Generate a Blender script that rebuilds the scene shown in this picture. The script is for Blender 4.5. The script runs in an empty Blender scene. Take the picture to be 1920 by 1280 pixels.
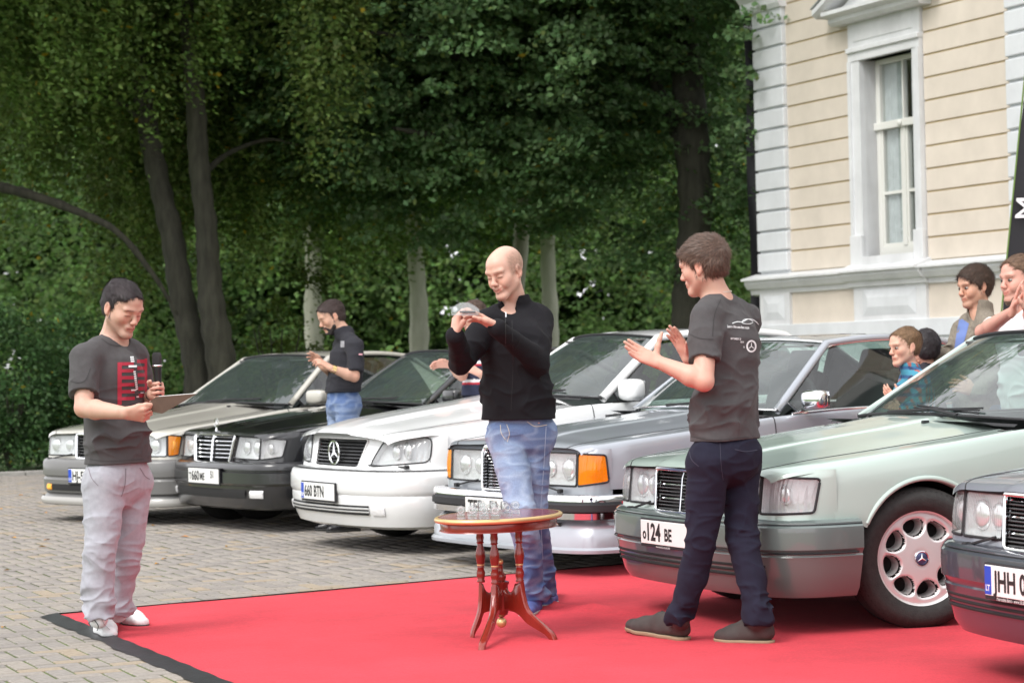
import bpy, bmesh, math, random
import numpy as np
from math import sin, cos, tan, atan, pi, radians, degrees, sqrt, hypot
from mathutils import Vector, Matrix
from mathutils.bvhtree import BVHTree

S = bpy.context.scene
COL = S.collection
rng = np.random.default_rng(7)
random.seed(7)

# ------------------------------------------------------------------ camera
FPX, CAMH, ROLL, PITCH = 4300.0, 1.28, radians(1.4), atan(28 / 4300)
_f = np.array([0, cos(PITCH), sin(PITCH)]); _u0 = np.array([0, -sin(PITCH), cos(PITCH)]); _r0 = np.array([1., 0, 0])
CR = _r0 * cos(ROLL) - _u0 * sin(ROLL); CU = _u0 * cos(ROLL) + _r0 * sin(ROLL); CF = _f
CPOS = np.array([0, 0, CAMH])
def at(x, y, Y):
    "world point seen at photo pixel (x, y) at distance Y"
    d = CF + CR * (x - 960) / FPX - CU * (y - 640) / FPX
    return CPOS + d * (Y / d[1])
def gnd(x, y, z=0.0):
    d = CF + CR * (x - 960) / FPX - CU * (y - 640) / FPX
    return CPOS + d * ((z - CAMH) / d[2])
cam = bpy.data.cameras.new('camera'); camo = bpy.data.objects.new('camera', cam); COL.objects.link(camo)
M = Matrix(((CR[0], CU[0], -CF[0], 0), (CR[1], CU[1], -CF[1], 0), (CR[2], CU[2], -CF[2], CAMH), (0, 0, 0, 1)))
camo.matrix_world = M
cam.sensor_width = 36; cam.lens = FPX / 1920 * 36; cam.clip_start = 0.1; cam.clip_end = 3000
cam.dof.use_dof = True; cam.dof.focus_distance = 10.4; cam.dof.aperture_fstop = 5.6
S.camera = camo

# ------------------------------------------------------------------ sky, sun, exposure
SUN_EL, SUN_AZ = radians(50), radians(222)
w = bpy.data.worlds.new("World"); S.world = w; w.use_nodes = True
nt = w.node_tree; nt.nodes.clear()
o_ = nt.nodes.new('ShaderNodeOutputWorld'); bg = nt.nodes.new('ShaderNodeBackground')
sky = nt.nodes.new('ShaderNodeTexSky'); sky.sky_type = 'NISHITA'; sky.sun_disc = False
sky.sun_elevation = SUN_EL; sky.sun_rotation = SUN_AZ; sky.air_density = 1.0; sky.dust_density = 4.0; sky.ozone_density = 1.0
hs = nt.nodes.new('ShaderNodeHueSaturation'); hs.inputs['Saturation'].default_value = 0.22
# overcast: soft grey-white cloud layer over the clear sky
tc = nt.nodes.new('ShaderNodeTexCoord'); nz = nt.nodes.new('ShaderNodeTexNoise'); nz.inputs['Scale'].default_value = 3.0
nz.inputs['Detail'].default_value = 5; nz.inputs['Roughness'].default_value = .55
mr = nt.nodes.new('ShaderNodeMapRange'); mr.inputs[1].default_value = .35; mr.inputs[2].default_value = .65
mr.inputs[3].default_value = 6.5; mr.inputs[4].default_value = 11.5
mxs = nt.nodes.new('ShaderNodeMix'); mxs.data_type = 'RGBA'; mxs.inputs[0].default_value = .72
cmb = nt.nodes.new('ShaderNodeCombineColor')
mm = nt.nodes.new('ShaderNodeMath'); mm.operation = 'MULTIPLY'; mm.inputs[1].default_value = 1.03
nt.links.new(tc.outputs['Generated'], nz.inputs['Vector']); nt.links.new(nz.outputs['Fac'], mr.inputs[0])
nt.links.new(mr.outputs[0], cmb.inputs[0]); nt.links.new(mr.outputs[0], cmb.inputs[1]); nt.links.new(mr.outputs[0], mm.inputs[0]); nt.links.new(mm.outputs[0], cmb.inputs[2])
nt.links.new(sky.outputs[0], hs.inputs['Color']); nt.links.new(hs.outputs[0], mxs.inputs[6]); nt.links.new(cmb.outputs[0], mxs.inputs[7])
nt.links.new(mxs.outputs[2], bg.inputs[0]); bg.inputs[1].default_value = 0.118
nt.links.new(bg.outputs[0], o_.inputs[0])
sl = bpy.data.lights.new('sun', 'SUN'); sl.energy = 1.1; sl.angle = radians(25); sl.color = (1, .97, .92)
so = bpy.data.objects.new('sun', sl); COL.objects.link(so)
_sd = Vector((sin(SUN_AZ) * cos(SUN_EL), cos(SUN_AZ) * cos(SUN_EL), sin(SUN_EL)))
so.rotation_euler = (-_sd).to_track_quat('-Z', 'Y').to_euler()
S.view_settings.view_transform = 'Standard'; S.view_settings.look = 'None'; S.view_settings.gamma = 1
S.view_settings.use_curve_mapping = False; S.view_settings.exposure = 0.95
S.cycles.max_bounces = 8; S.cycles.transparent_max_bounces = 24; S.cycles.use_denoising = True
S.cycles.caustics_reflective = False; S.cycles.caustics_refractive = False; S.cycles.sample_clamp_indirect = 8

# ------------------------------------------------------------------ materials
MATS = {}
def mat(name, color, rough=.6, metal=0., coat=0., spec=.5, noise=0., nscale=20., bump=0., bscale=60., vcol=False, emis=None, sheen=0., coatr=.03, col2=None, trans=0., stretch=None, noise2=0., n2scale=1.5, n2stretch=(1, 1, 1)):
    if name in MATS: return MATS[name]
    m = bpy.data.materials.new(name); m.use_nodes = True; n = m.node_tree.nodes; l = m.node_tree.links
    b = n['Principled BSDF']; c = tuple(color[:3]) + (1,)
    b.inputs['Base Color'].default_value = c; b.inputs['Roughness'].default_value = rough; b.inputs['Metallic'].default_value = metal
    b.inputs['Coat Weight'].default_value = coat; b.inputs['Coat Roughness'].default_value = coatr
    b.inputs['Specular IOR Level'].default_value = spec; b.inputs['Sheen Weight'].default_value = sheen
    if trans: b.inputs['Transmission Weight'].default_value = trans
    tcn = n.new('ShaderNodeTexCoord'); src = tcn.outputs['Object']
    if stretch:
        mp = n.new('ShaderNodeMapping'); mp.inputs['Scale'].default_value = stretch; l.new(src, mp.inputs[0]); src = mp.outputs[0]
    colsock = None
    if vcol:
        a = n.new('ShaderNodeVertexColor'); a.layer_name = 'Col'; colsock = a.outputs[0]
    if noise > 0 or col2 is not None:
        t = n.new('ShaderNodeTexNoise'); t.inputs['Scale'].default_value = nscale; t.inputs['Detail'].default_value = 6; l.new(src, t.inputs[0])
        r = n.new('ShaderNodeMapRange'); r.inputs[1].default_value = .3; r.inputs[2].default_value = .7; l.new(t.outputs[0], r.inputs[0])
        if col2 is not None:
            mx = n.new('ShaderNodeMix'); mx.data_type = 'RGBA'; mx.inputs[6].default_value = c; mx.inputs[7].default_value = tuple(col2) + (1,)
            l.new(r.outputs[0], mx.inputs[0]); colsock = mx.outputs[2]
        else:
            r.inputs[3].default_value = 1 - noise; r.inputs[4].default_value = 1 + noise
            mx = n.new('ShaderNodeMix'); mx.data_type = 'RGBA'; mx.blend_type = 'MULTIPLY'; mx.inputs[0].default_value = 1
            if colsock: l.new(colsock, mx.inputs[6])
            else: mx.inputs[6].default_value = c
            l.new(r.outputs[0], mx.inputs[7]); colsock = mx.outputs[2]
    if noise2 > 0:
        mp2 = n.new('ShaderNodeMapping'); mp2.inputs['Scale'].default_value = n2stretch; l.new(tcn.outputs['Object'], mp2.inputs[0])
        t = n.new('ShaderNodeTexNoise'); t.inputs['Scale'].default_value = n2scale; t.inputs['Detail'].default_value = 9; t.inputs['Roughness'].default_value = .68; l.new(mp2.outputs[0], t.inputs[0])
        r = n.new('ShaderNodeMapRange'); r.inputs[1].default_value = .35; r.inputs[2].default_value = .68; r.inputs[3].default_value = 1 - noise2; r.inputs[4].default_value = 1 + noise2 * .4; l.new(t.outputs[0], r.inputs[0])
        mx = n.new('ShaderNodeMix'); mx.data_type = 'RGBA'; mx.blend_type = 'MULTIPLY'; mx.inputs[0].default_value = 1
        if colsock: l.new(colsock, mx.inputs[6])
        else: mx.inputs[6].default_value = c
        l.new(r.outputs[0], mx.inputs[7]); colsock = mx.outputs[2]
    if colsock: l.new(colsock, b.inputs['Base Color'])
    if bump > 0:
        t = n.new('ShaderNodeTexNoise'); t.inputs['Scale'].default_value = bscale; t.inputs['Detail'].default_value = 4; l.new(src, t.inputs[0])
        bp = n.new('ShaderNodeBump'); bp.inputs['Strength'].default_value = bump; bp.inputs['Distance'].default_value = .01
        l.new(t.outputs[0], bp.inputs['Height']); l.new(bp.outputs[0], b.inputs['Normal'])
    if emis: b.inputs['Emission Color'].default_value = tuple(emis[:3]) + (1,); b.inputs['Emission Strength'].default_value = emis[3]
    MATS[name] = m; return m
def glass(name, tint=(.75, .85, .8), ior=1.5, rough=0.0, extra=0.0, diff=None):
    "thin pane: tinted see-through plus mirror reflection by Fresnel"
    if name in MATS: return MATS[name]
    m = bpy.data.materials.new(name); m.use_nodes = True; n = m.node_tree.nodes; l = m.node_tree.links; n.clear()
    out = n.new('ShaderNodeOutputMaterial'); tr = n.new('ShaderNodeBsdfTransparent'); tr.inputs[0].default_value = tuple(tint) + (1,)
    gl = n.new('ShaderNodeBsdfGlossy'); gl.inputs['Roughness'].default_value = rough
    # Schlick reflectance of a thin pane, the same from both sides
    ge = n.new('ShaderNodeNewGeometry'); dt = n.new('ShaderNodeVectorMath'); dt.operation = 'DOT_PRODUCT'; l.new(ge.outputs['Incoming'], dt.inputs[0]); l.new(ge.outputs['Normal'], dt.inputs[1])
    ab = n.new('ShaderNodeMath'); ab.operation = 'ABSOLUTE'; l.new(dt.outputs['Value'], ab.inputs[0]); su = n.new('ShaderNodeMath'); su.operation = 'SUBTRACT'; su.inputs[0].default_value = 1; l.new(ab.outputs[0], su.inputs[1])
    pw_ = n.new('ShaderNodeMath'); pw_.operation = 'POWER'; pw_.inputs[1].default_value = 4.5; l.new(su.outputs[0], pw_.inputs[0]); fr = n.new('ShaderNodeMath'); fr.operation = 'MULTIPLY_ADD'; fr.inputs[1].default_value = .93; fr.inputs[2].default_value = .07; l.new(pw_.outputs[0], fr.inputs[0])
    ad = n.new('ShaderNodeMath'); ad.operation = 'ADD'; ad.inputs[1].default_value = extra; ad.use_clamp = True
    mx = n.new('ShaderNodeMixShader')
    l.new(fr.outputs[0], ad.inputs[0]); l.new(ad.outputs[0], mx.inputs[0]); l.new(tr.outputs[0], mx.inputs[1]); l.new(gl.outputs[0], mx.inputs[2])
    res = mx.outputs[0]
    if diff:
        df = n.new('ShaderNodeBsdfDiffuse'); df.inputs[0].default_value = tuple(diff[:3]) + (1,)
        m2 = n.new('ShaderNodeMixShader'); m2.inputs[0].default_value = diff[3]; l.new(res, m2.inputs[1]); l.new(df.outputs[0], m2.inputs[2]); res = m2.outputs[0]
    l.new(res, out.inputs[0]); MATS[name] = m; return m

# ------------------------------------------------------------------ mesh helpers
def meshobj(name, V, F, m, parent=None, smooth=True, vcol=None, origin=None, autoflat=None):
    me = bpy.data.meshes.new(name)
    V = np.asarray(V, dtype=np.float32).reshape(-1, 3)
    if isinstance(F, np.ndarray) and F.ndim == 2:
        k = F.shape[1]
        me.vertices.add(len(V)); me.vertices.foreach_set('co', V.ravel())
        me.loops.add(F.size); me.loops.foreach_set('vertex_index', F.ravel().astype(np.int32))
        me.polygons.add(len(F)); me.polygons.foreach_set('loop_start', np.arange(0, F.size, k, dtype=np.int32))
        me.polygons.foreach_set('loop_total', np.full(len(F), k, dtype=np.int32))
        me.update(calc_edges=True)
    else:
        me.from_pydata([tuple(map(float, v)) for v in V], [], [tuple(int(i) for i in f) for f in F]); me.update()
    if smooth: me.polygons.foreach_set('use_smooth', np.ones(len(me.polygons), dtype=bool))
    if vcol is not None:
        a = me.color_attributes.new('Col', 'FLOAT_COLOR', 'POINT'); c = np.ones((len(V), 4), np.float32); c[:, :3] = vcol
        a.data.foreach_set('color', c.ravel())
    ms = m if isinstance(m, (list, tuple)) else [m]
    for q in ms: me.materials.append(q)
    ob = bpy.data.objects.new(name, me); COL.objects.link(ob)
    if parent is not None: ob.parent = parent
    if autoflat is not None:
        try: me.set_sharp_from_angle(angle=radians(autoflat))
        except Exception: pass
    return ob
def tag(o, label=None, cat=None, group=None, kind=None):
    if label: o['label'] = label
    if cat: o['category'] = cat
    if group: o['group'] = group
    if kind: o['kind'] = kind
    return o
def empty(name, loc, label=None, cat=None, group=None, rotz=0, kind=None):
    o = bpy.data.objects.new(name, None); COL.objects.link(o); o.location = tuple(map(float, loc)); o.rotation_euler = (0, 0, rotz)
    o.empty_display_size = .1
    return tag(o, label, cat, group, kind)
class MB:
    "collects pieces, builds one mesh object"
    def __init__(s): s.V = []; s.F = []; s.n = 0
    def add(s, V, F):
        V = np.asarray(V, float).reshape(-1, 3); s.V.append(V); n = s.n
        s.F += [tuple(int(i) + n for i in f) for f in F]; s.n += len(V); return s
    def grid(s, P, close_u=False, close_v=False):
        P = np.asarray(P, float); a, b = P.shape[:2]; F = []
        for i in range(a if close_u else a - 1):
            for j in range(b if close_v else b - 1):
                i2, j2 = (i + 1) % a, (j + 1) % b; F.append((i * b + j, i2 * b + j, i2 * b + j2, i * b + j2))
        return s.add(P.reshape(-1, 3), F)
    def box(s, c, d, R=None, bev=0):
        x, y, z = np.array(d) / 2.; c = np.asarray(c, float)
        if bev <= 0:
            V = np.array([[i * x, j * y, k * z] for k in (-1, 1) for j in (-1, 1) for i in (-1, 1)])
            F = [(0, 2, 3, 1), (4, 5, 7, 6), (0, 1, 5, 4), (2, 6, 7, 3), (1, 3, 7, 5), (0, 4, 6, 2)]
        else:
            bm = bmesh.new(); bmesh.ops.create_cube(bm, size=1)
            for v in bm.verts: v.co = Vector((v.co.x * 2 * x, v.co.y * 2 * y, v.co.z * 2 * z))
            bmesh.ops.bevel(bm, geom=bm.edges[:], offset=bev, segments=2, affect='EDGES', profile=.5)
            V = np.array([v.co[:] for v in bm.verts]); F = [[v.index for v in f.verts] for f in bm.faces]; bm.free()
        if R is not None: V = V @ np.asarray(R, float).T
        return s.add(V + c, F)
    def tube(s, pts, r, n=8, caps=True, flat=1., up=(0, 0, 1), close=False):
        pts = np.asarray(pts, float); m = len(pts); r = np.broadcast_to(np.asarray(r, float), (m,))
        rings = []
        for i in range(m):
            if close: t = pts[(i + 1) % m] - pts[i - 1]
            else: t = pts[min(i + 1, m - 1)] - pts[max(i - 1, 0)]
            t = t / (np.linalg.norm(t) + 1e-12); a = np.cross(t, up)
            if np.linalg.norm(a) < 1e-3: a = np.cross(t, (1, 0, 0))
            a /= np.linalg.norm(a); b = np.cross(a, t)
            an = np.arange(n) * 2 * pi / n
            rings.append(pts[i] + r[i] * (np.cos(an)[:, None] * a + flat * np.sin(an)[:, None] * b))
        s.grid(rings, close_u=close, close_v=True)
        if caps and not close:
            k = s.n - m * n; s.F.append(tuple(k + j for j in range(n))[::-1]); s.F.append(tuple(k + (m - 1) * n + j for j in range(n)))
        return s
    def lathe(s, prof, n=24, c=(0, 0, 0), R=None):
        prof = np.asarray(prof, float); an = np.arange(n) * 2 * pi / n
        P = np.stack([np.stack([p[0] * np.cos(an), p[0] * np.sin(an), np.full(n, p[1])], -1) for p in prof])
        if R is not None: P = P @ np.asarray(R, float).T
        return s.grid(P + np.asarray(c, float), close_v=True)
    def prism(s, poly, d, axis=None):
        "poly: list of 3d points (planar), extruded by vector d"
        poly = np.asarray(poly, float); n = len(poly); d = np.asarray(d, float)
        V = np.concatenate([poly, poly + d]); F = [tuple(range(n))[::-1], tuple(range(n, 2 * n))] + [(i, (i + 1) % n, (i + 1) % n + n, i + n) for i in range(n)]
        return s.add(V, F)
    def build(s, name, m, parent=None, smooth=False, flat=None, **k):
        V = np.concatenate(s.V); return meshobj(name, V, s.F, m, parent, smooth, autoflat=flat, **k)
def ico(c, r, sub=2):
    bm = bmesh.new(); bmesh.ops.create_icosphere(bm, subdivisions=sub, radius=1)
    V = np.array([v.co[:] for v in bm.verts]) * np.asarray(r) + np.asarray(c); F = [[v.index for v in f.verts] for f in bm.faces]; bm.free(); return V, F
def crom(P, n):
    "Catmull-Rom through the points, n samples per span"
    P = np.asarray(P, float); Q = np.vstack([2 * P[0] - P[1], P, 2 * P[-1] - P[-2]]); out = []
    for i in range(1, len(Q) - 2):
        for k in range(n):
            t = k / n; out.append(.5 * ((2 * Q[i]) + (-Q[i - 1] + Q[i + 1]) * t + (2 * Q[i - 1] - 5 * Q[i] + 4 * Q[i + 1] - Q[i + 2]) * t * t + (-Q[i - 1] + 3 * Q[i] - 3 * Q[i + 1] + Q[i + 2]) * t ** 3))
    out.append(P[-1]); return np.array(out)
_lat = rng.random((32, 32, 32)).astype(np.float32) * 2 - 1
def vnoise(P):
    "value noise, P (...,3) in lattice units, range about -1..1"
    P = np.asarray(P, np.float32); i = np.floor(P).astype(np.int32); f = P - i; f = f * f * (3 - 2 * f); i &= 31; j = (i + 1) & 31
    L = _lat; x0, y0, z0 = i[..., 0], i[..., 1], i[..., 2]; x1, y1, z1 = j[..., 0], j[..., 1], j[..., 2]; fx, fy, fz = f[..., 0], f[..., 1], f[..., 2]
    a = L[x0, y0, z0] * (1 - fx) + L[x1, y0, z0] * fx; b = L[x0, y1, z0] * (1 - fx) + L[x1, y1, z0] * fx
    c = L[x0, y0, z1] * (1 - fx) + L[x1, y0, z1] * fx; d = L[x0, y1, z1] * (1 - fx) + L[x1, y1, z1] * fx
    return (a * (1 - fy) + b * fy) * (1 - fz) + (c * (1 - fy) + d * fy) * fz
_textcache = {}
def text_mesh(s, size=1.0, bold=0.0):
    "verts (x,y) of flat text, left-bottom origin"
    key = (s, bold)
    if key not in _textcache:
        cu = bpy.data.curves.new('t', 'FONT'); cu.body = s; cu.size = 1; cu.resolution_u = 3; cu.offset = bold; cu.fill_mode = 'FRONT'
        ob = bpy.data.objects.new('t', cu); COL.objects.link(ob); dg = bpy.context.evaluated_depsgraph_get(); me = bpy.data.meshes.new_from_object(ob.evaluated_get(dg))
        V = np.array([v.co[:] for v in me.vertices]).reshape(-1, 3); F = [tuple(p.vertices) for p in me.polygons]
        bpy.data.objects.remove(ob); bpy.data.curves.remove(cu); bpy.data.meshes.remove(me)
        if len(V): V = V - [V[:, 0].min(), 0, 0]
        _textcache[key] = (V, F)
    V, F = _textcache[key]; return V * size, F

# ------------------------------------------------------------------ ground
GA = radians(23.95)                                   # the yard's grid is turned like the facade
E1 = np.array([-sin(GA), cos(GA)]); E2 = np.array([cos(GA), sin(GA)])
g_grass = mat('lawn', (.055, .115, .02), .95, col2=(.10, .15, .03), nscale=1.2, bump=.6, bscale=30)
MB().grid([[(-900, -200, -.03), (900, -200, -.03)], [(-900, 1500, -.03), (900, 1500, -.03)]]).build('ground', g_grass)['kind'] = 'structure'
def uv2w(u, v): return E1 * v + E2 * u
U0, U1, V0, V1 = -3.2, 14., 4.5, 27.5
m_sand = mat('joint_sand', (.075, .085, .04), .95, col2=(.11, .16, .03), nscale=5, bump=.4)
P4 = [uv2w(u, v) for u, v in ((U0, V0), (U1, V0), (U1, V1), (U0, V1))]
pav = MB().add([(p[0], p[1], -.006) for p in P4], [(0, 1, 2, 3)]).build('paved_yard', m_sand); pav['kind'] = 'structure'
# kerb round the yard
m_kerb = mat('kerb_stone', (.32, .31, .29), .85, noise=.15, nscale=8, bump=.3)
kb = MB()
for k in range(int((V1 - V0))):
    p = uv2w(U0 - .06, V0 + k + .5); kb.box((p[0], p[1], .0), (.12, .985, .1), R=[[cos(GA), -sin(GA), 0], [sin(GA), cos(GA), 0], [0, 0, 1]], bev=.01)
for k in range(int((U1 - U0))):
    p = uv2w(U0 + k + .5, V1 + .06); kb.box((p[0], p[1], .0), (.985, .12, .1), R=[[cos(GA), -sin(GA), 0], [sin(GA), cos(GA), 0], [0, 0, 1]], bev=.01)
tag(kb.build('kerb', m_kerb), kind='structure')

# pavers, herringbone 10 x 20 cm
def paver_mats():
    out = []
    for i, c in enumerate([(.250, .228, .205), (.268, .242, .214), (.238, .216, .196), (.282, .252, .218), (.305, .250, .185)]):
        out.append(mat('paver_%d' % i, c, .88, noise=.16, nscale=35, bump=.35, bscale=220))
    return out
PM = paver_mats()
def paver_verts(h, bev=.004, g=.0070):
    # 20 x 10 block, chamfered rim, 12 verts top and rim
    a, b = .1 - g, .05 - g
    V = [(sx * a, sy * b, -.05) for sx, sy in ((-1, -1), (1, -1), (1, 1), (-1, 1))] + [(sx * a, sy * b, -bev) for sx, sy in ((-1, -1), (1, -1), (1, 1), (-1, 1))] + \
        [(sx * (a - bev), sy * (b - bev), 0) for sx, sy in ((-1, -1), (1, -1), (1, 1), (-1, 1))]
    F = [(8, 9, 10, 11)] + [(i, (i + 1) % 4, (i + 1) % 4 + 4, i + 4) for i in range(4)] + [(i + 4, (i + 1) % 4 + 4, (i + 1) % 4 + 8, i + 8) for i in range(4)]
    return np.array(V, float), F
PV, PF = paver_verts(0)
# herringbone: cells (i,j) of 10 cm; block k: horizontal at ((i),(j)) when (i - j) % 4 == 0 ; vertical when (i - j) % 4 == 2 ... 
blocks = []
ni = int((U1 - U0) / .1); nj = int((V1 - V0) / .1)
for i in range(ni):
    for j in range(nj):
        d = (i - j) % 4
        if d == 0: blocks.append((U0 + (i + 1) * .1, V0 + (j + .5) * .1, 0))      # lies along u over cells i, i+1
        elif d == 3: blocks.append((U0 + (i + .5) * .1, V0 + (j + 1) * .1 , 1))    # lies along v over cells j, j+1
B = np.array(blocks); W = B[:, 1:2] * E1 + B[:, 0:1] * E2
# drop blocks that can never show: outside the view wedge
yy = W[:, 1]; xx = W[:, 0]; keep = (yy > 8.4) & (np.abs(xx / yy) < .26)
B = B[keep]; W = W[keep]
# carpet region in ground coordinates (blocks hidden below it are dropped)
CP = [np.array(p) for p in ((-2.389, 11.835), (-1.212, 9.226))]
cdir = np.array([.02 + 2.389, 13.457 - 11.835]); cdir /= np.linalg.norm(cdir); ldir = (CP[1] - CP[0]) / np.linalg.norm(CP[1] - CP[0])
rel = W - CP[0]; det = cdir[0] * ldir[1] - cdir[1] * ldir[0]
ca = (rel[:, 0] * ldir[1] - rel[:, 1] * ldir[0]) / det; cb = (cdir[0] * rel[:, 1] - cdir[1] * rel[:, 0]) / det
keep = ~((ca > .2) & (cb > .15)); B = B[keep]; W = W[keep]
dist = np.hypot(W[:, 0], W[:, 1])
def px_of(x, y, z=0):
    d = np.array([x, y, z]) - CPOS; zc = d @ CF; return 960 + FPX * (d @ CR) / zc, 640 - FPX * (d @ CU) / zc
vis = np.array([(lambda p: -5 < p[0] < 1925 and p[1] < 1290)(px_of(a, b)) for a, b in W])
order = np.argsort(np.where(vis, dist, 999)); near = set(order[:300].tolist())
proto = {}
for t in range(5):
    me = bpy.data.meshes.new('paver'); me.from_pydata([tuple(v) for v in PV], [], PF); me.materials.append(PM[t]); proto[t] = me
Rn = rng.random((len(B), 4)); tone = np.minimum((Rn[:, 0] * 4.15).astype(int), 4); tone = np.where(Rn[:, 1] < .05, 4, tone)
for i in near:
    o = bpy.data.objects.new('paver', proto[int(tone[i])]); COL.objects.link(o); o.parent = pav
    o.location = (W[i, 0], W[i, 1], (Rn[i, 2] - .5) * .004); o.rotation_euler = ((Rn[i, 3] - .5) * .02, (Rn[i, 2] - .5) * .02, GA + (pi / 2 if B[i, 2] else 0))
rest = np.array([i for i in range(len(B)) if i not in near])
ang = GA + B[rest, 2] * pi / 2; cs, sn = np.cos(ang), np.sin(ang)
V = PV[None, 4:, :].repeat(len(rest), 0); X = V[..., 0] * cs[:, None] - V[..., 1] * sn[:, None] + W[rest, 0:1]; Y = V[..., 0] * sn[:, None] + V[..., 1] * cs[:, None] + W[rest, 1:2]
Z = V[..., 2] + (Rn[rest, 2:3] - .5) * .004 + (V[..., 0] * (Rn[rest, 3:4] - .5) * .02)
V = np.stack([X, Y, Z], -1).reshape(-1, 3)
F0 = np.array([(4, 5, 6, 7)] + [(i, (i + 1) % 4, (i + 1) % 4 + 4, i + 4) for i in range(4)])
F = (F0[None] + (np.arange(len(rest)) * 8)[:, None, None]).reshape(-1, 4)
far = meshobj('distant_pavers', V, F, PM, pav, smooth=False); far['kind'] = 'stuff'
far.data.polygons.foreach_set('material_index', np.repeat(tone[rest], 5).astype(np.int32))
# fallen leaves
lv = MB()
for k in range(150):
    u_, v_ = random.uniform(-3, 5), random.uniform(10.5, 24); p = uv2w(u_, v_)
    r_ = p - CP[0]; a_ = (r_[0] * ldir[1] - r_[1] * ldir[0]) / det; b_ = (cdir[0] * r_[1] - cdir[1] * r_[0]) / det
    if a_ > -.1 and b_ > -.1: continue
    a = random.uniform(0, 6.28); s_ = random.uniform(.02, .04)
    lv.add([(p[0] + s_ * cos(a), p[1] + s_ * sin(a), .006), (p[0] + s_ * .5 * cos(a + 1.6), p[1] + s_ * .5 * sin(a + 1.6), .016), (p[0] - s_ * cos(a), p[1] - s_ * sin(a), .006), (p[0] - s_ * .5 * cos(a + 1.5), p[1] - s_ * .5 * sin(a + 1.5), .012)], [(0, 1, 2, 3)])
tag(lv.build('fallen_leaves', mat('autumn_leaf', (.52, .30, .05), .7, col2=(.38, .14, .04), nscale=.9)), 'yellow and brown fallen leaves scattered over the grey block paving', 'leaves', kind='stuff')

# ------------------------------------------------------------------ red carpet
rc_ = empty('red_carpet', (CP[0][0], CP[0][1], 0), 'large bright red carpet with black taped edge lying on the block paving', 'carpet')
m_red = mat('red_felt', (.60, .042, .062), .95, noise=.10, nscale=70, bump=.35, bscale=400, noise2=.22, n2scale=1.1)
m_tape = mat('black_tape', (.02, .022, .024), .45, noise=.3, nscale=14, bump=.2, bscale=60)
na, nb = 120, 60; A = np.linspace(0, 10.5, na); Bv = np.linspace(0, 7.5, nb)
AA, BB = np.meshgrid(A, Bv, indexing='ij')
XY = AA[..., None] * cdir + BB[..., None] * ldir
PZ = np.concatenate([XY, np.zeros(AA.shape + (1,))], -1)
zz = .009 + .003 * vnoise(PZ * 1.3) + .0018 * vnoise(PZ * 4.1 + 7)
for (a0, b0, dx, dy, L, h) in ((2.0, 0.2, .25, 1., 2.6, .010), (3.9, 1.9, .55, .9, 2.2, .008), (5.6, .8, .3, 1, 3.2, .008), (1.3, 1.6, 1, .25, 2.2, .006)):
    n_ = hypot(dx, dy); dx /= n_; dy /= n_; s1 = (AA - a0) * dx + (BB - b0) * dy; s2 = -(AA - a0) * dy + (BB - b0) * dx + .05 * np.sin(s1 * 3)
    zz = zz + 3.2 * h * np.exp(-(np.abs(s2) / .034) ** 1.5) * np.clip(1 - np.abs(s1 - L / 2) / (L / 2), 0, 1) ** .5
PZ[..., 2] = zz; MB().grid(PZ).build('carpet_sheet', m_red, rc_, smooth=True)
tp = []
nL = 90
for i in range(nL + 1):
    b = 7.5 * i / nL; w0 = -.088 + .006 * sin(i * .9) + .004 * sin(i * 2.3) + (.02 * math.exp(-((i - 14) / 2.) ** 2)); row = []
    for t in (0, .5, 1): q = ldir * b + cdir * (w0 * (1 - t) + .012 * t); row.append((q[0], q[1], .004 + .013 * t + .002 * sin(i * 1.7 + t * 3)))
    tp.append(row)
MB().grid(tp).build('edge_tape', m_tape, rc_, smooth=True)
tp = []
for i in range(nL + 1):
    a = 10.5 * i / nL; q0 = cdir * a - ldir * .035; q1 = cdir * a + ldir * .006; tp.append([(q0[0], q0[1], .004), (q1[0], q1[1], .016)])
MB().grid(tp).build('edge_tape', m_tape, rc_)
# ------------------------------------------------------------------ manor house
BO = np.array([3.2405, 29.6, 0]); BU = np.array([sin(GA), -cos(GA), 0]); BN = np.array([-cos(GA), -sin(GA), 0])
# local frame of the house: x along the facade (towards the camera), y out of the wall, z up
house = bpy.data.objects.new('manor_house', None); COL.objects.link(house)
house.matrix_world = Matrix(((BU[0], -BN[0], 0, BO[0]), (BU[1], -BN[1], 0, BO[1]), (0, 0, 1, 0), (0, 0, 0, 1)))
# local (u, -w, z): y negative is outwards
tag(house, 'cream manor house with white quoins and a tall pedimented window', 'building')
m_cream = mat('cream_render', (.62, .555, .475), .9, noise=.05, nscale=3, bump=.12, bscale=90, noise2=.07, n2scale=1.3, n2stretch=(1, 1, .8))
m_groove = mat('ochre_groove', (.46, .36, .21), .9)
m_white = mat('white_stucco', (.62, .64, .66), .85, noise=.04, nscale=4, bump=.1, bscale=80, noise2=.10, n2scale=1.6, n2stretch=(1, 1, .7))
m_trim = mat('white_painted_trim', (.66, .67, .68), .6, noise=.03, nscale=6, noise2=.14, n2scale=2., n2stretch=(1, 1, .5))
m_frame = mat('window_paint', (.66, .66, .62), .45)
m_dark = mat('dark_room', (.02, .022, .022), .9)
m_curt = mat('pale_curtain', (.66, .69, .69), .9, noise=.1, nscale=9)
m_pane = glass('window_glass', (.94, .96, .96), 1.45, extra=.06)
m_metal = mat('zinc_sheet', (.45, .48, .48), .45, metal=.4)
def hb(mb, u0, u1, z0, z1, w0, w1, bev=0): mb.box(((u0 + u1) / 2, -(w0 + w1) / 2, (z0 + z1) / 2), (u1 - u0, w1 - w0, z1 - z0), bev=bev)
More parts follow.
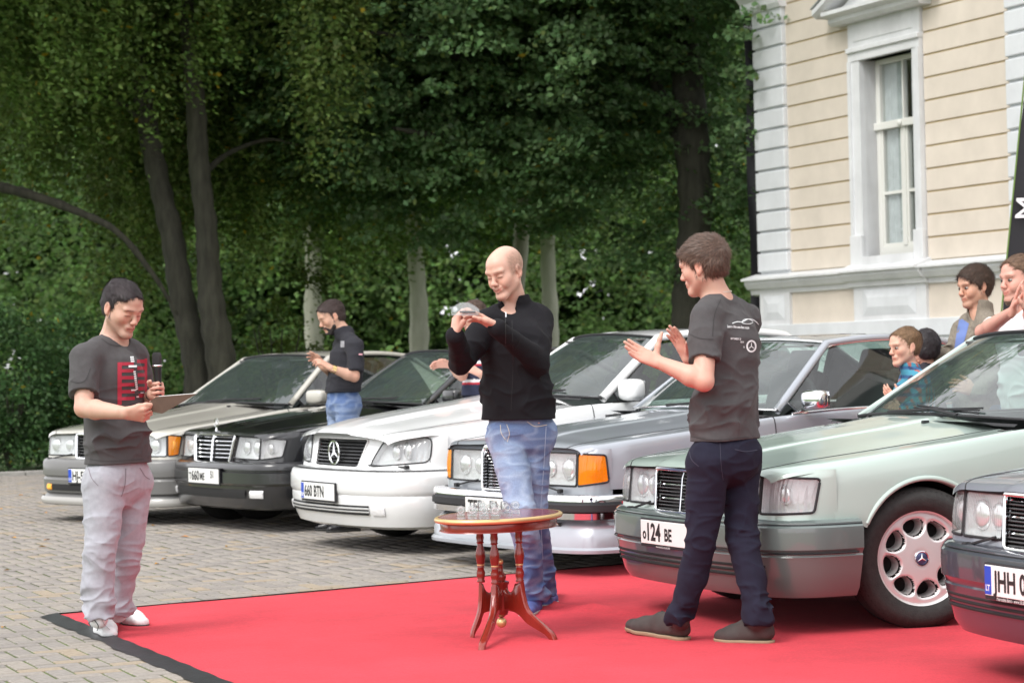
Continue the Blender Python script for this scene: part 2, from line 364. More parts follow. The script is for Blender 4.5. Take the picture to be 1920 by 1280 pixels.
# core walls behind the cladding (with real opening)
cw = MB()
for (a, b, c, d) in ((.04, 2.50, 0, 9), (3.61, 26.0, 0, 9), (2.50, 3.61, 0, 2.36), (2.50, 3.61, 4.70, 9)): hb(cw, a, b, c, d, -.45, -.02)
hb(cw, .04, .5, 0, 9, -9, -.45); hb(cw, .5, 26, 8.6, 9, -9, -.45)
cw.build('wall', m_cream, house)
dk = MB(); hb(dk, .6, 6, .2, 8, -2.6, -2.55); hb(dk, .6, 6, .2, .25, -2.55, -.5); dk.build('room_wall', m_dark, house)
# rusticated boards: individual planks with ochre joints
zj = [2.255] + [2.518 + .2595 * k for k in range(0, 26)]
gv = MB()
for (a, b) in ((.765, 2.255), (3.785, 5.405), (6.18, 12)): hb(gv, a, b, 2.22, 9, -.02, -.004)
gv.build('joint_backing', m_groove, house)
pl_me = {}
for k in range(len(zj) - 1):
    z0, z1 = zj[k] + .011, zj[k + 1] - .011
    if z0 > 7.2: break
    for (a, b) in ((.765, 2.255), (3.785, 5.405), (2.255, 3.785), (6.18, 12)):
        if a == 2.255 and z0 < 5.40: continue
        x = MB(); hb(x, a, b, z0, z1, -.012, .012 + random.uniform(-.001, .001), bev=.004); x.build('plank', m_cream, house)
for (a, b) in ((.03, .765), (5.405, 6.18)):
    for k in range(len(zj) - 1):
        z0, z1 = zj[k] + .018, zj[k + 1] - .012
        if z0 > 7.2: break
        x = MB(); x.box(((a + b) / 2, -.03, (z0 + z1) / 2 + .01), (b - a, .085, z1 - z0), bev=.013); x.build('quoin', m_white, house)
    x = MB(); hb(x, a + .01, b - .01, 2.2, 7.3, -.02, .03); x.build('quoin_backing', m_white, house)
# side return quoins
for k in range(len(zj) - 1):
    z0, z1 = zj[k] + .018, zj[k + 1] - .012
    if z0 > 7.2: break
    x = MB(); x.box((.03, .42, (z0 + z1) / 2 + .01), (.08, .72, z1 - z0), bev=.018); x.build('quoin', m_white, house)
# cornice at the top of the left pilaster
def molding(mb, prof, u0, u1):
    "prof: (w, z) outline swept along u"
    P = [[(u, -w_, z) for (w_, z) in prof] for u in (u0, u1)]; mb.grid(P, close_v=True)
    n = len(prof); k = mb.n - 2 * n; mb.F.append(tuple(range(k, k + n))); mb.F.append(tuple(range(k + n, k + 2 * n))[::-1])
x = MB(); molding(x, [(0, 5.60), (.10, 5.60), (.13, 5.66), (.13, 5.74), (.20, 5.82), (.20, 5.95), (0, 5.95)], -.16, .80); x.build('pilaster_capital', m_trim, house)
# string course over the plinth
x = MB(); molding(x, [(-.02, 1.98), (.05, 2.0), (.06, 2.05), (.11, 2.07), (.15, 2.13), (.15, 2.165), (.20, 2.175), (.20, 2.20), (-.02, 2.262)], -.19, 12)
x.build('string_course', m_trim, house, smooth=False)
x = MB(); molding(x, [(.0, 1.99), (.09, 2.01), (.10, 2.06), (.15, 2.08), (.19, 2.135), (.19, 2.17), (.245, 2.18), (.245, 2.205), (.0, 2.30)], 2.20, 3.84); x.build('string_course', m_trim, house)
# plinth: cream fields, white panels, base
x = MB(); hb(x, .04, 12, 0, 1.60, -.02, .06); hb(x, .0, 12, 1.40, 1.60, .06, .085, bev=.008); x.build('plinth', m_white, house)
for (a, b) in ((.03, .77), (2.26, 3.78), (5.405, 6.18)):
    x = MB(); hb(x, a, b, 1.60, 2.0, -.02, .05); x.build('plinth_pier', m_trim, house)
    a2, b2 = (a + .10, b - .12) if b - a < 1 else (a + .20, b - .20)
    x = MB()
    o = [(a2, -.052, 1.66), (b2, -.052, 1.66), (b2, -.052, 1.97), (a2, -.052, 1.97)]; d1, d2 = .05, .13
    i1 = [(a2 + d1, -.035, 1.66 + d1), (b2 - d1, -.035, 1.66 + d1), (b2 - d1, -.035, 1.97 - d1), (a2 + d1, -.035, 1.97 - d1)]
    i2 = [(a2 + d2, -.075, 1.66 + .1), (b2 - d2, -.075, 1.66 + .1), (b2 - d2, -.075, 1.97 - .1), (a2 + d2, -.075, 1.97 - .1)]
    x.add(o + i2, [(0, 1, 5, 4), (1, 2, 6, 5), (2, 3, 7, 6), (3, 0, 4, 7), (4, 5, 6, 7)]); x.build('diamond_panel', m_white, house)
for (a, b) in ((.77, 2.26), (3.78, 5.405), (6.18, 12)):
    x = MB(); hb(x, a, b, 1.60, 2.0, -.02, .012); x.build('plinth_field', m_cream, house)
# window
win = empty('window', (0, 0, 0)); win.parent = house
x = MB()
for (a, b, s_) in ((2.27, 2.50, 1), (3.61, 3.775, -1)):
    hb(x, a, b, 2.26, 4.70, -.44, .05)
    hb(x, a if s_ > 0 else b - .06, a + .06 if s_ > 0 else b, 2.62, 4.70, .05, .075)
    hb(x, a - .012, b + .012, 2.26, 2.62, .04, .085, bev=.006)
hb(x, 2.27, 3.775, 4.70, 4.80, -.44, .06); hb(x, 2.262, 3.783, 4.80, 4.86, -.1, .09, bev=.01); hb(x, 2.27, 3.775, 4.86, 5.16, -.1, .05)
hb(x, 2.40, 3.64, 4.93, 5.11, .045, .06, bev=.006)
hb(x, 2.50, 3.61, 2.255, 2.36, -.44, .10)
x.build('surround', m_trim, win)
# pediment
x = MB(); uc = (1.93 + 4.12) / 2; hw = 1.13
molding(x, [(0, 5.155), (.16, 5.155), (.20, 5.19), (.20, 5.235), (.30, 5.27), (.30, 5.315), (0, 5.315)], uc - .95, uc + .95)
for s_ in (-1, 1):
    pr = [(0, 0), (.24, 0), (.30, .04), (.30, .10), (0, .13)]
    P = [[(uc + s_ * (hw + .02), -w_, 5.27 + z) for w_, z in pr], [(uc, -w_, 5.27 + .50 + z) for w_, z in pr]]
    x.grid(P, close_v=True)
x.prism([(uc - hw + .2, -.10, 5.3), (uc + hw - .2, -.10, 5.3), (uc, -.10, 5.72)], (0, .1, 0)); x.build('pediment', m_trim, win)
x = MB(); x.prism([(uc - hw - .04, -.31, 5.385), (uc, -.31, 5.90), (uc, -.31, 5.915), (uc - hw - .04, -.31, 5.40)], (0, .31, 0)); x.prism([(uc + hw + .04, -.31, 5.385), (uc, -.31, 5.90), (uc, -.31, 5.915), (uc + hw + .04, -.31, 5.40)], (0, .31, 0))
x.build('roof_sheet', m_metal, win)
fr = MB(); wd = -.20
hb(fr, 2.50, 2.585, 2.36, 4.70, wd - .05, wd + .02); hb(fr, 3.53, 3.61, 2.36, 4.70, wd - .05, wd + .02); hb(fr, 2.585, 3.53, 4.64, 4.70, wd - .05, wd + .02)
hb(fr, 2.585, 3.53, 2.36, 2.47, wd - .05, wd + .02); hb(fr, 2.49, 3.62, 3.86, 3.95, wd - .05, wd + .06, bev=.01); hb(fr, 3.02, 3.10, 2.47, 3.86, wd - .05, wd + .03, bev=.006)
hb(fr, 3.045, 3.075, 3.95, 4.64, wd - .04, wd + .015)
for (a, b) in ((2.585, 3.02), (3.10, 3.53)):
    hb(fr, a, b, 3.09, 3.125, wd - .04, wd + .01); hb(fr, a, a + .035, 2.47, 3.86, wd - .045, wd + .012); hb(fr, b - .035, b, 2.47, 3.86, wd - .045, wd + .012); hb(fr, a + .035, b - .035, 2.47, 2.51, wd - .045, wd + .012)
fr.lathe([(0, 0), (.035, .0), (.04, .02), (.02, .035), (0, .04)], 12, (3.06, -(wd + .06), 3.905), R=[[1, 0, 0], [0, 0, -1], [0, 1, 0]])
fr.build('frame', m_frame, win)
for (a, b, c, d) in ((2.59, 3.045, 3.95, 4.64), (3.075, 3.53, 3.95, 4.64), (2.62, 2.985, 3.125, 3.86), (3.135, 3.495, 3.125, 3.86), (2.62, 2.985, 2.51, 3.09), (3.135, 3.495, 2.51, 3.09)):
    x = MB(); hb(x, a, b, c, d, wd - .02, wd - .014); x.build('pane', m_pane, win)
cu = []
for i in range(90):
    u = 2.55 + i * (.92 / 89); cu.append([(u, .245 + .010 * sin(i * .9) + .006 * sin(i * .37), z) for z in (2.4, 3.5, 4.7)])
MB().grid(cu[:46]).grid(cu[58:]).build('curtain', m_curt, win, smooth=True)
for k in range(6):      # further windows of the long facade, out of the frame on the right
    u = 7.6 + k * 3.1; x = MB(); hb(x, u - .1, u + 1.3, 2.3, 5.1, .014, .06); wo_ = x.build('window', m_trim, house); x = MB(); hb(x, u + .1, u + 1.1, 2.5, 4.7, .058, .066); x.build('pane', mat('dark_pane', (.03, .035, .035), .05), wo_)
    x = MB(); hb(x, u - .1, u + 1.3, 6.0, 8.2, .014, .06); wo_ = x.build('window', m_trim, house); x = MB(); hb(x, u + .1, u + 1.1, 6.2, 8.0, .058, .066); x.build('pane', MATS['dark_pane'], wo_)
# second black flag standing behind the house corner
m_flag = mat('black_flag_cloth', (.012, .012, .016), .65, noise=.2, nscale=3, bump=.15, bscale=20)
m_print = mat('white_print', (.75, .75, .78), .7)
_q = at(1420, 300, 30.6); fl = empty('beach_flag', (_q[0] - .06, 30.6, 0), 'tall black banner showing as a thin strip at the house corner', 'flag', 'black beach flags')
x = MB(); x.grid([[(-.075 + .15 * t + .01 * sin(z * 3), .03 * sin(z * 2 + t * 3), z) for t in (0, .33, .66, 1)] for z in np.linspace(.6, 6.6, 30)]); x.build('banner', m_flag, fl, smooth=True)
x = MB(); x.tube([(.085, 0, 0), (.085, 0, 6.8)], .015); x.build('pole', mat('flag_pole', (.05, .05, .05), .4), fl)
tv, tf = text_mesh('g\u015fio', .12); x = MB(); V = np.stack([-.09 + tv[:, 0] * .8, np.full(len(tv), -.045), 5.55 + tv[:, 1]], -1); x.add(V, tf); x.build('lettering', m_print, fl)
# big flag at the right edge
p0 = at(1878, 575, 14.8); fl = empty('beach_flag', (p0[0], p0[1], 0), 'leaning black banner with a white letter M, right edge behind the watching men', 'flag', 'black beach flags')
x = MB(); rows = []
for z in np.linspace(.5, 4.4, 40):
    pz = (z - 1.5); xl = .01 + .125 * pz + .012 * sin(z * 2.2) ; rows.append([(xl + .62 * t, .05 * sin(t * 7 + z * 1.1) * t, z) for t in np.linspace(0, 1, 12)])
x.grid(rows); x.build('banner', m_flag, fl, smooth=True)
x = MB(); x.tube([(.0 + .125 * (z - 1.5), .0, z) for z in np.linspace(0, 4.5, 12)], .006); x.build('pole', mat('lime_edge_pole', (.12, .20, .05), .5), fl)
tv, tf = text_mesh('M', .20, .005); x = MB(); q = at(1920, 402, 14.7) - [p0[0], p0[1], 0]; V = np.stack([q[0] - tv[:, 1] * 1.0 + .09 + tv[:, 0] * .1, np.full(len(tv), -.05), q[2] - .02 + tv[:, 0]], -1); x.add(V, tf); x.build('lettering', m_print, fl)

# ------------------------------------------------------------------ trees
def leafmat(name, c, c2, yellow=.02):
    m = bpy.data.materials.new(name); m.use_nodes = True; n = m.node_tree.nodes; l = m.node_tree.links; b = n['Principled BSDF']
    v = n.new('ShaderNodeVertexColor'); v.layer_name = 'Col'; b.inputs['Roughness'].default_value = .55; b.inputs['Specular IOR Level'].default_value = .35
    l.new(v.outputs[0], b.inputs['Base Color']); t = n.new('ShaderNodeBsdfTranslucent'); l.new(v.outputs[0], t.inputs[0])
    mx = n.new('ShaderNodeMixShader'); mx.inputs[0].default_value = .45; l.new(b.outputs[0], mx.inputs[1]); l.new(t.outputs[0], mx.inputs[2]); l.new(mx.outputs[0], n['Material Output'].inputs[0]); return m
m_leaf = leafmat('foliage', None, None)
def leaves(name, C, N, D, size, cols, parent):
    "C centres, N normals, D leaf directions, size (n,), cols (n,3)"
    D = D - N * (D * N).sum(1, keepdims=True); D /= np.linalg.norm(D, axis=1, keepdims=True) + 1e-9; Wd = np.cross(N, D); s = size[:, None]
    P = np.stack([C - D * s * .55, C + Wd * s * .38 - D * s * .05, C + D * s * .6, C - Wd * s * .38 - D * s * .05], 1)
    F = np.arange(len(C) * 4).reshape(-1, 4); o = meshobj(name, P.reshape(-1, 3), F, m_leaf, parent, smooth=False, vcol=np.repeat(cols, 4, 0)); return o
def tintf(n, base, var=.35, yel=.005, lite=.04):
    c = np.array(base)[None] * (1 + (rng.random((n, 1)) - .5) * 2 * var) * (1 + (rng.random((n, 3)) - .5) * .2)
    y = rng.random(n); c[y < yel] = (.32, .24, .02); c[(y > 1 - lite)] = (.16, .22, .06); return c
def sprays(n, pos, out, per, rad, flat, droop, size, base, hang=0., **k):
    "pos (n,3), out (n,2) outward; per leaves each"
    C = []; N = []; D = []
    o3 = np.concatenate([out, np.zeros((n, 1))], 1); side = np.stack([-out[:, 1], out[:, 0], np.zeros(n)], 1)
    g = rng.normal(size=(n, per, 3)); g /= np.linalg.norm(g, axis=2, keepdims=True); g *= rng.random((n, per, 1)) ** .45
    R = rad[:, None]
    L = g[..., 0:1] * o3[:, None] * R[..., None] * 1.25 + g[..., 1:2] * side[:, None] * R[..., None] * .8
    z = g[..., 2] * R * flat - droop * (g[..., 0] * .6 + .4) ** 2 * R - droop * .4 * g[..., 1] ** 2 * R
    if hang: z = z - rng.random((n, per)) ** 1.2 * hang * R
    L[..., 2] += z; P = pos[:, None] + L
    Nn = rng.normal(size=(n, per, 3)) * .55; Nn[..., 2] += .9; Nn += o3[:, None] * .35; Nn /= np.linalg.norm(Nn, axis=2, keepdims=True)
    Dd = o3[:, None] * 1. + rng.normal(size=(n, per, 3)) * .6; Dd[..., 2] -= .6
    T = n * per; sz = size * (.6 + .8 * rng.random(T))
    tone = np.repeat(1 + .35 * (rng.random(n) - .5) * 2, per)[:, None]
    return P.reshape(-1, 3), Nn.reshape(-1, 3), Dd.reshape(-1, 3), sz, tintf(T, base, **k) * tone
def crown(name, parent, parts):
    off = np.array(parent.location[:])
    A = [np.concatenate([p[i] for p in parts]) for i in range(5)]; return tag(leaves(name, A[0] - off, A[1], A[2], A[3], A[4], parent), kind='stuff')
m_bark = mat('bark', (.030, .029, .021), .95, col2=(.062, .060, .044), nscale=14, bump=1., bscale=22, stretch=(1, 1, .2))
m_bark2 = mat('pale_bark', (.34, .34, .28), .9, col2=(.44, .43, .36), nscale=9, bump=.5, bscale=22, stretch=(1, 1, .25))
def r_mean(r): return float(np.mean(r))
def trunk(name, pts, radii, m, parent, n=22):
    P = crom(pts, 10); P = P + .35 * r_mean(radii) * np.stack([vnoise(P * .9 + 4), vnoise(P * .9 + 14), 0 * P[:, 0]], 1); r = np.interp(np.linspace(0, 1, len(P)), np.linspace(0, 1, len(radii)), radii)
    off = np.array(parent.location[:]); P = P - off
    r = r * (1 + .06 * np.sin(np.arange(len(P)) * 1.7)); x = MB(); x.tube(P, r, n, up=(0, 1, 0), caps=False); Q = x.V[0].reshape(len(P), n, 3); a_ = Q - P[:, None]; s_ = 1 + .16 * vnoise((Q + off) * [5, 5, 1.1]) + .10 * vnoise((Q + off) * [13, 13, 2.4] + 3); x.V[0] = (P[:, None] + a_ * s_[..., None]).reshape(-1, 3); return x.build(name, m, parent, smooth=True)
def pick(n, xr, yr, zr, thr, sc=.55, seed=0):
    P = np.stack([rng.uniform(*xr, n * 4), rng.uniform(*yr, n * 4), rng.uniform(*zr, n * 4)], 1)
    v = vnoise(P * sc + seed) + .5 * vnoise(P * sc * 2.3 + seed + 9); return P[v > thr][:n]
def fillcrown(cx, cy, cz, rx, ry, rz, n, zmin, zmax, thr=-.15, seed=0, shell=.35, xmin=-99, xmax=99):
    P = rng.normal(size=(n * 8, 3)); P /= np.linalg.norm(P, axis=1, keepdims=True); P *= (shell + (1 - shell) * rng.random((n * 8, 1)) ** .6)
    P = P * [rx, ry, rz] + [cx, cy, cz]; v = vnoise(P * .6 + seed) + .5 * vnoise(P * 1.4 + seed + 5)
    k = (P[:, 2] > zmin) & (P[:, 2] < zmax) & (v > thr) & (P[:, 0] > xmin) & (P[:, 0] < xmax); return P[k][:n]
def tree(name, label, cat, base, trunks, crownspec, group='park trees behind the parked cars'):
    t = empty(name, base, label, cat, group)
    for (pts, rad, m, nm) in trunks: trunk(nm, pts, rad, m, t)
    parts = []
    for (cx, cy, cz, rx, ry, rz, n, zmin, zmax, kind, col) in crownspec:
        P = fillcrown(cx, cy, cz, rx, ry, rz, n, zmin, zmax, seed=cx * 1.7)
        d = P[:, :2] - [cx, cy]; d /= np.linalg.norm(d, axis=1, keepdims=True) + 1e-6; n_ = len(P)
        if kind == 'lime': parts.append(sprays(n_, P, d, 100, rng.uniform(.30, .75, n_), .24, .55, .082, col))
        elif kind == 'weep': parts.append(sprays(n_, P, d, 90, rng.uniform(.12, .30, n_), .6, .5, .072, col, hang=5.5, yel=.012))
        elif kind == 'far': parts.append(sprays(n_, P, d, 80, rng.uniform(.6, 1.2, n_), .4, .5, .14, col, hang=.6))
        elif kind == 'top': parts.append(sprays(n_, P, d, 26, rng.uniform(.9, 1.7, n_), .5, .5, .42, col))
    crown('crown', t, parts); return t
G1 = (.140, .240, .100); G2 = (.140, .205, .055); G3 = (.145, .23, .06); G4 = (.066, .135, .046)
def lp(x, y, Y): return at(x, y, Y)
# right lime: dark trunk near the house
b = lp(1300, 760, 33); tree('lime_tree', 'broad dark green lime tree with a thick dark trunk, next to the house corner', 'tree', (b[0], b[1], 0),
    [([(b[0] + .1, b[1], -.1), (b[0], b[1], 1.5), lp(1296, 500, 33), lp(1305, 360, 33), lp(1290, 150, 33.4), lp(1240, -200, 34), lp(1200, -700, 34)], [.40, .30, .26, .25, .22, .17, .1], m_bark, 'trunk'),
     ([lp(1300, 330, 33), lp(1250, 200, 33.6), lp(1180, 60, 34)], [.12, .09, .05], m_bark, 'branch')],
    [(b[0] + .2, 33.2, 8.5, 4.6, 4.6, 6.2, 900, 2.5, 8, 'lime', G1), (b[0] + .2, 33.5, 11, 6.2, 6, 8.5, 270, 8, 16, 'top', G1)])
# centre lime, the large one with leafy tiers
b = lp(1020, 760, 37); tree('lime_tree', 'large bright green lime tree with leafy tiers above the black-jumper man', 'tree', (b[0] - .6, b[1], 0),
    [([(b[0] - .5, b[1], -.1), (b[0] - .5, b[1], 1.5), lp(985, 300, 37), lp(960, 0, 37), lp(900, -500, 37)], [.15, .12, .11, .09, .05], m_bark2, 'trunk'),
     ([lp(985, 300, 37), lp(900, 150, 34), lp(800, 80, 32), lp(690, 60, 31)], [.14, .1, .06, .02], m_bark, 'branch'), ([lp(985, 330, 36.6), lp(860, 270, 33), lp(740, 240, 31)], [.12, .08, .02], m_bark, 'branch')],
    [(lp(830, 0, 34)[0], 34.5, 7.6, 4.2, 5.0, 5.0, 1450, 2.9, 8, 'lime', G1), (lp(830, 0, 34)[0], 36, 11, 6.4, 6, 8.5, 270, 8, 16.5, 'top', G1)])
# twin trunks on the left
b = lp(395, 760, 31.5)
tree('elm_tree', 'tall tree with two dark grey trunks and hanging twigs behind the champagne car', 'tree', (b[0], b[1], 0),
    [([(b[0] - .15, b[1], -.1), lp(368, 700, 31.5), lp(345, 560, 31.5), lp(318, 420, 31.6), lp(287, 290, 31.7), lp(262, 160, 31.8), lp(240, 0, 32), lp(215, -250, 32)], [.25, .195, .18, .165, .15, .13, .11, .07], m_bark, 'trunk'),
     ([(b[0] + .25, b[1] - .2, -.1), lp(413, 700, 31.2), lp(400, 560, 31.2), lp(384, 420, 31.2), lp(368, 290, 31.2), lp(362, 160, 31.2), lp(350, 0, 31.2), lp(345, -250, 31)], [.25, .185, .17, .155, .14, .125, .10, .06], m_bark, 'trunk'),
     ([lp(380, 330, 31.6), lp(425, 290, 32), lp(500, 262, 32.4), lp(560, 272, 32.4)], [.05, .035, .028, .01], m_bark, 'branch'),
     ([lp(290, 250, 31.6), lp(220, 190, 31.8), lp(150, 170, 32)], [.05, .03, .01], m_bark, 'branch')],
    [(b[0] + .1, 35.4, 7.6, 3.8, 3.4, 5.0, 1100, 3.9, 8, 'weep', G2), (b[0] - .6, 30.2, 7.6, 1.6, .9, 2.4, 150, 4.2, 8, 'weep', G3), (b[0] + 1.7, 30.0, 7.2, 1.0, 1.2, 2.6, 90, 4.2, 8, 'weep', G2), (b[0], 33, 11, 5.5, 6, 8.5, 240, 8, 16, 'top', G2)])
# leaning limb tree, far left
b = lp(330, 760, 30)
tree('maple_tree', 'tree at the far left with a long dark limb sweeping down to the right', 'tree', (lp(-60, 760, 30)[0], 30, 0),
    [([lp(335, 590, 31), lp(292, 520, 30.8), lp(222, 436, 30.6), lp(150, 398, 30.6), lp(60, 366, 30.6), lp(-40, 340, 30.6), lp(-150, 300, 30)], [.02, .035, .045, .055, .065, .08, .10], m_bark, 'branch'),
     ([lp(-160, 800, 30), lp(-150, 300, 30), lp(-140, -200, 30)], [.35, .25, .2], m_bark, 'trunk')],
    [(lp(20, 0, 30)[0], 33.4, 7.2, 2.7, 2.8, 4.6, 800, 2.4, 8, 'weep', G2), (lp(20, 0, 30)[0], 29, 7.6, 1.9, 1.2, 2.8, 190, 3.6, 8, 'weep', G3), (lp(20, 0, 26)[0], 27, 6.9, 1.1, 1.4, 1.4, 46, 4.8, 8, 'lime', (.09, .15, .03)), (lp(-100, 0, 30)[0], 31, 11, 5, 6, 8, 300, 8, 20, 'top', G2)])
# pale trunks further back
for (px, w_, Y, lab, cn) in ((592, 30, 46, 'tree with a smooth pale trunk right behind the bearded man', 900), (787, 33, 47, 'tree with a pale trunk between the bearded man and the black-jumper man', 900), (1036, 30, 48, 'tree with a pale trunk just right of the bald man\'s shoulder', 800)):
    b = lp(px, 760, Y); r_ = w_ / 2 * Y / FPX
    tree('beech_tree', lab, 'tree', (b[0], b[1], 0), [([(b[0], b[1], -.1), lp(px - 2, 700, Y), lp(px - 4, 560, Y), lp(px - 12, 350, Y), lp(px - 20, 0, Y), lp(px - 20, -500, Y)], [r_ * 1.3, r_ * 1.1, r_, r_ * .9, r_ * .7, r_ * .4], m_bark2, 'trunk')],
         [(b[0], Y + 1, 8.2, 4.5, 4.2, 5.8, 260, 3.9, 10, 'far', G3), (b[0], Y + 1, 13, 6, 6, 8, 220, 10, 18, 'top', G1)])
# low shrubs at the left edge and behind the parked cars
def shrub(px, Y, wd, h, label, col, n=130, kind='shrub'):
    b = lp(px, 760, Y); t = empty(kind, (b[0], Y, 0), label, 'shrub', 'shrubs along the lawn edge')
    x = MB()
    for k in range(5): a = random.uniform(0, 6.28); x.tube([(0, 0, 0), (wd * .3 * cos(a), wd * .3 * sin(a), h * .6)], [.03, .01], 5)
    x.build('stem', m_bark, t)
    P = fillcrown(b[0], Y, h * .45, wd, wd * .8, h * .6, n, .03, h, thr=-.4, seed=px * .01)
    d = P[:, :2] - [b[0], Y]; d /= np.linalg.norm(d, axis=1, keepdims=True) + 1e-6
    crown('foliage', t, [sprays(len(P), P, d, 60, rng.uniform(.15, .35, len(P)), .8, .2, .055, col, lite=.01)])
shrub(15, 29.5, 1.0, 2.1, 'dark green shrub at the far left edge of the lawn', G4, 200)
shrub(105, 30.5, .9, 2.0, 'dark green shrub between the left edge and the champagne car', G4, 190)
shrub(190, 32.0, .8, 1.6, 'green shrub behind the host in the grey T-shirt', G4, 120)
shrub(520, 36, 1.3, 3.0, 'rounded yellow-green shrub left of the bearded man', (.085, .13, .025), 260)
# far wood closing the view
fw = empty('far_woods', (0, 70, 0), kind='stuff'); fw['kind'] = 'stuff'; tag(fw, 'continuous mid-green woodland closing the view behind the park trees', 'woods')
parts = []
P = np.stack([rng.uniform(-22, 24, 2600), rng.uniform(62, 84, 2600), rng.uniform(-1, 15, 2600)], 1); v = vnoise(P * .25) ; P = P[v > -.15]
d = np.zeros((len(P), 2)); d[:, 1] = -1; parts.append(sprays(len(P), P, d, 90, rng.uniform(1., 2.2, len(P)), .6, .5, .17, (.10, .18, .045)))
P = np.stack([rng.uniform(-22, 24, 700), rng.uniform(84, 90, 700), rng.uniform(-1, 19, 700)], 1)
d = np.zeros((len(P), 2)); d[:, 1] = -1; parts.append(sprays(len(P), P, d, 34, rng.uniform(2, 4., len(P)), .8, .5, 1.1, (.05, .10, .025)))
o_fw = crown('woodland', fw, parts)
# ------------------------------------------------------------------ cars
m_blk = mat('black_rubber', (.018, .018, .02), .7); m_blkg = mat('black_gloss_trim', (.012, .012, .014), .25); m_chrome = mat('chrome', (.82, .83, .85), .08, metal=1.)
m_tyre = mat('tyre', (.022, .021, .02), .75, noise=.25, nscale=40, bump=.25, bscale=120); m_alloy = mat('alloy', (.74, .73, .72), .32, metal=.45)
m_under = mat('underbody', (.012, .012, .012), .9); m_int = mat('interior', (.035, .034, .036), .8); m_intlt = mat('interior_cloth', (.10, .095, .09), .9)
m_bowl = mat('lamp_reflector', (.80, .80, .81), .25, metal=.12, bump=.6, bscale=25); m_bowl2 = mat('lamp_dish', (.9, .9, .9), .15, metal=.6); m_bulb = mat('lamp_bulb', (.9, .9, .85), .2, coat=1)
m_ws = glass('windscreen_glass', (.66, .78, .73), 1.52, extra=.09, diff=(.5, .62, .62, .05)); m_sg = glass('side_glass', (.58, .70, .66), 1.5, extra=.03)
m_plate = mat('plate_white', (.78, .78, .76), .4); m_blue = mat('plate_blue', (.01, .06, .45), .4); m_ink = mat('plate_black', (.01, .01, .01), .5)
def lensmat(name, tint, rough=.04):
    m = glass(name, tint, 1.5, rough, extra=.05, diff=((1., .36, .01, .45) if 'amber' in name else (1., .7, .05, .4) if 'yellow' in name else (.90, .92, .94, .07)))
    if 'b' not in m:
        m['b'] = 1; n = m.node_tree.nodes; l = m.node_tree.links; t = n.new('ShaderNodeTexCoord'); wv = n.new('ShaderNodeTexWave'); wv.bands_direction = 'Y'
        wv.inputs['Scale'].default_value = 22; l.new(t.outputs['Object'], wv.inputs[0]); bp = n.new('ShaderNodeBump'); bp.inputs['Strength'].default_value = .5; bp.inputs['Distance'].default_value = .004
        l.new(wv.outputs[0], bp.inputs['Height'])
        for q in n:
            if q.type == 'BSDF_GLOSSY': l.new(bp.outputs[0], q.inputs['Normal'])
    return m
m_lens = lensmat('clear_fluted_lens', (.86, .88, .88)); m_lensc = lensmat('clear_indicator_lens', (.80, .80, .80)); m_amber = lensmat('amber_lens', (1., .74, .28)); m_yel = lensmat('yellow_lens', (1., .75, .02))
m_amberb = mat('amber_reflector', (1., .42, .02), .4, bump=.6, bscale=30)
def paint(name, c, flake=.5, rough=.35):
    m = mat(name, c, rough, metal=flake, coat=1., coatr=.02)
    n = m.node_tree.nodes; l = m.node_tree.links
    if 'drops' not in m:                      # rain drops and fine dust on the paint
        m['drops'] = 1; b = n['Principled BSDF']; t = n.new('ShaderNodeTexCoord'); v = n.new('ShaderNodeTexNoise'); v.inputs['Scale'].default_value = 90; v.inputs['Detail'].default_value = 2
        l.new(t.outputs['Object'], v.inputs[0]); bp = n.new('ShaderNodeBump'); bp.inputs['Strength'].default_value = .03; bp.inputs['Distance'].default_value = .003
        l.new(v.outputs[0], bp.inputs['Height']); l.new(bp.outputs[0], b.inputs['Coat Normal'])
        r = n.new('ShaderNodeMapRange'); v2 = n.new('ShaderNodeTexNoise'); v2.inputs['Scale'].default_value = 5; v2.inputs['Detail'].default_value = 8; l.new(t.outputs['Object'], v2.inputs[0])
        r.inputs[1].default_value = .45; r.inputs[2].default_value = .75; r.inputs[3].default_value = .02; r.inputs[4].default_value = .12; l.new(v2.outputs[0], r.inputs[0]); l.new(r.outputs[0], b.inputs['Coat Roughness'])
    return m
def prs(T, x, k):  # column k of a station table, smooth
    X = [t[0] for t in T]; Y = [t[k] for t in T]; x = min(max(x, X[0]), X[-1])
    for i in range(len(X) - 1):
        if x <= X[i + 1]:
            h = X[i + 1] - X[i]; t = (x - X[i]) / h
            def m(j):
                if j <= 0: return (Y[1] - Y[0]) / (X[1] - X[0])
                if j >= len(X) - 1: return (Y[-1] - Y[-2]) / (X[-1] - X[-2])
                a, b = (Y[j] - Y[j - 1]) / (X[j] - X[j - 1]), (Y[j + 1] - Y[j]) / (X[j + 1] - X[j])
                return 0 if a * b <= 0 else 2 * a * b / (a + b)
            return (2 * t ** 3 - 3 * t * t + 1) * Y[i] + (t ** 3 - 2 * t * t + t) * h * m(i) + (-2 * t ** 3 + 3 * t * t) * Y[i + 1] + (t ** 3 - t * t) * h * m(i + 1)
def BZ(P): P = np.asarray(P, float).copy(); P[..., 0] *= -1; return P     # x-backwards to local x-forward
class CarMB(MB):
    def build(s, name, m, parent=None, smooth=False, flat=None, **k):
        V = np.concatenate(s.V); V = V.copy(); V[:, 0] *= -1; F = [f[::-1] for f in s.F]
        return meshobj(name, V, F, m, parent, smooth, autoflat=flat, **k)
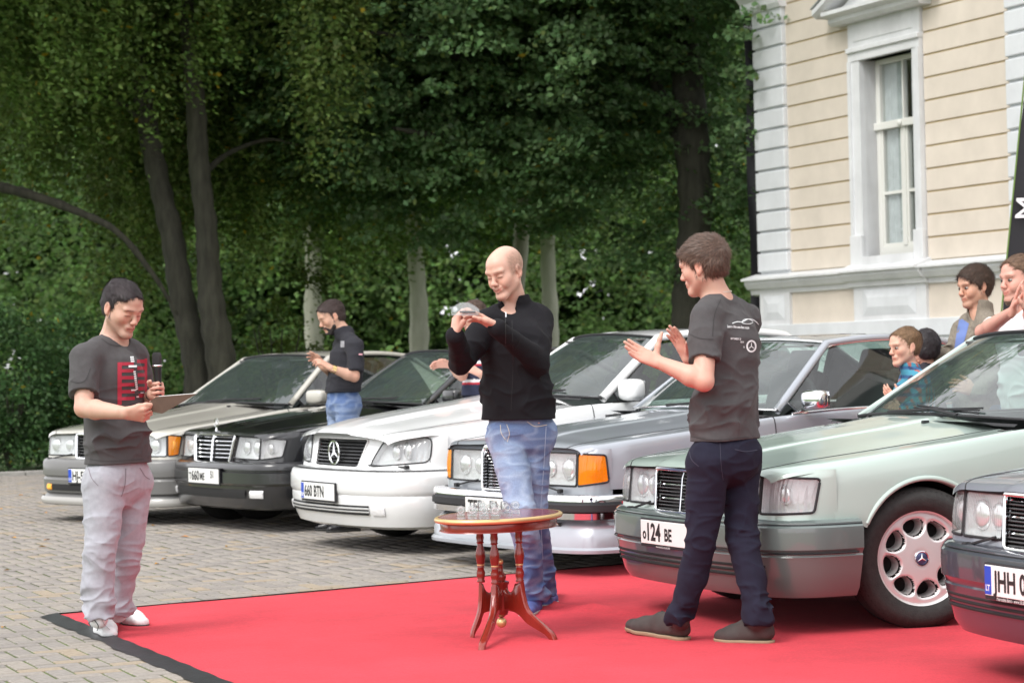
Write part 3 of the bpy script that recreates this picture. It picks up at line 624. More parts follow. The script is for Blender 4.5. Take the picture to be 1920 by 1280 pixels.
def car(name, pose, label, D):
    X, Y, th = pose
    t = empty(name, (X, Y, 0), label, 'car', 'classic cars parked in a row', rotz=math.atan2(-cos(th), -sin(th)))
    pm = D['paint']; bm_ = D.get('bumper_mat', pm); T = D['st']; s0 = T[0][0]
    bow = lambda y: D['bow'] * (abs(y) / .8) ** D.get('bowp', 2.2)
    fade = lambda s: max(0, 1 - s / D.get('fade', .9)) ** 2
    XX = lambda s, y: s + bow(y) * fade(s)
    W = lambda s: prs(T, s, 1); ZE = lambda s: prs(T, s, 2); ZC = lambda s: prs(T, s, 3)
    wz = D['wheels']; R = D.get('arch', .355); zw = D.get('wr', .315)
    # ---- upper shell (wings, bonnet, boot) as a lofted skin
    xs = sorted(set(np.round(np.concatenate([np.linspace(s0, s0 + .10, 9), np.linspace(s0 + .10, .45, 12), np.linspace(.45, 1.75, 53), np.linspace(1.75, 3.2, 30), np.linspace(3.2, T[-1][0], 64)]), 4)))
    zht = D['zhead'][1] + .006; zhb = .50
    def section(s):
        w = W(s); ze = ZE(s); zc = ZC(s); br = D.get('bulge', .010) * min(1, s / .3)
        zz0 = min(ze - .035, zht)
        side = [(w - .09, .20), (w - .02, .235), (w - .004, .33), (w, .44), (w - .002, .52), (w - .008, .60)] + [(w - .016 - .010 * (zz0 - .6) * 4, zz0)]
        top = [(w - D.get('sh', .05), ze - .012), (w - D.get('sh', .05) - .045, ze)]
        hy = min(w - .15, D.get('hoody', .66)); zm = ze + (zc - ze) * .35
        top += [(hy, ze + .004), (hy * .78, ze + (zc - ze) * .45), (hy * .52, ze + (zc - ze) * .74), (.27, ze + (zc - ze) * .88), (.225, ze + (zc - ze) * .9 + br), (.1, zc - .001 + br * .9), (0, zc + br)]
        return side, top
    rows = []
    for s in xs:
        side, top = section(s); a = crom(side + top[:2], 4); b = crom(top[1:], 5)
        pts = np.vstack([a, b[1:]]); rows.append([(XX(s, y), y, z) for y, z in pts])
    G = np.array(rows); nu, nv = G.shape[:2]; jside = 4 * 6; jsh = 4 * 8; jhood = jsh + 5
    i_h = int(np.searchsorted(xs, D['wrap'] - 1e-3)); i_cowl = int(np.searchsorted(xs, D['cowl'])); i_deck = int(np.searchsorted(xs, D['deck']))
    def keep(i, j):
        s = (xs[i] + xs[min(i + 1, nu - 1)]) / 2; c = (G[i, j] + G[i + 1, j + 1]) / 2
        if j < jside and i < i_h: return False
        if j < jside and c[2] < .505 and s < wz[0]: return False
        for xw in wz:
            if j < jside and hypot(c[0] - xw, c[2] - zw) < R: return False
        if j >= jsh - 1 and i_cowl <= i < i_deck: return False
        return True
    Fb, Fh, Ft = [], [], []; gap = []
    idx = np.arange(nu * nv).reshape(nu, nv)
    ihd = int(np.searchsorted(xs, s0 + .02))
    for i in range(nu - 1):
        for j in range(nv - 1):
            if not keep(i, j): continue
            f = (idx[i, j], idx[i + 1, j], idx[i + 1, j + 1], idx[i, j + 1])
            if j >= jhood and i < i_cowl: Fh.append(f)
            elif j >= jhood and i >= i_deck: Ft.append(f)
            else: Fb.append(f)
    def snap(Vv, Ff):
        # pull the ragged wheel-arch rim on to its circle
        cnt = {}
        for f in Ff:
            for k in range(4):
                e = tuple(sorted((f[k], f[(k + 1) % 4]))); cnt[e] = cnt.get(e, 0) + 1
        for (a, b), c in cnt.items():
            if c == 1:
                for v in (a, b):
                    p = Vv[v]
                    for xw in wz:
                        d = hypot(p[0] - xw, p[2] - zw)
                        if d < R * 1.16 and v % nv < jside and p[2] > .22: p[0] = xw + (p[0] - xw) * R / d; p[2] = zw + (p[2] - zw) * R / d
    def both(Ff, name, m, par=t, dy=0, **kw):
        used = sorted({v for f in Ff for v in f}); mp = {v: k for k, v in enumerate(used)}
        V = Gf[used]; n = len(V); F1 = [tuple(mp[v] for v in f) for f in Ff]
        V2 = V * [1, -1, 1]; F2 = [tuple(mp[v] + n for v in f[::-1]) for f in Ff]
        VV = np.vstack([V, V2]); VV = VV * [-1, 1, 1]
        o = meshobj(name, VV, [f for f in F1 + F2], m, par, True); b = bmesh.new(); b.from_mesh(o.data); bmesh.ops.remove_doubles(b, verts=b.verts, dist=.0006); bmesh.ops.recalc_face_normals(b, faces=b.faces); b.to_mesh(o.data); b.free(); return o
    Gf = G.reshape(-1, 3).copy(); snap(Gf, Fb)
    body = both(Fb, 'body', pm)
    hood = both(Fh, 'bonnet', pm)
    if Ft: both(Ft, 'boot_lid', pm)
    # shut line between bonnet and wings
    for sgn in (1, -1):
        x = CarMB(); L = [G[i, jhood] * [1, sgn, 1] + [0, 0, .0005] for i in range(0, i_cowl + 1)]; x.tube(L, .0035, 5, flat=.5); x.build('shut_line', m_blk, t)
    x = CarMB(); L = [G[i_cowl, j] * [1, sg, 1] + [.012, 0, -.004] for sg, rg in ((-1, range(jhood, nv)), (1, range(nv - 1, jhood - 1, -1))) for j in rg]
    x.tube(L, .012, 6, flat=.5); x.build('scuttle_seal', m_blk, t)
    # ---- nose panels
    ye = D.get('ynose', .70)
    def nose_path(p0=0, n1=22):
        w0 = W(s0); P = [(XX(s0, y), y) for y in np.linspace(0, w0 * .96, n1)]
        # rounded corner into the wing side
        for s in np.linspace(s0 + .002, D['wrap'] + .02, 17): P.append((XX(s, W(s)), W(s) - .001))
        P = np.array(P); d = np.concatenate([[0], np.cumsum(np.hypot(*np.diff(P, axis=0).T))]); return P, d
    NP, ND = nose_path(); Lp = ND[-1]
    P2 = np.stack([np.interp(np.linspace(0, Lp, 90), ND, NP[:, k]) for k in (0, 1)], 1)
    Nn = np.gradient(P2, axis=0); Nn = np.stack([-Nn[:, 1], Nn[:, 0]], 1); Nn /= np.linalg.norm(Nn, axis=1, keepdims=True)
    zt = lambda p: min(D['zhead'][1] + .012, 9); rake = D.get('rake', .12)
    def F(p, z, off=0):
        "point on the nose: arc length p (either sign), height z"
        a = min(abs(p), Lp) / Lp * 89; i = min(int(a), 88); f = a - i; q = P2[i] * (1 - f) + P2[i + 1] * f; n = Nn[i] * (1 - f) + Nn[i + 1] * f; n = n / np.linalg.norm(n)
        sf = min(1, max(0, (Lp - abs(p)) / .22)); o = off - ((z - .5) * rake + max(0, z - D['zhead'][1] + .01) * .8) * sf - .003 * (1 - sf); q = q + n * o; return np.array([q[0], q[1] * (1 if p >= 0 else -1), z])
    polys = D['lamps']                   # list of dicts: quad corners (p,z) tl,tr,br,bl on the +side
    def inside(q, p, z):
        c = 0; n = len(q)
        for k in range(n):
            (x1, y1), (x2, y2) = q[k], q[(k + 1) % n]
            if (y1 > z) != (y2 > z) and p < (x2 - x1) * (z - y1) / (y2 - y1) + x1: c ^= 1
        return c
    gq = D['grille']['q']; gpoly = [(-gq[0][0], gq[0][1]), (gq[0][0], gq[0][1]), (gq[1][0], gq[1][1]), (-gq[1][0], gq[1][1])]
    ps = np.linspace(-Lp, Lp, 261); zs = np.linspace(D.get('znb', .46), D['zhead'][1] + .02, 30)
    Gn = np.array([[F(p, z) for z in zs] for p in ps]); ix = np.arange(Gn.shape[0] * Gn.shape[1]).reshape(Gn.shape[:2]); Fn = []
    for i in range(len(ps) - 1):
        for j in range(len(zs) - 1):
            p = (ps[i] + ps[i + 1]) / 2; z = (zs[j] + zs[j + 1]) / 2
            if inside(gpoly, p, z) or any(inside(l['q'], abs(p), z) for l in polys): continue
            Fn.append((ix[i, j], ix[i, j + 1], ix[i + 1, j + 1], ix[i + 1, j]))
    used = sorted({v for f in Fn for v in f}); mp = {v: k for k, v in enumerate(used)}
    x = CarMB(); x.add(Gn.reshape(-1, 3)[used], [tuple(mp[v] for v in f) for f in Fn]); x.build('nose_panel', pm, t, smooth=True)
    def quadpatch(q, sg, off, nu_=14, nv_=8, bulge=0., inset=0.):
        q = np.array(q, float); c = q.mean(0); q = q + (c - q) * inset; out = []
        for a in np.linspace(0, 1, nu_):
            r = []
            for b in np.linspace(0, 1, nv_):
                pz = (q[0] * (1 - a) + q[1] * a) * (1 - b) + (q[3] * (1 - a) + q[2] * a) * b
                r.append(F(sg * pz[0], pz[1], off + bulge * 16 * a * (1 - a) * b * (1 - b)))
            out.append(r)
        return out
    def outline(q, sg, off, n=8, rc=.18):
        q = np.array(q, float); out = []; m = len(q)
        for k in range(m):
            a, b, c = q[k - 1], q[k], q[(k + 1) % m]; la = np.linalg.norm(a - b); lc = np.linalg.norm(c - b); r = min(D.get('lr', .018), la * .3, lc * .3); a1 = b + (a - b) / la * r; c1 = b + (c - b) / lc * r
            for u in np.linspace(0, 1, 5): pz = a1 * (1 - u) ** 2 + 2 * b * u * (1 - u) + c1 * u * u; out.append(pz)
            # straight run
            c2 = c + (b - c) / lc * r
            for u in np.linspace(0, 1, n)[1:-1]: out.append(c1 * (1 - u) + c2 * u)
        return [F(sg * p, z, off) for p, z in out]
    for L in polys:
        for sg in (1, -1):
            h = CarMB(); back = quadpatch(L['q'], sg, -.040, inset=.06); fr_ = quadpatch(L['q'], sg, -.004)
            h.grid(back)
            fr_ = np.array(fr_); back = np.array(back)
            ring = lambda A: np.concatenate([A[:, 0], A[-1, 1:], A[-2::-1, -1], A[0, -2:0:-1]])
            h.grid([ring(fr_), ring(back)], close_v=True)
            ho = h.build(L['name'], L.get('bowl', m_bowl), t, smooth=True)
            x = CarMB(); x.grid(quadpatch(L['q'], sg, .002, bulge=L.get('bulge', .008))); x.build('lens', L['lens'], ho, smooth=True)
            x = CarMB(); x.tube(outline(L['q'], sg, .002), D.get('gasket', .006), 6, close=True); x.build('lamp_seal', m_blk if not L.get('chrome') else m_chrome, ho, smooth=True)
            for bx, bz, br in L.get('bulbs', []):
                q = np.array(L['q'], float); pz = (q[0] * (1 - bx) + q[1] * bx) * (1 - bz) + (q[3] * (1 - bx) + q[2] * bx) * bz
                x = CarMB(); c = F(sg * pz[0], pz[1], -.030); V, Fc = ico(c, (br * .30, br, br), 2); x.add(V, Fc); x.build('reflector_bowl', L.get('bulbm', m_bowl2), ho, smooth=True)
            for a in L.get('bars', []):
                q = np.array(L['q'], float); x = CarMB(); x.tube([F(sg * ((q[0] * (1 - a) + q[1] * a) * (1 - b) + (q[3] * (1 - a) + q[2] * a) * b)[0], ((q[0] * (1 - a) + q[1] * a) * (1 - b) + (q[3] * (1 - a) + q[2] * a) * b)[1], .004) for b in np.linspace(0, 1, 6)], .004, 5); x.build('divider', m_blkg, ho)
            if L.get('wiper'):
                q = np.array(L['q'], float); x = CarMB(); a0 = F(sg * (q[3][0] * .3 + q[2][0] * .7), q[2][1] - .03, .03); a1 = F(sg * (q[3][0] + .02), q[3][1] + .01, .02)
                x.tube([a0, a1], .006, 5); x.box(a0, (.03, .03, .025), bev=.005); x.build('lamp_wiper', m_blk, ho)
    # ---- grille
    g = D['grille']; gr = CarMB(); gx = -.035
    gr.grid([[F(p, z, -.05) for z in np.linspace(gq[1][1] - .01, gq[0][1] + .01, 4)] for p in np.linspace(-gq[0][0] - .01, gq[0][0] + .01, 14)]); go = gr.build('grille', m_blk, t, smooth=False)
    gw = lambda z: gq[1][0] + (gq[0][0] - gq[1][0]) * (z - gq[1][1]) / (gq[0][1] - gq[1][1])
    po = g.get('proud', .025)
    for k in range(g['n']):
        z = gq[1][1] + (gq[0][1] - gq[1][1]) * (k + .7) / (g['n'] + .4); w_ = gw(z) - .006; x = CarMB()
        big = g.get('every') and k % g['every'] == g['every'] - 1
        P = []
        for p in np.linspace(-w_, w_, 13):
            a = F(p, z, po * .6 - .004); hgt = g['h'] * (1.25 if big else 1.)
            P.append([a + [0, 0, -hgt / 2], a + [-.003, 0, 0], a + [0, 0, hgt / 2], a + [.03, 0, hgt / 2], a + [.03, 0, -hgt / 2]])
        x.grid(P, close_v=True); x.build('slat', (m_chrome if g.get('chromeslat') or big else g.get('slatm', mat('grille_grey', (.05, .05, .052), .5))), go, smooth=False)
    for a in g.get('posts', []):
        x = CarMB(); x.tube([F(a * gw(z), z, po * .6 + .006) for z in np.linspace(gq[1][1], gq[0][1], 6)], g.get('pr', .006), 6); x.build('post', g.get('postm', m_chrome), go)
    if g.get('mesh'):
        x = CarMB()
        for p in np.linspace(-gq[0][0], gq[0][0], 34)[1:-1]:
            x.tube([F(p * gw(z) / gq[0][0], z, po * .3 - .012) for z in (gq[1][1], gq[0][1])], .003, 4, caps=False)
        x.build('mesh_bars', m_blkg, go)
    if g.get('frame', True):
        fm = g.get('framem', m_chrome); fw_ = g.get('fw', .012); x = CarMB()
        oq = [(-gq[0][0], gq[0][1]), (gq[0][0], gq[0][1]), (gq[1][0], gq[1][1]), (-gq[1][0], gq[1][1])]
        P = []
        for k in range(4):
            a, b = oq[k], oq[(k + 1) % 4]
            for u in np.linspace(.04, .96, 10): P.append(F(a[0] * (1 - u) + b[0] * u, a[1] * (1 - u) + b[1] * u, po))
        x.tube(P, fw_, 8, close=True, up=(1, 0, .3)); 
        P0 = np.array(P); P1 = np.array([q + [po + .01, 0, 0] for q in P]); x.grid([P0, P1], close_v=True)
        if g.get('cap'):
            c_ = g['cap']; x.grid([[F(p, gq[0][1] + a[1], po + a[0]) for a in ((-.0, -.012), (.014, -.006), (.014, c_ - .01), (.0, c_), (-.05, c_ + .006))] for p in np.linspace(-gq[0][0] - .004, gq[0][0] + .004, 14)])
        x.build('surround', fm, go, smooth=True)
    def star(c, r, par, R=None, m=m_chrome, ring=True, up=False):
        x = CarMB()
        if ring: an = np.linspace(0, 2 * pi, 25)[:-1]; x.tube([(0, r * cos(a), r * sin(a)) for a in an], r * .09, 6, close=True, up=(1, 0, 0))
        for k in range(3):
            a = pi / 2 + k * 2 * pi / 3; d = np.array([0, cos(a), sin(a)]); n_ = np.array([0, -sin(a), cos(a)]); w_ = r * .15
            x.add([d * r * .97, n_ * w_ - [0, 0, 0], [-r * .14, 0, 0], -n_ * w_, [r * .10, 0, 0]], [(0, 1, 2), (0, 2, 3), (0, 3, 4), (0, 4, 1)])
        V = np.concatenate(x.V)
        if R is not None: V = V @ np.array(R).T
        y = CarMB(); y.add(V + np.array(c), x.F); return y.build('star_emblem', m, par)
    if g.get('star'): star(F(0, (gq[0][1] + gq[1][1]) / 2, po + .02), g['star'], go)
    if D.get('ornament'):
        c = np.array([XX(s0, 0) + .035, 0, ZC(s0 + .03) + D.get('bulge', .01) * .2]); so_ = star(c + [0, 0, .062], .034, t)
        x = CarMB(); x.tube([c - [0, 0, .005], c + [0, 0, .028]], [.012, .005], 8); x.build('emblem_foot', m_chrome, so_)
    # ---- bumper
    bp = D['bumper']
    BP = np.array(bp['path'], float); BP = crom(BP, 6); dd = np.concatenate([[0], np.cumsum(np.hypot(*np.diff(BP, axis=0).T))]); nb_ = 46
    BP = np.stack([np.interp(np.linspace(0, dd[-1], nb_), dd, BP[:, k]) for k in (0, 1)], 1); BP[0, 1] = 0
    BN_ = np.gradient(BP, axis=0); BN_ = np.stack([-BN_[:, 1], BN_[:, 0]], 1); BN_ /= np.linalg.norm(BN_, axis=1, keepdims=True); BN_[0] = (-1, 0)
    full = np.vstack([BP[::-1] * [1, -1], BP[1:]]); fulln = np.vstack([BN_[::-1] * [1, -1], BN_[1:]]); tt = np.linspace(-1, 1, len(full))
    def BPt(k, off, z, t_=None): n = fulln[k]; return np.array([full[k][0] + n[0] * off, full[k][1] + n[1] * off, z])
    bobj = None
    for q, pr in enumerate(bp['profiles']):
        prof = pr['p']; k0, k1 = pr.get('range', (-1, 1)); ks = [k for k in range(len(full)) if k0 - 1e-6 <= tt[k] <= k1 + 1e-6]
        if pr.get('smooth'): prof = crom(np.array(prof), 4)
        sides = [ks] if not pr.get('mirror') else [[k for k in ks], [len(full) - 1 - k for k in ks]]
        for si, kk in enumerate(sides):
            x = CarMB(); lift = pr.get('lift', 0)
            x.grid([[BPt(k, o, z + lift * abs(tt[k]) ** 6) for o, z in prof] for k in kk]); n_ = len(prof); b0 = x.n - n_ * len(kk)
            if pr.get('cap', True): x.F.append(tuple(range(b0, b0 + n_))); x.F.append(tuple(range(x.n - n_, x.n))[::-1])
            o = x.build(pr['name'], pr.get('m', bm_), t if bobj is None or pr.get('top') else bobj, smooth=True, flat=35)
            if bobj is None: bobj = o
    bidx = lambda y: min(range(len(full)), key=lambda k: abs(full[k][1] - y))
    # ---- number plate
    pl = D['plate']; x = CarMB(); xo = full[bidx(0)][0] - pl.get('off', .02)
    zc = pl['z']; Wp, Hp = .52, .112; x.box((xo + .006, pl.get('y', 0), zc), (.012, Wp + .02, Hp + .024), bev=.003); po_ = x.build('plate_holder', m_blk, t)
    x = CarMB(); x.box((xo - .002, pl.get('y', 0), zc + .003), (.006, Wp, Hp), bev=.002); pp = x.build('number_plate', m_plate, po_)
    def dectext(s, y, z, h, m, par, xx=xo - .0062, wsc=.82, bold=.03):
        V, Ff = text_mesh(s, h / .72, bold)
        if not len(V): return
        # seen from the front: reading direction runs towards the car's left (+y)
        Vv = np.stack([np.full(len(V), xx), y + V[:, 0] * wsc, z + V[:, 1]], 1); c = CarMB(); c.add(Vv, Ff); c.build('lettering', m, par)
    y0 = pl.get('y', 0) - Wp / 2
    if pl['kind'] == 'eu':
        x = CarMB(); x.box((xo - .0058, y0 + .022, zc + .003), (.0012, .042, Hp - .008)); x.build('country_band', m_blue, pp)
        dectext(pl.get('cc', ''), y0 + .008, zc - .035, .022, m_plate, pp, xo - .0068)
        dectext(pl['text'], y0 + .055, zc - .032, .075, m_ink, pp, wsc=.80)
    else:
        for (s_, y_, z_, h_) in pl['items']: dectext(s_, y0 + y_, zc + z_, h_, m_ink, pp, wsc=.85)
    for (s_, y_, h_) in pl.get('under', []): dectext(s_, y0 + y_, zc - Hp / 2 - .012, h_, m_plate, po_, xo - .0008, bold=.0)
    # ---- wheels
    def wheel(xw, yw, steer=0., kind='plain', label=None):
        sg = 1 if yw > 0 else -1; wr = D.get('wr', .315); rr = D.get('rim', .205); tw = .098
        a = -steer; Rz = np.array([[cos(a), sin(a), 0], [-sin(a), cos(a), 0], [0, 0, 1]]) ; Ry = np.array([[1, 0, 0], [0, 0, sg], [0, 1, 0]])  # lathe z -> y outwards
        R_ = Rz @ Ry; c = np.array([xw, yw - sg * .01, wr])
        prof = [(rr - .005, -tw), (rr + .03, -tw - .004), (wr - .035, -tw - .012), (wr - .012, -tw + .012), (wr - .002, -tw + .03), (wr, -.03), (wr, .03), (wr - .002, tw - .03), (wr - .012, tw - .012), (wr - .035, tw + .010), (rr + .05, tw + .014), (rr + .022, tw + .008), (rr + .004, tw - .002), (rr - .004, tw - .012)]
        x = CarMB(); x.lathe(prof, 64, c, R_)
        wo = x.build('wheel', m_tyre, t, smooth=True)
        # tread blocks on the shoulder
        x = CarMB(); nt_ = 72
        for k in range(nt_):
            an = k * 2 * pi / nt_
            for (r0, z0, r1, z1) in ((wr + .001, tw - .045, wr - .016, tw - .004), (wr + .001, -tw + .045, wr - .016, -tw + .004)):
                d0 = np.array([cos(an), sin(an)]); d1 = np.array([cos(an + .022), sin(an + .022)])
                P = [(*(d0 * r0), z0), (*(d1 * r0), z0), (*(d1 * r1), z1), (*(d0 * r1), z1)]; x.add(np.array(P) @ R_.T + c, [(0, 1, 2, 3)])
        for z0 in (-.045, -.015, .015, .045):
            an = np.linspace(0, 2 * pi, 65)[:-1]; P = [[(cos(b_) * (wr + .0008), sin(b_) * (wr + .0008), z0 + e) for b_ in an] for e in (-.003, .003)]; P = np.array(P) @ R_.T + c; x.grid(P, close_v=True)
        x.build('tread_grooves', m_under, wo)
        if kind == 'holes':
            nr, na_ = 30, 160; P = np.zeros((nr, na_, 3)); rad = np.linspace(.02, rr - .012, nr); an = np.linspace(0, 2 * pi, na_, endpoint=False)
            hr = .142; 
            hole = lambda r, a_: min(hypot((r * cos(a_ - k * pi / 4 - .2) - hr) / .036, r * sin(a_ - k * pi / 4 - .2) / .044 * (1.0 + .25 * (hr - r) / .04)) for k in range(8))
            Hm = np.zeros((nr, na_))
            for i in range(nr):
                for j in range(na_):
                    h_ = hole(rad[i], an[j]); Hm[i, j] = h_; z = tw - .014 - .018 * (1 - (rad[i] / rr) ** 2) ** .5 * 0 - .012 * (rad[i] / rr) ** 2 - .03 * max(0, .22 - rad[i] / rr)
                    z -= .020 * max(0, 1 - max(0, h_ - 1) / .30) ** 2
                    P[i, j] = (rad[i] * cos(an[j]), rad[i] * sin(an[j]), z)
            V = P.reshape(-1, 3) @ R_.T + c; Fm = []
            for i in range(nr - 1):
                for j in range(na_):
                    j2 = (j + 1) % na_
                    if min(Hm[i, j], Hm[i + 1, j], Hm[i, j2], Hm[i + 1, j2]) < 1.: continue
                    Fm.append((i * na_ + j, (i + 1) * na_ + j, (i + 1) * na_ + j2, i * na_ + j2))
            x = CarMB(); x.add(V, Fm); ro = x.build('rim', m_alloy, wo, smooth=True)
            x = CarMB()
            for k in range(8):   # hole walls
                a_ = k * pi / 4 + .2; an2 = np.linspace(0, 2 * pi, 28, endpoint=False); P = []
                for zz_, sc_ in ((tw - .043, 1.03), (tw - .062, .93), (tw - .11, .88)): 
                    row = []
                    for b_ in an2:
                        u_ = .036 * sc_ * cos(b_); v_ = .044 * sc_ * sin(b_) / (1 - .25 * u_ / .04); q = np.array([cos(a_) * (hr + u_) - sin(a_) * v_, sin(a_) * (hr + u_) + cos(a_) * v_, zz_]); row.append(R_ @ q + c)
                    P.append(row)
                x.grid(P, close_v=True)
            x.build('rim_hole_wall', m_alloy, ro, smooth=True)
            x = CarMB(); x.lathe([(rr - .014, tw - .03), (rr - .010, tw - .014), (rr - .002, tw - .010), (rr + .006, tw - .004), (rr + .006, tw - .012)], 64, c, R_); x.build('rim_lip', m_alloy, ro, smooth=True)
            x = CarMB(); x.lathe([(0, tw - .012), (.030, tw - .013), (.036, tw - .02), (.036, tw - .05)], 28, c, R_); hub = x.build('hub_cap', mat('hub_blue', (.08, .10, .2), .3, metal=.5), ro, smooth=True)
            x = CarMB()
            for k in range(3):
                b_ = pi / 2 + k * 2 * pi / 3; d = np.array([cos(b_), sin(b_)]); n2 = np.array([-sin(b_), cos(b_)]); P = [(*(d * .026), tw - .0105), (*(n2 * .005), tw - .0105), (0, 0, tw - .0075), (*(-n2 * .005), tw - .0105)]; x.add(np.array(P) @ R_.T + c, [(0, 1, 2), (0, 2, 3)])
            an2 = np.linspace(0, 2 * pi, 28, endpoint=False); x.tube(np.array([(cos(b_) * .031, sin(b_) * .031, tw - .0115) for b_ in an2]) @ R_.T + c, .0025, 5, close=True); x.build('hub_star', m_chrome, hub)
            for k in range(5):
                b_ = k * 2 * pi / 5 + .5; q = np.array([cos(b_) * .060, sin(b_) * .060, 0]); x = CarMB(); x.lathe([(.0, tw - .0262), (.006, tw - .0262), (.0115, tw - .0262), (.0128, tw - .0255)], 14, c + R_ @ q, R_); x.build('bolt_hole', m_under, ro)
        else:
            x = CarMB(); x.lathe([(0, tw - .015), (.04, tw - .016), (.06, tw - .035), (rr * .6, tw - .04), (rr - .03, tw - .03), (rr - .005, tw - .012), (rr + .004, tw - .006), (rr - .01, -tw)], 40, c, R_); ro = x.build('rim', m_alloy, wo, smooth=True)
            for k in range(10):
                b_ = k * 2 * pi / 10; q = np.array([cos(b_) * rr * .66, sin(b_) * rr * .66, 0]); x = CarMB(); x.lathe([(0, tw - .031), (.024, tw - .031), (.024, tw - .04)], 12, c + R_ @ q, R_); x.build('rim_hole', m_under, ro)
        # back of rim
        x = CarMB(); x.lathe([(0, -.02), (rr - .004, -.03), (rr - .004, tw - .03)], 32, c, R_); x.build('brake_disc', m_under, wo)
    yw_ = D.get('track', .745)
    wheel(wz[0], yw_, D.get('steer', 0), D.get('wkind', 'plain')); wheel(wz[0], -yw_, D.get('steer', 0)); wheel(wz[1], yw_, 0, D.get('wkind', 'plain') if D.get('wkind') != 'holes' else 'plain'); wheel(wz[1], -yw_)
    # wheel housings, floor, arch lips
    x = CarMB()
    x.box((wz[0] / 2 + wz[1] / 2, 0, .30), (wz[1] - wz[0] - .75, 1.50, .18)); x.box((wz[0] - .0, 0, .42), (.7, .95, .3)); x.box((wz[1] + .35, 0, .38), (1.3, 1.0, .3)); x.box((.36, 0, .34), (.35, 1.3, .22))
    for xw in wz:
        for sg in (1, -1):
            an = np.linspace(-.15, pi + .15, 22); P = [[(xw + (R + .01) * cos(a_), sg * y_, zw + (R + .01) * sin(a_)) for a_ in an] for y_ in (.50, W(xw) - .03)]; x.grid(P)
            P = [[(xw + r_ * cos(a_), sg * .50, zw + r_ * sin(a_)) for a_ in an] for r_ in (0, R + .01)]; x.grid(P)
    x.build('underbody', m_under, t)
    for xw in wz:
        for sg in (1, -1):
            x = CarMB(); an = np.linspace(-.28 if xw == wz[1] else -.22, pi + (D.get('lipend', -.50) if xw == wz[0] else .25), 36); P = []
            for (r_, o_) in ((R + .020, -.004), (R + .011, .004), (R + .002, .005), (R - .004, .0), (R - .006, -.03)):
                P.append([(xw + r_ * cos(a_), sg * (W(min(max(xw + R * cos(a_), s0), T[-1][0])) - .003 + o_ - .015 * max(0, sin(a_) * 1.15 - .75)), zw + r_ * sin(a_)) for a_ in an])
            x.grid(P); x.build('arch_lip', D.get('lipm', pm), t, smooth=True)
    # sills
    for sg in (1, -1):
        x = CarMB(); P = []
        for s in np.linspace(wz[0] + R + .01, wz[1] - R - .01, 20): w_ = W(s); P.append([(s, sg * (w_ + .004), .36), (s, sg * (w_ + .012), .34), (s, sg * (w_ + .010), .24), (s, sg * (w_ - .05), .20)])
        x.grid(P); x.build('sill', D.get('sillm', bm_), t, smooth=True, flat=40)
    # ---- glasshouse
    h = D['gh']; bc, bs, tcp, ts = [np.array(v, float) for v in (h['bc'], h['bs'], h['tc'], h['ts'])]; rc, rs, dc, ds = [np.array(v, float) for v in (h['rc'], h['rs'], h['dc'], h['ds'])]
    def arc(c, s_, k=1.8):  # curve centre -> side, returns f(t in -1..1)
        return lambda u: np.array([c[0] + (s_[0] - c[0]) * abs(u) ** k, s_[1] * u, c[2] + (s_[2] - c[2]) * abs(u) ** k])
    fb, ft_, frr, fd = arc(bc, bs), arc(tcp, ts, 2.2), arc(rc, rs, 2.2), arc(dc, ds)
    def patch(f0, f1, bul, ins=0., off=0., n=20, m_=10):
        out = []
        for u in np.linspace(-1 + ins, 1 - ins, n):
            r = []
            for v in np.linspace(ins, 1 - ins, m_):
                p = f0(u) * (1 - v) + f1(u) * v; nn = np.array([-.5 if f0 is fb else .5, 0, .85]); r.append(p + nn * (bul * 4 * v * (1 - v) + off))
            out.append(r)
        return out
    x = CarMB(); x.grid(patch(fb, ft_, .012, .015)); x.build('windscreen', D.get('wsm', m_ws), t, smooth=True)
    x = CarMB(); x.grid(patch(fd, frr, .015, .04)); x.build('rear_window', m_sg, t, smooth=True)
    # roof
    P = []; nR = 26
    for u in np.linspace(-1, 1, 25):
        r = []
        for v in np.linspace(0, 1, nR):
            a = ft_(u) * (1 - v) + frr(u) * v; a[2] += h.get('crown', .045) * 4 * v * (1 - v) * (1 - .0 * u * u); a[1] *= 1 + .03 * 4 * v * (1 - v) + h.get('rw', 0) * 4 * v * (1 - v); r.append(a)
        P.append(r)
    P = np.array(P); x = CarMB(); x.grid(P); ro = x.build('roof', D.get('roofm', pm), t, smooth=True)
    if h.get('sunroof', True):
        x = CarMB(); x.tube([P[i, j] + [0, 0, .001] for i, j in [(7, 6), (12, 6), (17, 6), (17, 11), (17, 15), (12, 15), (7, 15), (7, 11)]], .004, 5, close=True, flat=.4); x.build('sunroof_seal', m_blk, ro)
    for sg in (1, -1):
        rail = P[-1 if sg > 0 else 0]
        base = bs * [1, sg, 1]; pill = [base + (rail[0] - base) * v for v in np.linspace(0, 1, 7)]; bd = ds * [1, sg, 1]
        cp = [rail[-1] + (bd - rail[-1]) * v for v in np.linspace(0, 1, 6)]
        x = CarMB(); allp = np.vstack([pill[:-1], rail, cp[1:]]); aw = h.get('pw', .026)
        x.tube(allp, aw, 10, flat=.72, up=(0, sg * .6, .8)); x.build('pillar_and_roof_rail', pm, t, smooth=True)
        # side glass and frame
        bl = lambda s: np.array([s, sg * (W(s) - D.get('sh', .05) - .035), ZE(s) + .012])
        nn_ = 26; rr_ = np.vstack([pill[1:-1], rail, cp[1:-1]]); d_ = np.concatenate([[0], np.cumsum(np.linalg.norm(np.diff(rr_, axis=0), axis=1))]); tq = np.linspace(0, d_[-1], 40)
        top = np.stack([np.interp(tq, d_, rr_[:, k]) for k in range(3)], 1) + [0, sg * -.002, -.018]
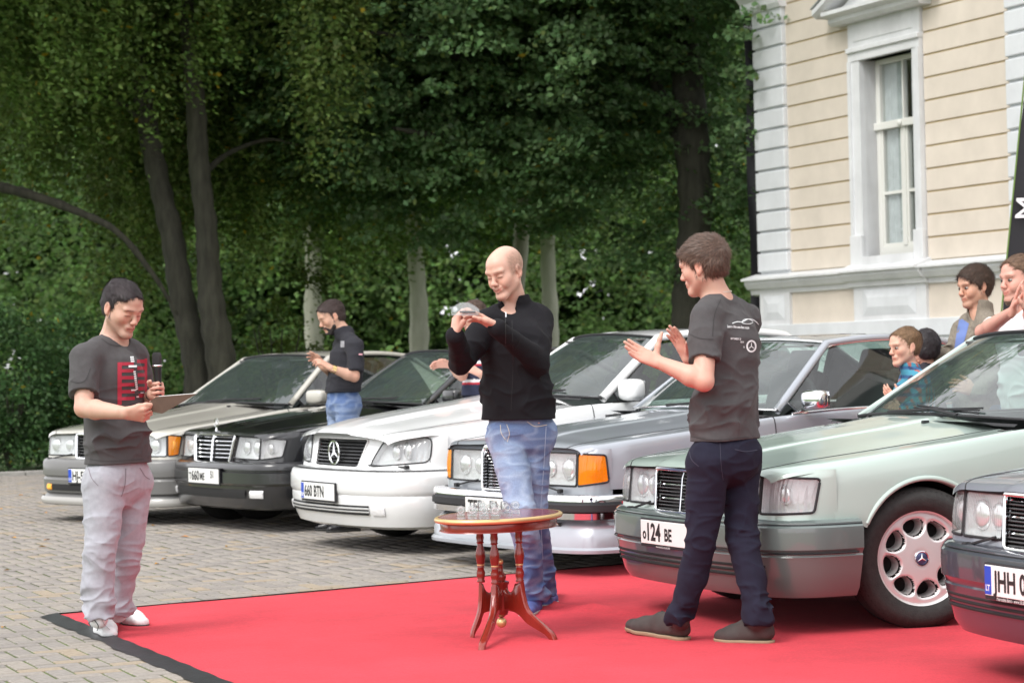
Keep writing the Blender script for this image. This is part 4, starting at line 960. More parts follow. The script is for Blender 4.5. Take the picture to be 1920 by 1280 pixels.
        x0, x1 = bs[0] + .10, ds[0] - .12; xc = h.get('cp', 3.35)
        sel = [q for q in top if q[0] < xc - .02]; 
        low = [bl(max(x0, min(q[0] if q[0] > x0 else x0, x1))) for q in sel]
        for q in range(len(low)): low[q] = bl(x0 + (xc - x0) * (q / (len(low) - 1)))
        x = CarMB(); x.grid([[a * (1 - v) + b * v + np.array([0, sg * .018 * 4 * v * (1 - v), 0]) for v in np.linspace(0, 1, 6)] for a, b in zip(low, sel)]); x.build('side_window', m_sg, t, smooth=True)
        # C pillar panel
        sel2 = [q for q in top if q[0] >= xc - .12]; low2 = [bl(min(xc + (x1 + .15 - xc) * (q / (len(sel2) - 1)), x1 + .2)) for q in range(len(sel2))]
        if len(sel2) > 2:
            x = CarMB(); x.grid([[a * (1 - v) + b * v + np.array([0, sg * .022 * 4 * v * (1 - v), 0]) for v in np.linspace(0, 1, 6)] for a, b in zip(low2, sel2)]); x.build('rear_pillar', pm, t, smooth=True)
        x = CarMB(); x.tube(np.vstack([[bl(x0)], sel]) + [0, sg * .014, .0], .008, 6); x.tube([bl(s) + [0, sg * .018, -.004] for s in np.linspace(x0 - .05, xc + .1, 14)], .009, 6); x.build('window_trim', D.get('trimm', m_blkg), t, smooth=True)
        # shut lines of the door, rub strip, handle
        xd0, xd1 = D.get('door', (1.45, 2.95)); x = CarMB()
        for s in (xd0, xd1):
            i = int(np.searchsorted(xs, s)); L = [G[i, j] * [1, sg, 1] + [0, sg * .0008, 0] for j in range(6, jsh)]; x.tube(L, .0035, 5)
        x.build('door_gap', m_blk, t)
        x = CarMB(); x.box((xd1 - .17, sg * (W(xd1 - .17) + .006), ZE(xd1) - .13), (.19, .03, .03), bev=.008); x.build('door_handle', D.get('handlem', m_blkg), t)
        if D.get('strip', True):
            x = CarMB(); x.grid([[(XX(s, W(s)), sg * (W(s) - .004 + o), z) for o, z in D.get('stripp', ((0, .575), (.008, .57), (.008, .54), (0, .535)))] for s in np.linspace(wz[0] + R + .03, wz[1] - R - .03, 12)]); x.build('rub_strip', D.get('stripm', m_blk), t)
        # mirror on the driver's side
        if sg < 0: continue
        mc = bl(bs[0] + .16) + [-.02, sg * .12, .075]; x = CarMB(); sc = h.get('mir', (.10, .20, .12)); V, Fc = ico((0, 0, 0), 1, 3); V = np.sign(V) * np.abs(V) ** .55 * np.array(sc) / 2; x.add(V + mc, Fc); x.tube([bl(bs[0] + .17) + [0, 0, .03], mc + [0, -sg * .06, -.02]], .018, 8); mo = x.build('door_mirror', D.get('mirm', pm), t, smooth=True)
        x = CarMB(); x.box(mc + [.052, 0, 0], (.004, sc[1] * .82, sc[2] * .8)); x.build('mirror_glass', m_chrome, mo)
    # windscreen surround
    x = CarMB(); R1 = [fb(u) for u in np.linspace(-1, 1, 20)]; R2 = [ft_(u) for u in np.linspace(1, -1, 20)]
    x.tube([q + [-.004, 0, .004] for q in R1 + [fb(1) * (1 - v) + ft_(1) * v for v in np.linspace(.1, .9, 6)] + R2 + [ft_(-1) * (1 - v) + fb(-1) * v for v in np.linspace(.1, .9, 6)]], .009, 6, close=True); x.build('windscreen_seal', D.get('wsseal', m_blk), t, smooth=True)
    # scuttle, wipers, washer jets
    x = CarMB(); x.grid([[(XX(xs[i_cowl], y) + (bc[0] - xs[i_cowl] + .08) * v, y, ZC(xs[i_cowl]) * (1 - .0) - .018 - .02 * abs(y) - .012 * (1 - v)) for v in (0, .5, 1)] for y in np.linspace(-W(1.5) + .09, W(1.5) - .09, 16)]); x.build('scuttle', m_blk, t, smooth=True)
    x = CarMB()
    for wp in D.get('wipers', ((-.05, .62), )):
        a = fb(wp[0]) + [-.06, 0, .012]; b = fb(wp[1]) + [.02, 0, .035]; mid = (a + b) / 2 + [-.02, 0, .012]; x.tube([a, mid, b], [.010, .007, .004], 5); x.tube([fb(wp[0] + .1) + [-.01, 0, .022], b + [.02, .0, .01]], .005, 5)
    x.build('wiper', m_blk, t)
    for y_ in (-.3, .3): x = CarMB(); x.box((D['cowl'] - .16, y_, ZC(D['cowl'] - .16) + .006 - .012), (.035, .022, .016), bev=.004); x.build('washer_jet', m_blk, t)
    # interior
    x = CarMB(); x.box((2.6, 0, .42), (2.4, 1.4, .1)); x.grid([[(bc[0] - .05 + v * .42, y, ZE(1.6) - .0 + (.03 - .10 * v)) for v in np.linspace(0, 1, 5)] for y in np.linspace(-.66, .66, 9)])
    x.box((bc[0] + .42, 0, .70), (.16, 1.36, .3), bev=.04); 
    for sg in (1, -1): x.box((2.6, sg * (W(2.6) - .13), .68), (2.5, .04, .40))
    x.box((3.75, 0, .85), (.5, 1.3, .06)); x.build('dashboard_and_floor', m_int, t)
    for y_ in (-.36, .36):
        for xsx in (2.45, 3.25):
            x = CarMB(); x.box((xsx - .18, y_, .60), (.52, .5, .18), bev=.05); Rr = [[cos(.32), 0, sin(.32)], [0, 1, 0], [-sin(.32), 0, cos(.32)]]; x.box((xsx + .16, y_, .86), (.14, .50, .56), R=Rr, bev=.05); x.box((xsx + .27, y_, 1.19), (.09, .26, .17), R=Rr, bev=.035); x.build('seat', D.get('seatm', m_int), t, smooth=True, flat=50)
    x = CarMB(); an = np.linspace(0, 2 * pi, 25)[:-1]; x.tube([(bc[0] + .66 + .06 * sin(a_), .36 + .19 * cos(a_), .92 + .18 * sin(a_)) for a_ in an], .013, 6, close=True, up=(1, 0, 0)); x.tube([(bc[0] + .64, .36, .92), (bc[0] + .45, .36, .82)], .03, 6); x.box((bc[0] + .66, .36, .92), (.03, .34, .07), bev=.01); x.build('steering_wheel', m_blk, t)
    x = CarMB(); x.box((tcp[0] + .07, 0, tcp[2] - .09), (.03, .24, .065), bev=.012); x.tube([(tcp[0] + .03, 0, tcp[2] - .02), (tcp[0] + .07, 0, tcp[2] - .07)], .008, 5); x.build('rear_view_mirror', m_blk, t)
    for (yy_, ss) in ((-.33, 1), (.33, 1)):
        x = CarMB(); x.box((tcp[0] + .10, yy_, tcp[2] - .045), (.16, .36, .015), bev=.005); x.build('sun_visor', m_intlt, t)
    # rear end
    xe = T[-1][0]; x = CarMB(); we = W(xe); P = [[(xe + .0 + .02 * (1 - (z - .2) / .6), y, z) for z in np.linspace(.2, ZE(xe), 6)] for y in np.linspace(-we + .02, we - .02, 12)]; x.grid(P); x.build('tail_panel', pm, t)
    x = CarMB(); x.box((xe + .03, 0, .42), (.16, we * 2 - .02, .26), bev=.04); x.build('rear_bumper', bm_, t)
    for sg in (1, -1): x = CarMB(); x.box((xe + .01, sg * (we - .22), .66), (.06, .38, .16), bev=.02); x.build('tail_lamp', mat('tail_red', (.4, .01, .01), .2, coat=1), t)
    D['_full'] = full; D['_F'] = F; D['_t'] = t; D['_B'] = BPt; D['_tt'] = tt; D['_bobj'] = bobj; return t

# station table: x, half width, shoulder height, centre height
def st124(w=.87):
    return [(.06, w - .145, .722, .735), (.09, w - .10, .742, .757), (.13, w - .072, .752, .770), (.20, w - .045, .762, .786), (.35, w - .022, .778, .812), (.6, w - .008, .800, .845), (1.0, w, .838, .890), (1.5, w, .885, .945), (2.2, w, .905, .95),
            (3.2, w - .005, .915, .96), (3.9, w - .02, .925, .965), (4.4, w - .05, .905, .945), (4.62, w - .09, .875, .90), (4.68, w - .11, .84, .85)]
def lamps124(ind=None, w1=.62, w2=.945):
    return [dict(name='headlight', q=[(.292, .722), (w1, .720), (w1 - .004, .548), (.292, .552)], lens=m_lens, bulbs=[(.28, .52, .055), (.72, .52, .062)], wiper=True),
            dict(name='indicator', q=[(w1 + .008, .720), (w2, .705), (w2 - .035, .556), (w1 + .004, .548)], lens=ind or m_lensc, bowl=m_bowl if ind is None else m_amberb, bulbs=[(.45, .5, .045)])]
def bump124(xf=.0, wsd=.885, xr=.475):
    path = [(xf, 0), (xf + .008, .3), (xf + .035, .55), (xf + .075, .70), (xf + .14, .80), (xf + .24, .858), (xf + .34, wsd - .005), (xr, wsd)]
    prof = [(-.09, .528), (-.015, .522), (.0, .512), (.001, .502), (.012, .492), (.014, .47), (.012, .395), (.004, .385), (.0, .378), (-.002, .37), (.002, .362), (-.012, .30), (-.035, .215), (-.06, .178), (-.10, .172)]
    return path, prof
gh124 = dict(bc=(1.34, 0, .945), bs=(1.55, .73, .915), tc=(2.06, 0, 1.34), ts=(2.17, .555, 1.308), rc=(3.27, 0, 1.335), rs=(3.19, .56, 1.30), dc=(4.00, 0, .985), ds=(3.84, .62, .955), crown=.035, cp=3.25)
def slots(z0, dz, n, k0, k1, lift=0):
    return [dict(name='air_slot', m=m_under, p=[(-.012 - .0 - (.362 - z) * .14 + .012, z + .006), (-.004 - (.362 - z) * .14 + .006, z), (-.012 - (.362 - z) * .14 + .012, z - .006)], range=(k0, k1), cap=False) for z in [z0 - dz * i for i in range(n)]]
# ------------------------------------------------------------------ the row of cars
PZ_ = lambda X, Y, d: (X, Y, radians(d))
# 5: green coupe
path, prof = bump124()
pg = paint('mint_metallic', (.45, .55, .50), .25, .38); pgb = paint('dark_green_cladding', (.13, .165, .158), .2, .4)
car('coupe', PZ_(.731, 10.80, 64.9), 'mint green metallic coupe with eight-hole alloy wheel, parked on the red carpet', dict(
    paint=pg, bumper_mat=pgb, st=st124(), bow=.085, wheels=(.84, 3.56), wrap=.315, zhead=(.545, .725), cowl=1.40, deck=3.98, lamps=lamps124(), steer=radians(12), wkind='holes', rim=.218, wr=.322, track=.765,
    grille=dict(q=[(.262, .728), (.238, .525)], n=12, h=.0062, every=4, mesh=True, posts=[0], pr=.004, proud=.022, fw=.008, cap=.020), gh=gh124,
    bumper=dict(path=path, profiles=[dict(name='bumper', p=prof, m=pgb), dict(name='chrome_strip', p=[(.0, .5075), (.004, .504), (.0, .5005)], m=m_blkg, cap=False), dict(name='recess_line', p=[(.010, .383), (.015, .379), (.006, .374)], m=m_blkg, cap=False, range=(-.98, .98))] + slots(.318, .022, 3, -.62, .62)),
    plate=dict(kind='ru', z=.425, off=.022, items=[('o', .02, -.03, .055), ('124', .068, -.034, .082), ('BE', .235, -.03, .058)], under=[('www.autoclub-seventy.info', .14, .011)]), wipers=((-.1, .62), (.55, .05)), strip=True))
# 6: grey saloon at the right edge
path, prof = bump124()
pb = paint('blue_grey_metallic', (.28, .29, .335), .3, .35); pbb = paint('slate_cladding', (.06, .07, .09), .3, .4)
car('saloon_car', PZ_(1.845, 8.257, 69.2), 'grey saloon cut off by the right edge, number plate starting JHH', dict(
    paint=pb, bumper_mat=pbb, st=st124(), bow=.085, wheels=(.84, 3.64), wrap=.315, zhead=(.545, .725), cowl=1.40, deck=3.98, lamps=lamps124(),
    grille=dict(q=[(.262, .728), (.238, .525)], n=13, h=.0065, every=4, mesh=True, posts=[0], pr=.004, proud=.022, fw=.009, cap=.024), gh=gh124,
    bumper=dict(path=path, profiles=[dict(name='bumper', p=prof, m=pbb), dict(name='chrome_strip', p=[(.0, .5075), (.004, .504), (.0, .5005)], m=m_blkg, cap=False)] + slots(.328, .022, 3, -.62, .62)),
    plate=dict(kind='eu', cc='LT', text='JHH 016', z=.41, off=.022, under=[('Mercedes-Benz - www.SILBERAUTO', .07, .014)])))
# 1: champagne coupe
path, _p = bump124()
pc = paint('champagne_metallic', (.52, .50, .445), .25, .38); pcb = mat('grey_cladding', (.14, .138, .135), .45, coat=.3)
prof1 = [(-.09, .528), (-.015, .522), (.0, .512), (.012, .492), (.014, .42), (.012, .385), (.0, .378), (-.002, .37), (.012, .35), (.006, .25), (-.02, .235), (.012, .20), (.028, .165), (.02, .145), (-.05, .14)]
car('coupe', PZ_(-3.47, 18.75, 42), 'champagne coupe with orange indicators and grey lower bumper, farthest left of the row', dict(
    paint=pc, bumper_mat=pcb, st=st124(), bow=.085, wheels=(.84, 3.56), wrap=.315, zhead=(.545, .725), cowl=1.40, deck=3.98, lamps=lamps124(m_amber, w1=.80, w2=.93), mirm=pc,
    grille=dict(q=[(.262, .728), (.238, .525)], n=8, h=.009, posts=[0], pr=.005, proud=.022, fw=.014, cap=.024), gh=gh124, ornament=True,
    bumper=dict(path=path, profiles=[dict(name='bumper', p=prof1, m=pcb), dict(name='lower_lip', p=[(.022, .21), (.034, .19), (.036, .165), (.028, .150), (.0, .145)], m=mat('lip_grey', (.34, .33, .31), .4, coat=.5)), dict(name='air_slot', p=[(.0135, .315), (.0165, .30), (.0135, .262)], m=m_under, cap=False, range=(-.52, .52)), dict(name='fog_lamp', p=[(.012, .315), (.022, .30), (.022, .275), (.012, .262)], m=m_amberb, range=(.46, .55), mirror=True)]),
    plate=dict(kind='eu', cc='LV', text='HJ-5280', z=.385, off=.022)))
# 2: black saloon
pk = paint('black_paint', (.008, .008, .010), .0, .3)
path, _p = bump124()
prof2 = [(-.09, .535), (-.02, .528), (.0, .515), (.008, .50), (.008, .47), (.002, .465), (.002, .458), (.014, .45), (.016, .37), (.006, .355), (.0, .35), (-.004, .25), (-.02, .185), (-.06, .17)]
car('saloon_car', PZ_(-2.387, 17.737, 56.2), 'black saloon with three-bar chrome grille between the champagne and the white car', dict(
    paint=pk, st=st124(.875), bow=.10, wheels=(.84, 3.64), wrap=.315, zhead=(.545, .728), cowl=1.40, deck=3.98, lamps=[
        dict(name='headlight', q=[(.375, .722), (.66, .716), (.66, .548), (.33, .556)], lens=m_lens, bulbs=[(.3, .5, .055), (.75, .5, .06)], wiper=True), dict(name='indicator', q=[(.666, .716), (.91, .698), (.87, .570), (.666, .548)], lens=m_lensc, bulbs=[(.4, .5, .045)])],
    grille=dict(q=[(.345, .735), (.285, .505)], n=7, h=.008, slatm=m_blkg, chromeslat=True, posts=[0, -.98, .98], pr=.010, proud=.02, fw=.012), gh=gh124, ornament=True, mirm=pk,
    bumper=dict(path=path, profiles=[dict(name='bumper', p=prof2, m=pk), dict(name='air_slot', p=[(.002, .325), (.008, .30), (-.004, .255)], m=m_under, cap=False, range=(-.50, .50)), dict(name='fog_lamp', p=[(.0, .32), (.010, .305), (.008, .275), (.0, .262)], m=m_bowl, range=(.53, .66), mirror=True)]),
    plate=dict(kind='ru', z=.415, off=.024, items=[('T', .015, -.028, .055), ('660', .060, -.032, .075), ('ME', .205, -.028, .055), ('51', .385, -.01, .055)])))
# 3: white large coupe
pw = paint('white_paint', (.74, .75, .75), .0, .3)
w = .905; stw = [(.06, w - .20, .755, .790), (.09, w - .155, .778, .815), (.13, w - .12, .790, .830), (.20, w - .082, .800, .846), (.35, w - .045, .815, .870), (.6, w - .018, .838, .905), (1.0, w, .872, .955), (1.6, w, .935, 1.02), (2.3, w, .955, 1.02), (3.2, w, .965, 1.02), (4.0, w - .01, .985, 1.03), (4.6, w - .05, .975, 1.01), (4.9, w - .09, .93, .955), (4.98, w - .11, .88, .90)]
pth = [(-.02, 0), (-.008, .3), (.03, .52), (.08, .68), (.16, .80), (.27, .875), (.38, .905), (.52, .915)]
prw = [(-.10, .560), (-.02, .552), (.004, .535), (.018, .50), (.020, .42), (.012, .395), (.006, .388), (.010, .38), (.004, .30), (-.015, .24), (-.04, .185), (-.10, .165)]
car('large_coupe', PZ_(-1.295, 15.518, 60.3), 'white coupe with a star in the black grille and plate 660 BTN', dict(
    paint=pw, st=stw, bow=.13, bowp=2., fade=1.1, wheels=(.93, 3.87), wrap=.42, zhead=(.58, .770), rake=.28, znb=.52, cowl=1.55, deck=4.2, sh=.06, bulge=.018, hoody=.68, lr=.075, gasket=.005, wr=.325, arch=.365, track=.79, strip=False,
    lamps=[dict(name='headlight', q=[(.60, .775), (1.01, .762), (.985, .605), (.46, .575)], lens=m_lens, bulbs=[(.35, .55, .055), (.62, .52, .06)], wiper=True, bulge=.02)],
    grille=dict(q=[(.40, .755), (.335, .565)], n=8, h=.009, slatm=m_blkg, proud=.004, fw=.006, framem=pw, star=.078), 
    gh=dict(bc=(1.48, 0, 1.01), bs=(1.75, .77, .975), tc=(2.22, 0, 1.42), ts=(2.35, .575, 1.385), rc=(3.55, 0, 1.42), rs=(3.45, .58, 1.39), dc=(4.25, 0, 1.04), ds=(4.1, .66, 1.01), crown=.035, cp=3.5, pw=.034, mir=(.12, .23, .15)), mirm=pw, door=(1.62, 3.2),
    bumper=dict(path=pth, profiles=[dict(name='bumper', p=prw, m=pw, smooth=False), dict(name='panel_gap', p=[(-.02, .556), (-.012, .5565), (-.004, .5525)], m=m_blk, cap=False),
        dict(name='air_intake', p=[(.006, .325), (.014, .30), (.004, .262)], m=m_under, cap=False, range=(-.50, .50)), dict(name='intake_slat', p=[(.008, .312), (.018, .308), (.014, .300), (.006, .300)], m=pw, range=(-.49, .49)), dict(name='intake_slat', p=[(.006, .290), (.016, .286), (.012, .279), (.003, .279)], m=pw, range=(-.49, .49)),
        dict(name='fog_lamp', p=[(.006, .325), (.015, .31), (.011, .278), (.002, .262)], m=m_bowl, range=(.50, .62), mirror=True)]),
    plate=dict(kind='eu', cc='EST', text='660 BTN', z=.40, off=.026)))
# 4: blue grey 1970s coupe with chrome bumper
ps_ = paint('ice_blue_metallic', (.35, .375, .415), .3, .35); psd = None
w = .885; st4 = [(.07, w - .135, .735, .748), (.10, w - .095, .752, .770), (.14, w - .065, .760, .780), (.22, w - .038, .768, .792), (.35, w - .016, .782, .815), (.6, w - .006, .80, .842), (1.0, w, .832, .878), (1.5, w, .875, .925), (2.2, w, .90, .95), (3.2, w, .905, .95), (3.9, w - .01, .905, .94), (4.4, w - .03, .88, .915), (4.6, w - .05, .85, .87), (4.64, w - .07, .82, .83)]
pth = [(-.04, 0), (-.035, .3), (-.02, .55), (.0, .70), (.035, .80), (.09, .865), (.17, .893), (.26, .90)]
prc = [(-.06, .475), (-.01, .475), (.004, .470), (.012, .455), (.012, .435), (.004, .425), (.003, .420)]
c4 = dict(
    paint=ps_, bumper_mat=ps_, st=st4, bow=.04, wheels=(.86, 3.56), wrap=.19, zhead=(.52, .715), rake=.06, znb=.40, cowl=1.40, deck=3.95, hoody=.66, sh=.04, wr=.315, track=.775, steer=radians(8), mirm=m_chrome, trimm=m_chrome, wsseal=m_chrome, strip=False,
    lamps=[dict(name='headlight', q=[(.300, .712), (.684, .710), (.684, .520), (.300, .520)], lens=m_lens, bulbs=[(.25, .5, .05), (.7, .5, .065)], wiper=True),
           dict(name='indicator', q=[(.695, .710), (.885, .700), (.900, .545), (.695, .520)], lens=m_amber, bowl=m_amberb, bulbs=[(.5, .5, .05)], bulbm=m_amberb)],
    grille=dict(q=[(.258, .730), (.250, .475)], n=13, h=.006, chromeslat=True, mesh=True, posts=[0, -.99, .99], pr=.006, proud=.03, fw=.010, cap=.030),
    gh=dict(bc=(1.36, 0, .935), bs=(1.56, .735, .905), tc=(2.02, 0, 1.345), ts=(2.12, .565, 1.315), rc=(3.22, 0, 1.34), rs=(3.14, .57, 1.31), dc=(3.98, 0, .96), ds=(3.82, .62, .93), crown=.035, cp=3.25, mir=(.10, .19, .12)),
    bumper=dict(path=pth, profiles=[dict(name='bumper', p=prc, m=m_chrome), dict(name='bumper_rubber', p=[(.003, .4205), (.020, .417), (.020, .380), (.003, .376)], m=m_blk), dict(name='bumper_lower', p=[(.003, .3755), (.012, .37), (.010, .335), (-.02, .328)], m=m_chrome, top=True),
        dict(name='front_skirt', top=True, p=[(-.12, .44), (-.08, .40), (-.07, .33), (-.02, .29), (.01, .23), (.015, .175), (.03, .16), (.03, .142), (-.04, .14)], m=ps_), dict(name='air_slot', p=[(-.03, .312), (-.015, .298), (-.025, .285)], m=m_under, cap=False, range=(-.6, .6))]),
    plate=dict(kind='us', z=.375, off=.034, items=[('TEE', .03, -.036, .082), ('5A1', .27, -.036, .082)]))
car('coupe', PZ_(-.10, 13.80, 56.8), 'ice blue older coupe with chrome bumper and big orange indicators, behind the small table', c4)
# ------------------------------------------------------------------ bodies as implicit surfaces (rounded cones and ellipsoids blended smoothly)
def nrm(v): v = np.asarray(v, float); return v / (np.linalg.norm(v) + 1e-12)
class Field:
    def __init__(s, lo, hi, h):
        s.lo = np.asarray(lo, float); s.h = h; s.n = np.ceil((np.asarray(hi) - s.lo) / h).astype(int) + 1
        s.d = np.full(s.n, .06, np.float32)
    def region(s, lo, hi):
        a = np.clip(np.floor((lo - s.lo) / s.h).astype(int), 0, s.n); b = np.clip(np.ceil((hi - s.lo) / s.h).astype(int) + 1, 0, s.n)
        if (b <= a).any(): return None, None
        sl = tuple(slice(a[k], b[k]) for k in range(3))
        g = [(s.lo[k] + np.arange(a[k], b[k]) * s.h).astype(np.float32) for k in range(3)]
        return sl, (g[0][:, None, None], g[1][None, :, None], g[2][None, None, :])
    def put(s, sl, v, k, op):
        a = s.d[sl]
        if op == 'add':
            if k > 0: hh = np.clip(.5 + .5 * (a - v) / k, 0, 1); s.d[sl] = a * (1 - hh) + v * hh - k * hh * (1 - hh)
            else: s.d[sl] = np.minimum(a, v)
        elif op == 'sub':
            v = -v
            if k > 0: hh = np.clip(.5 - .5 * (a - v) / k, 0, 1); s.d[sl] = a * (1 - hh) + v * hh + k * hh * (1 - hh)
            else: s.d[sl] = np.maximum(a, v)
    def cone(s, a, b, ra, rb, k=.02, sq=None, f=1., op='add'):
        a = np.asarray(a, float); b = np.asarray(b, float); R = max(ra, rb) * max(1, f) + .05 + k
        sl, g = s.region(np.minimum(a, b) - R, np.maximum(a, b) + R)
        if sl is None: return s
        ba = b - a; L = max(ba @ ba, 1e-9); q = [g[i] - a[i] for i in range(3)]
        t = np.clip((q[0] * ba[0] + q[1] * ba[1] + q[2] * ba[2]) / L, 0, 1); q = [q[i] - t * ba[i] for i in range(3)]
        if sq is not None:
            sq = nrm(sq); m = (q[0] * sq[0] + q[1] * sq[1] + q[2] * sq[2]) * (1 / f - 1); q = [q[i] + sq[i] * m for i in range(3)]
        v = np.sqrt(q[0] ** 2 + q[1] ** 2 + q[2] ** 2) - (ra + (rb - ra) * t)
        if f < 1: v = v * (f * .5 + .5)
        s.put(sl, v.astype(np.float32), k, op); return s
    def chain(s, P, R, k=.02, **kw):
        for i in range(len(P) - 1): s.cone(P[i], P[i + 1], R[i], R[i + 1], k, **kw)
        return s
    def ell(s, c, r, ax=None, k=.015, op='add'):
        c = np.asarray(c, float); r = np.asarray(r, float); ax = np.eye(3) if ax is None else np.asarray(ax)     # rows: axes
        R = max(r) + .05 + k; sl, g = s.region(c - R, c + R)
        if sl is None: return s
        q = [g[i] - c[i] for i in range(3)]; e = [(q[0] * ax[j][0] + q[1] * ax[j][1] + q[2] * ax[j][2]) for j in range(3)]
        k0 = np.sqrt((e[0] / r[0]) ** 2 + (e[1] / r[1]) ** 2 + (e[2] / r[2]) ** 2); k1 = np.sqrt((e[0] / r[0] ** 2) ** 2 + (e[1] / r[1] ** 2) ** 2 + (e[2] / r[2] ** 2) ** 2)
        v = k0 * (k0 - 1) / np.maximum(k1, 1e-6); s.put(sl, v.astype(np.float32), k, op); return s
    def cut(s, p, n, k=.0, lo=None, hi=None):
        "remove everything on the side n points to (within a box, if given)"
        p = np.asarray(p, float); n = nrm(n)
        if lo is None: lo = s.lo; hi = s.lo + s.n * s.h
        sl, g = s.region(np.asarray(lo), np.asarray(hi))
        if sl is None: return s
        v = (g[0] - p[0]) * n[0] + (g[1] - p[1]) * n[1] + (g[2] - p[2]) * n[2]; v = np.broadcast_to(v, s.d[sl].shape); s.put(sl, -v.astype(np.float32), k, 'sub'); return s
    def like(s):
        o = Field.__new__(Field); o.lo = s.lo; o.h = s.h; o.n = s.n; o.d = np.full(s.n, .06, np.float32); return o
    def union(s, o, k=.02): s.put((slice(None),) * 3, o.d, k, 'add'); return s
    def noise(s, amp, freq, seed=0, ridged=False, mask=None, stretch=(1, 1, 1), warp=0., basis=None):
        g = np.stack(np.meshgrid(*[(s.lo[k] + np.arange(s.n[k]) * s.h).astype(np.float32) for k in range(3)], indexing='ij'), -1)
        near = np.abs(s.d) < .03; P = g[near]; Q = (P if basis is None else P @ np.asarray(basis, np.float32).T) * freq * np.array(stretch, np.float32) + seed
        if warp: Q = Q + warp * np.stack([vnoise(P * freq * .6 + 3 + i * 7) for i in range(3)], -1)
        v = vnoise(Q)
        if ridged: v = 2.1 * (1 - np.minimum(np.abs(v), 1)) ** 2.6 - .7
        a = amp if mask is None else amp * mask(P)
        s.d[near] -= (v * a).astype(np.float32); return s
    def mesh(s):
        d = s.d; d[0], d[-1] = .05, .05; d[:, 0], d[:, -1] = .05, .05; d[:, :, 0], d[:, :, -1] = .05, .05
        ins = d < 0; a = ins[:-1, :-1, :-1]; any_ = a.copy(); all_ = a.copy()
        for i, j, k in [(1, 0, 0), (0, 1, 0), (0, 0, 1), (1, 1, 0), (1, 0, 1), (0, 1, 1), (1, 1, 1)]:
            b = ins[i:ins.shape[0] - 1 + i, j:ins.shape[1] - 1 + j, k:ins.shape[2] - 1 + k]; any_ |= b; all_ &= b
        act = any_ & ~all_; I = np.argwhere(act); idx = np.full(act.shape, -1, np.int64); idx[act] = np.arange(len(I))
        acc = np.zeros((len(I), 3)); cnt = np.zeros(len(I)); cor = [(i, j, k) for i in (0, 1) for j in (0, 1) for k in (0, 1)]
        val = {c: d[I[:, 0] + c[0], I[:, 1] + c[1], I[:, 2] + c[2]] for c in cor}
        for c in cor:
            for ax in range(3):
                if c[ax] == 0:
                    e = list(c); e[ax] = 1; e = tuple(e); va, vb = val[c], val[e]; m = (va < 0) != (vb < 0); t = np.where(m, va / np.where(m, va - vb, 1), 0)
                    p = np.array(c, float)[None].repeat(len(I), 0); p[:, ax] = t; acc[m] += p[m]; cnt[m] += 1
        V = (I + acc / np.maximum(cnt, 1)[:, None]) * s.h + s.lo; Fs = []
        for ax in range(3):
            u, w_ = (ax + 1) % 3, (ax + 2) % 3; sl0 = [slice(None)] * 3; sl1 = [slice(None)] * 3; sl0[ax] = slice(0, -1); sl1[ax] = slice(1, None)
            ed = ins[tuple(sl0)] != ins[tuple(sl1)]; E = np.argwhere(ed); E = E[(E[:, u] > 0) & (E[:, w_] > 0) & (E[:, u] < act.shape[u]) & (E[:, w_] < act.shape[w_])]
            def cell(du, dw): q = E.copy(); q[:, u] -= du; q[:, w_] -= dw; return idx[q[:, 0], q[:, 1], q[:, 2]]
            Q = np.stack([cell(1, 1), cell(0, 1), cell(0, 0), cell(1, 0)], 1); fl = ins[E[:, 0], E[:, 1], E[:, 2]]; Q[~fl] = Q[~fl][:, ::-1]; Fs.append(Q)
        F = np.concatenate(Fs); F = F[(F >= 0).all(1)]; return V, F
    def build(s, name, m, parent, col=None, off=None):
        V, F = s.mesh(); vc = col(V) if col is not None else None
        return meshobj(name, V - (off if off is not None else 0), F, m, parent, True, vcol=vc)

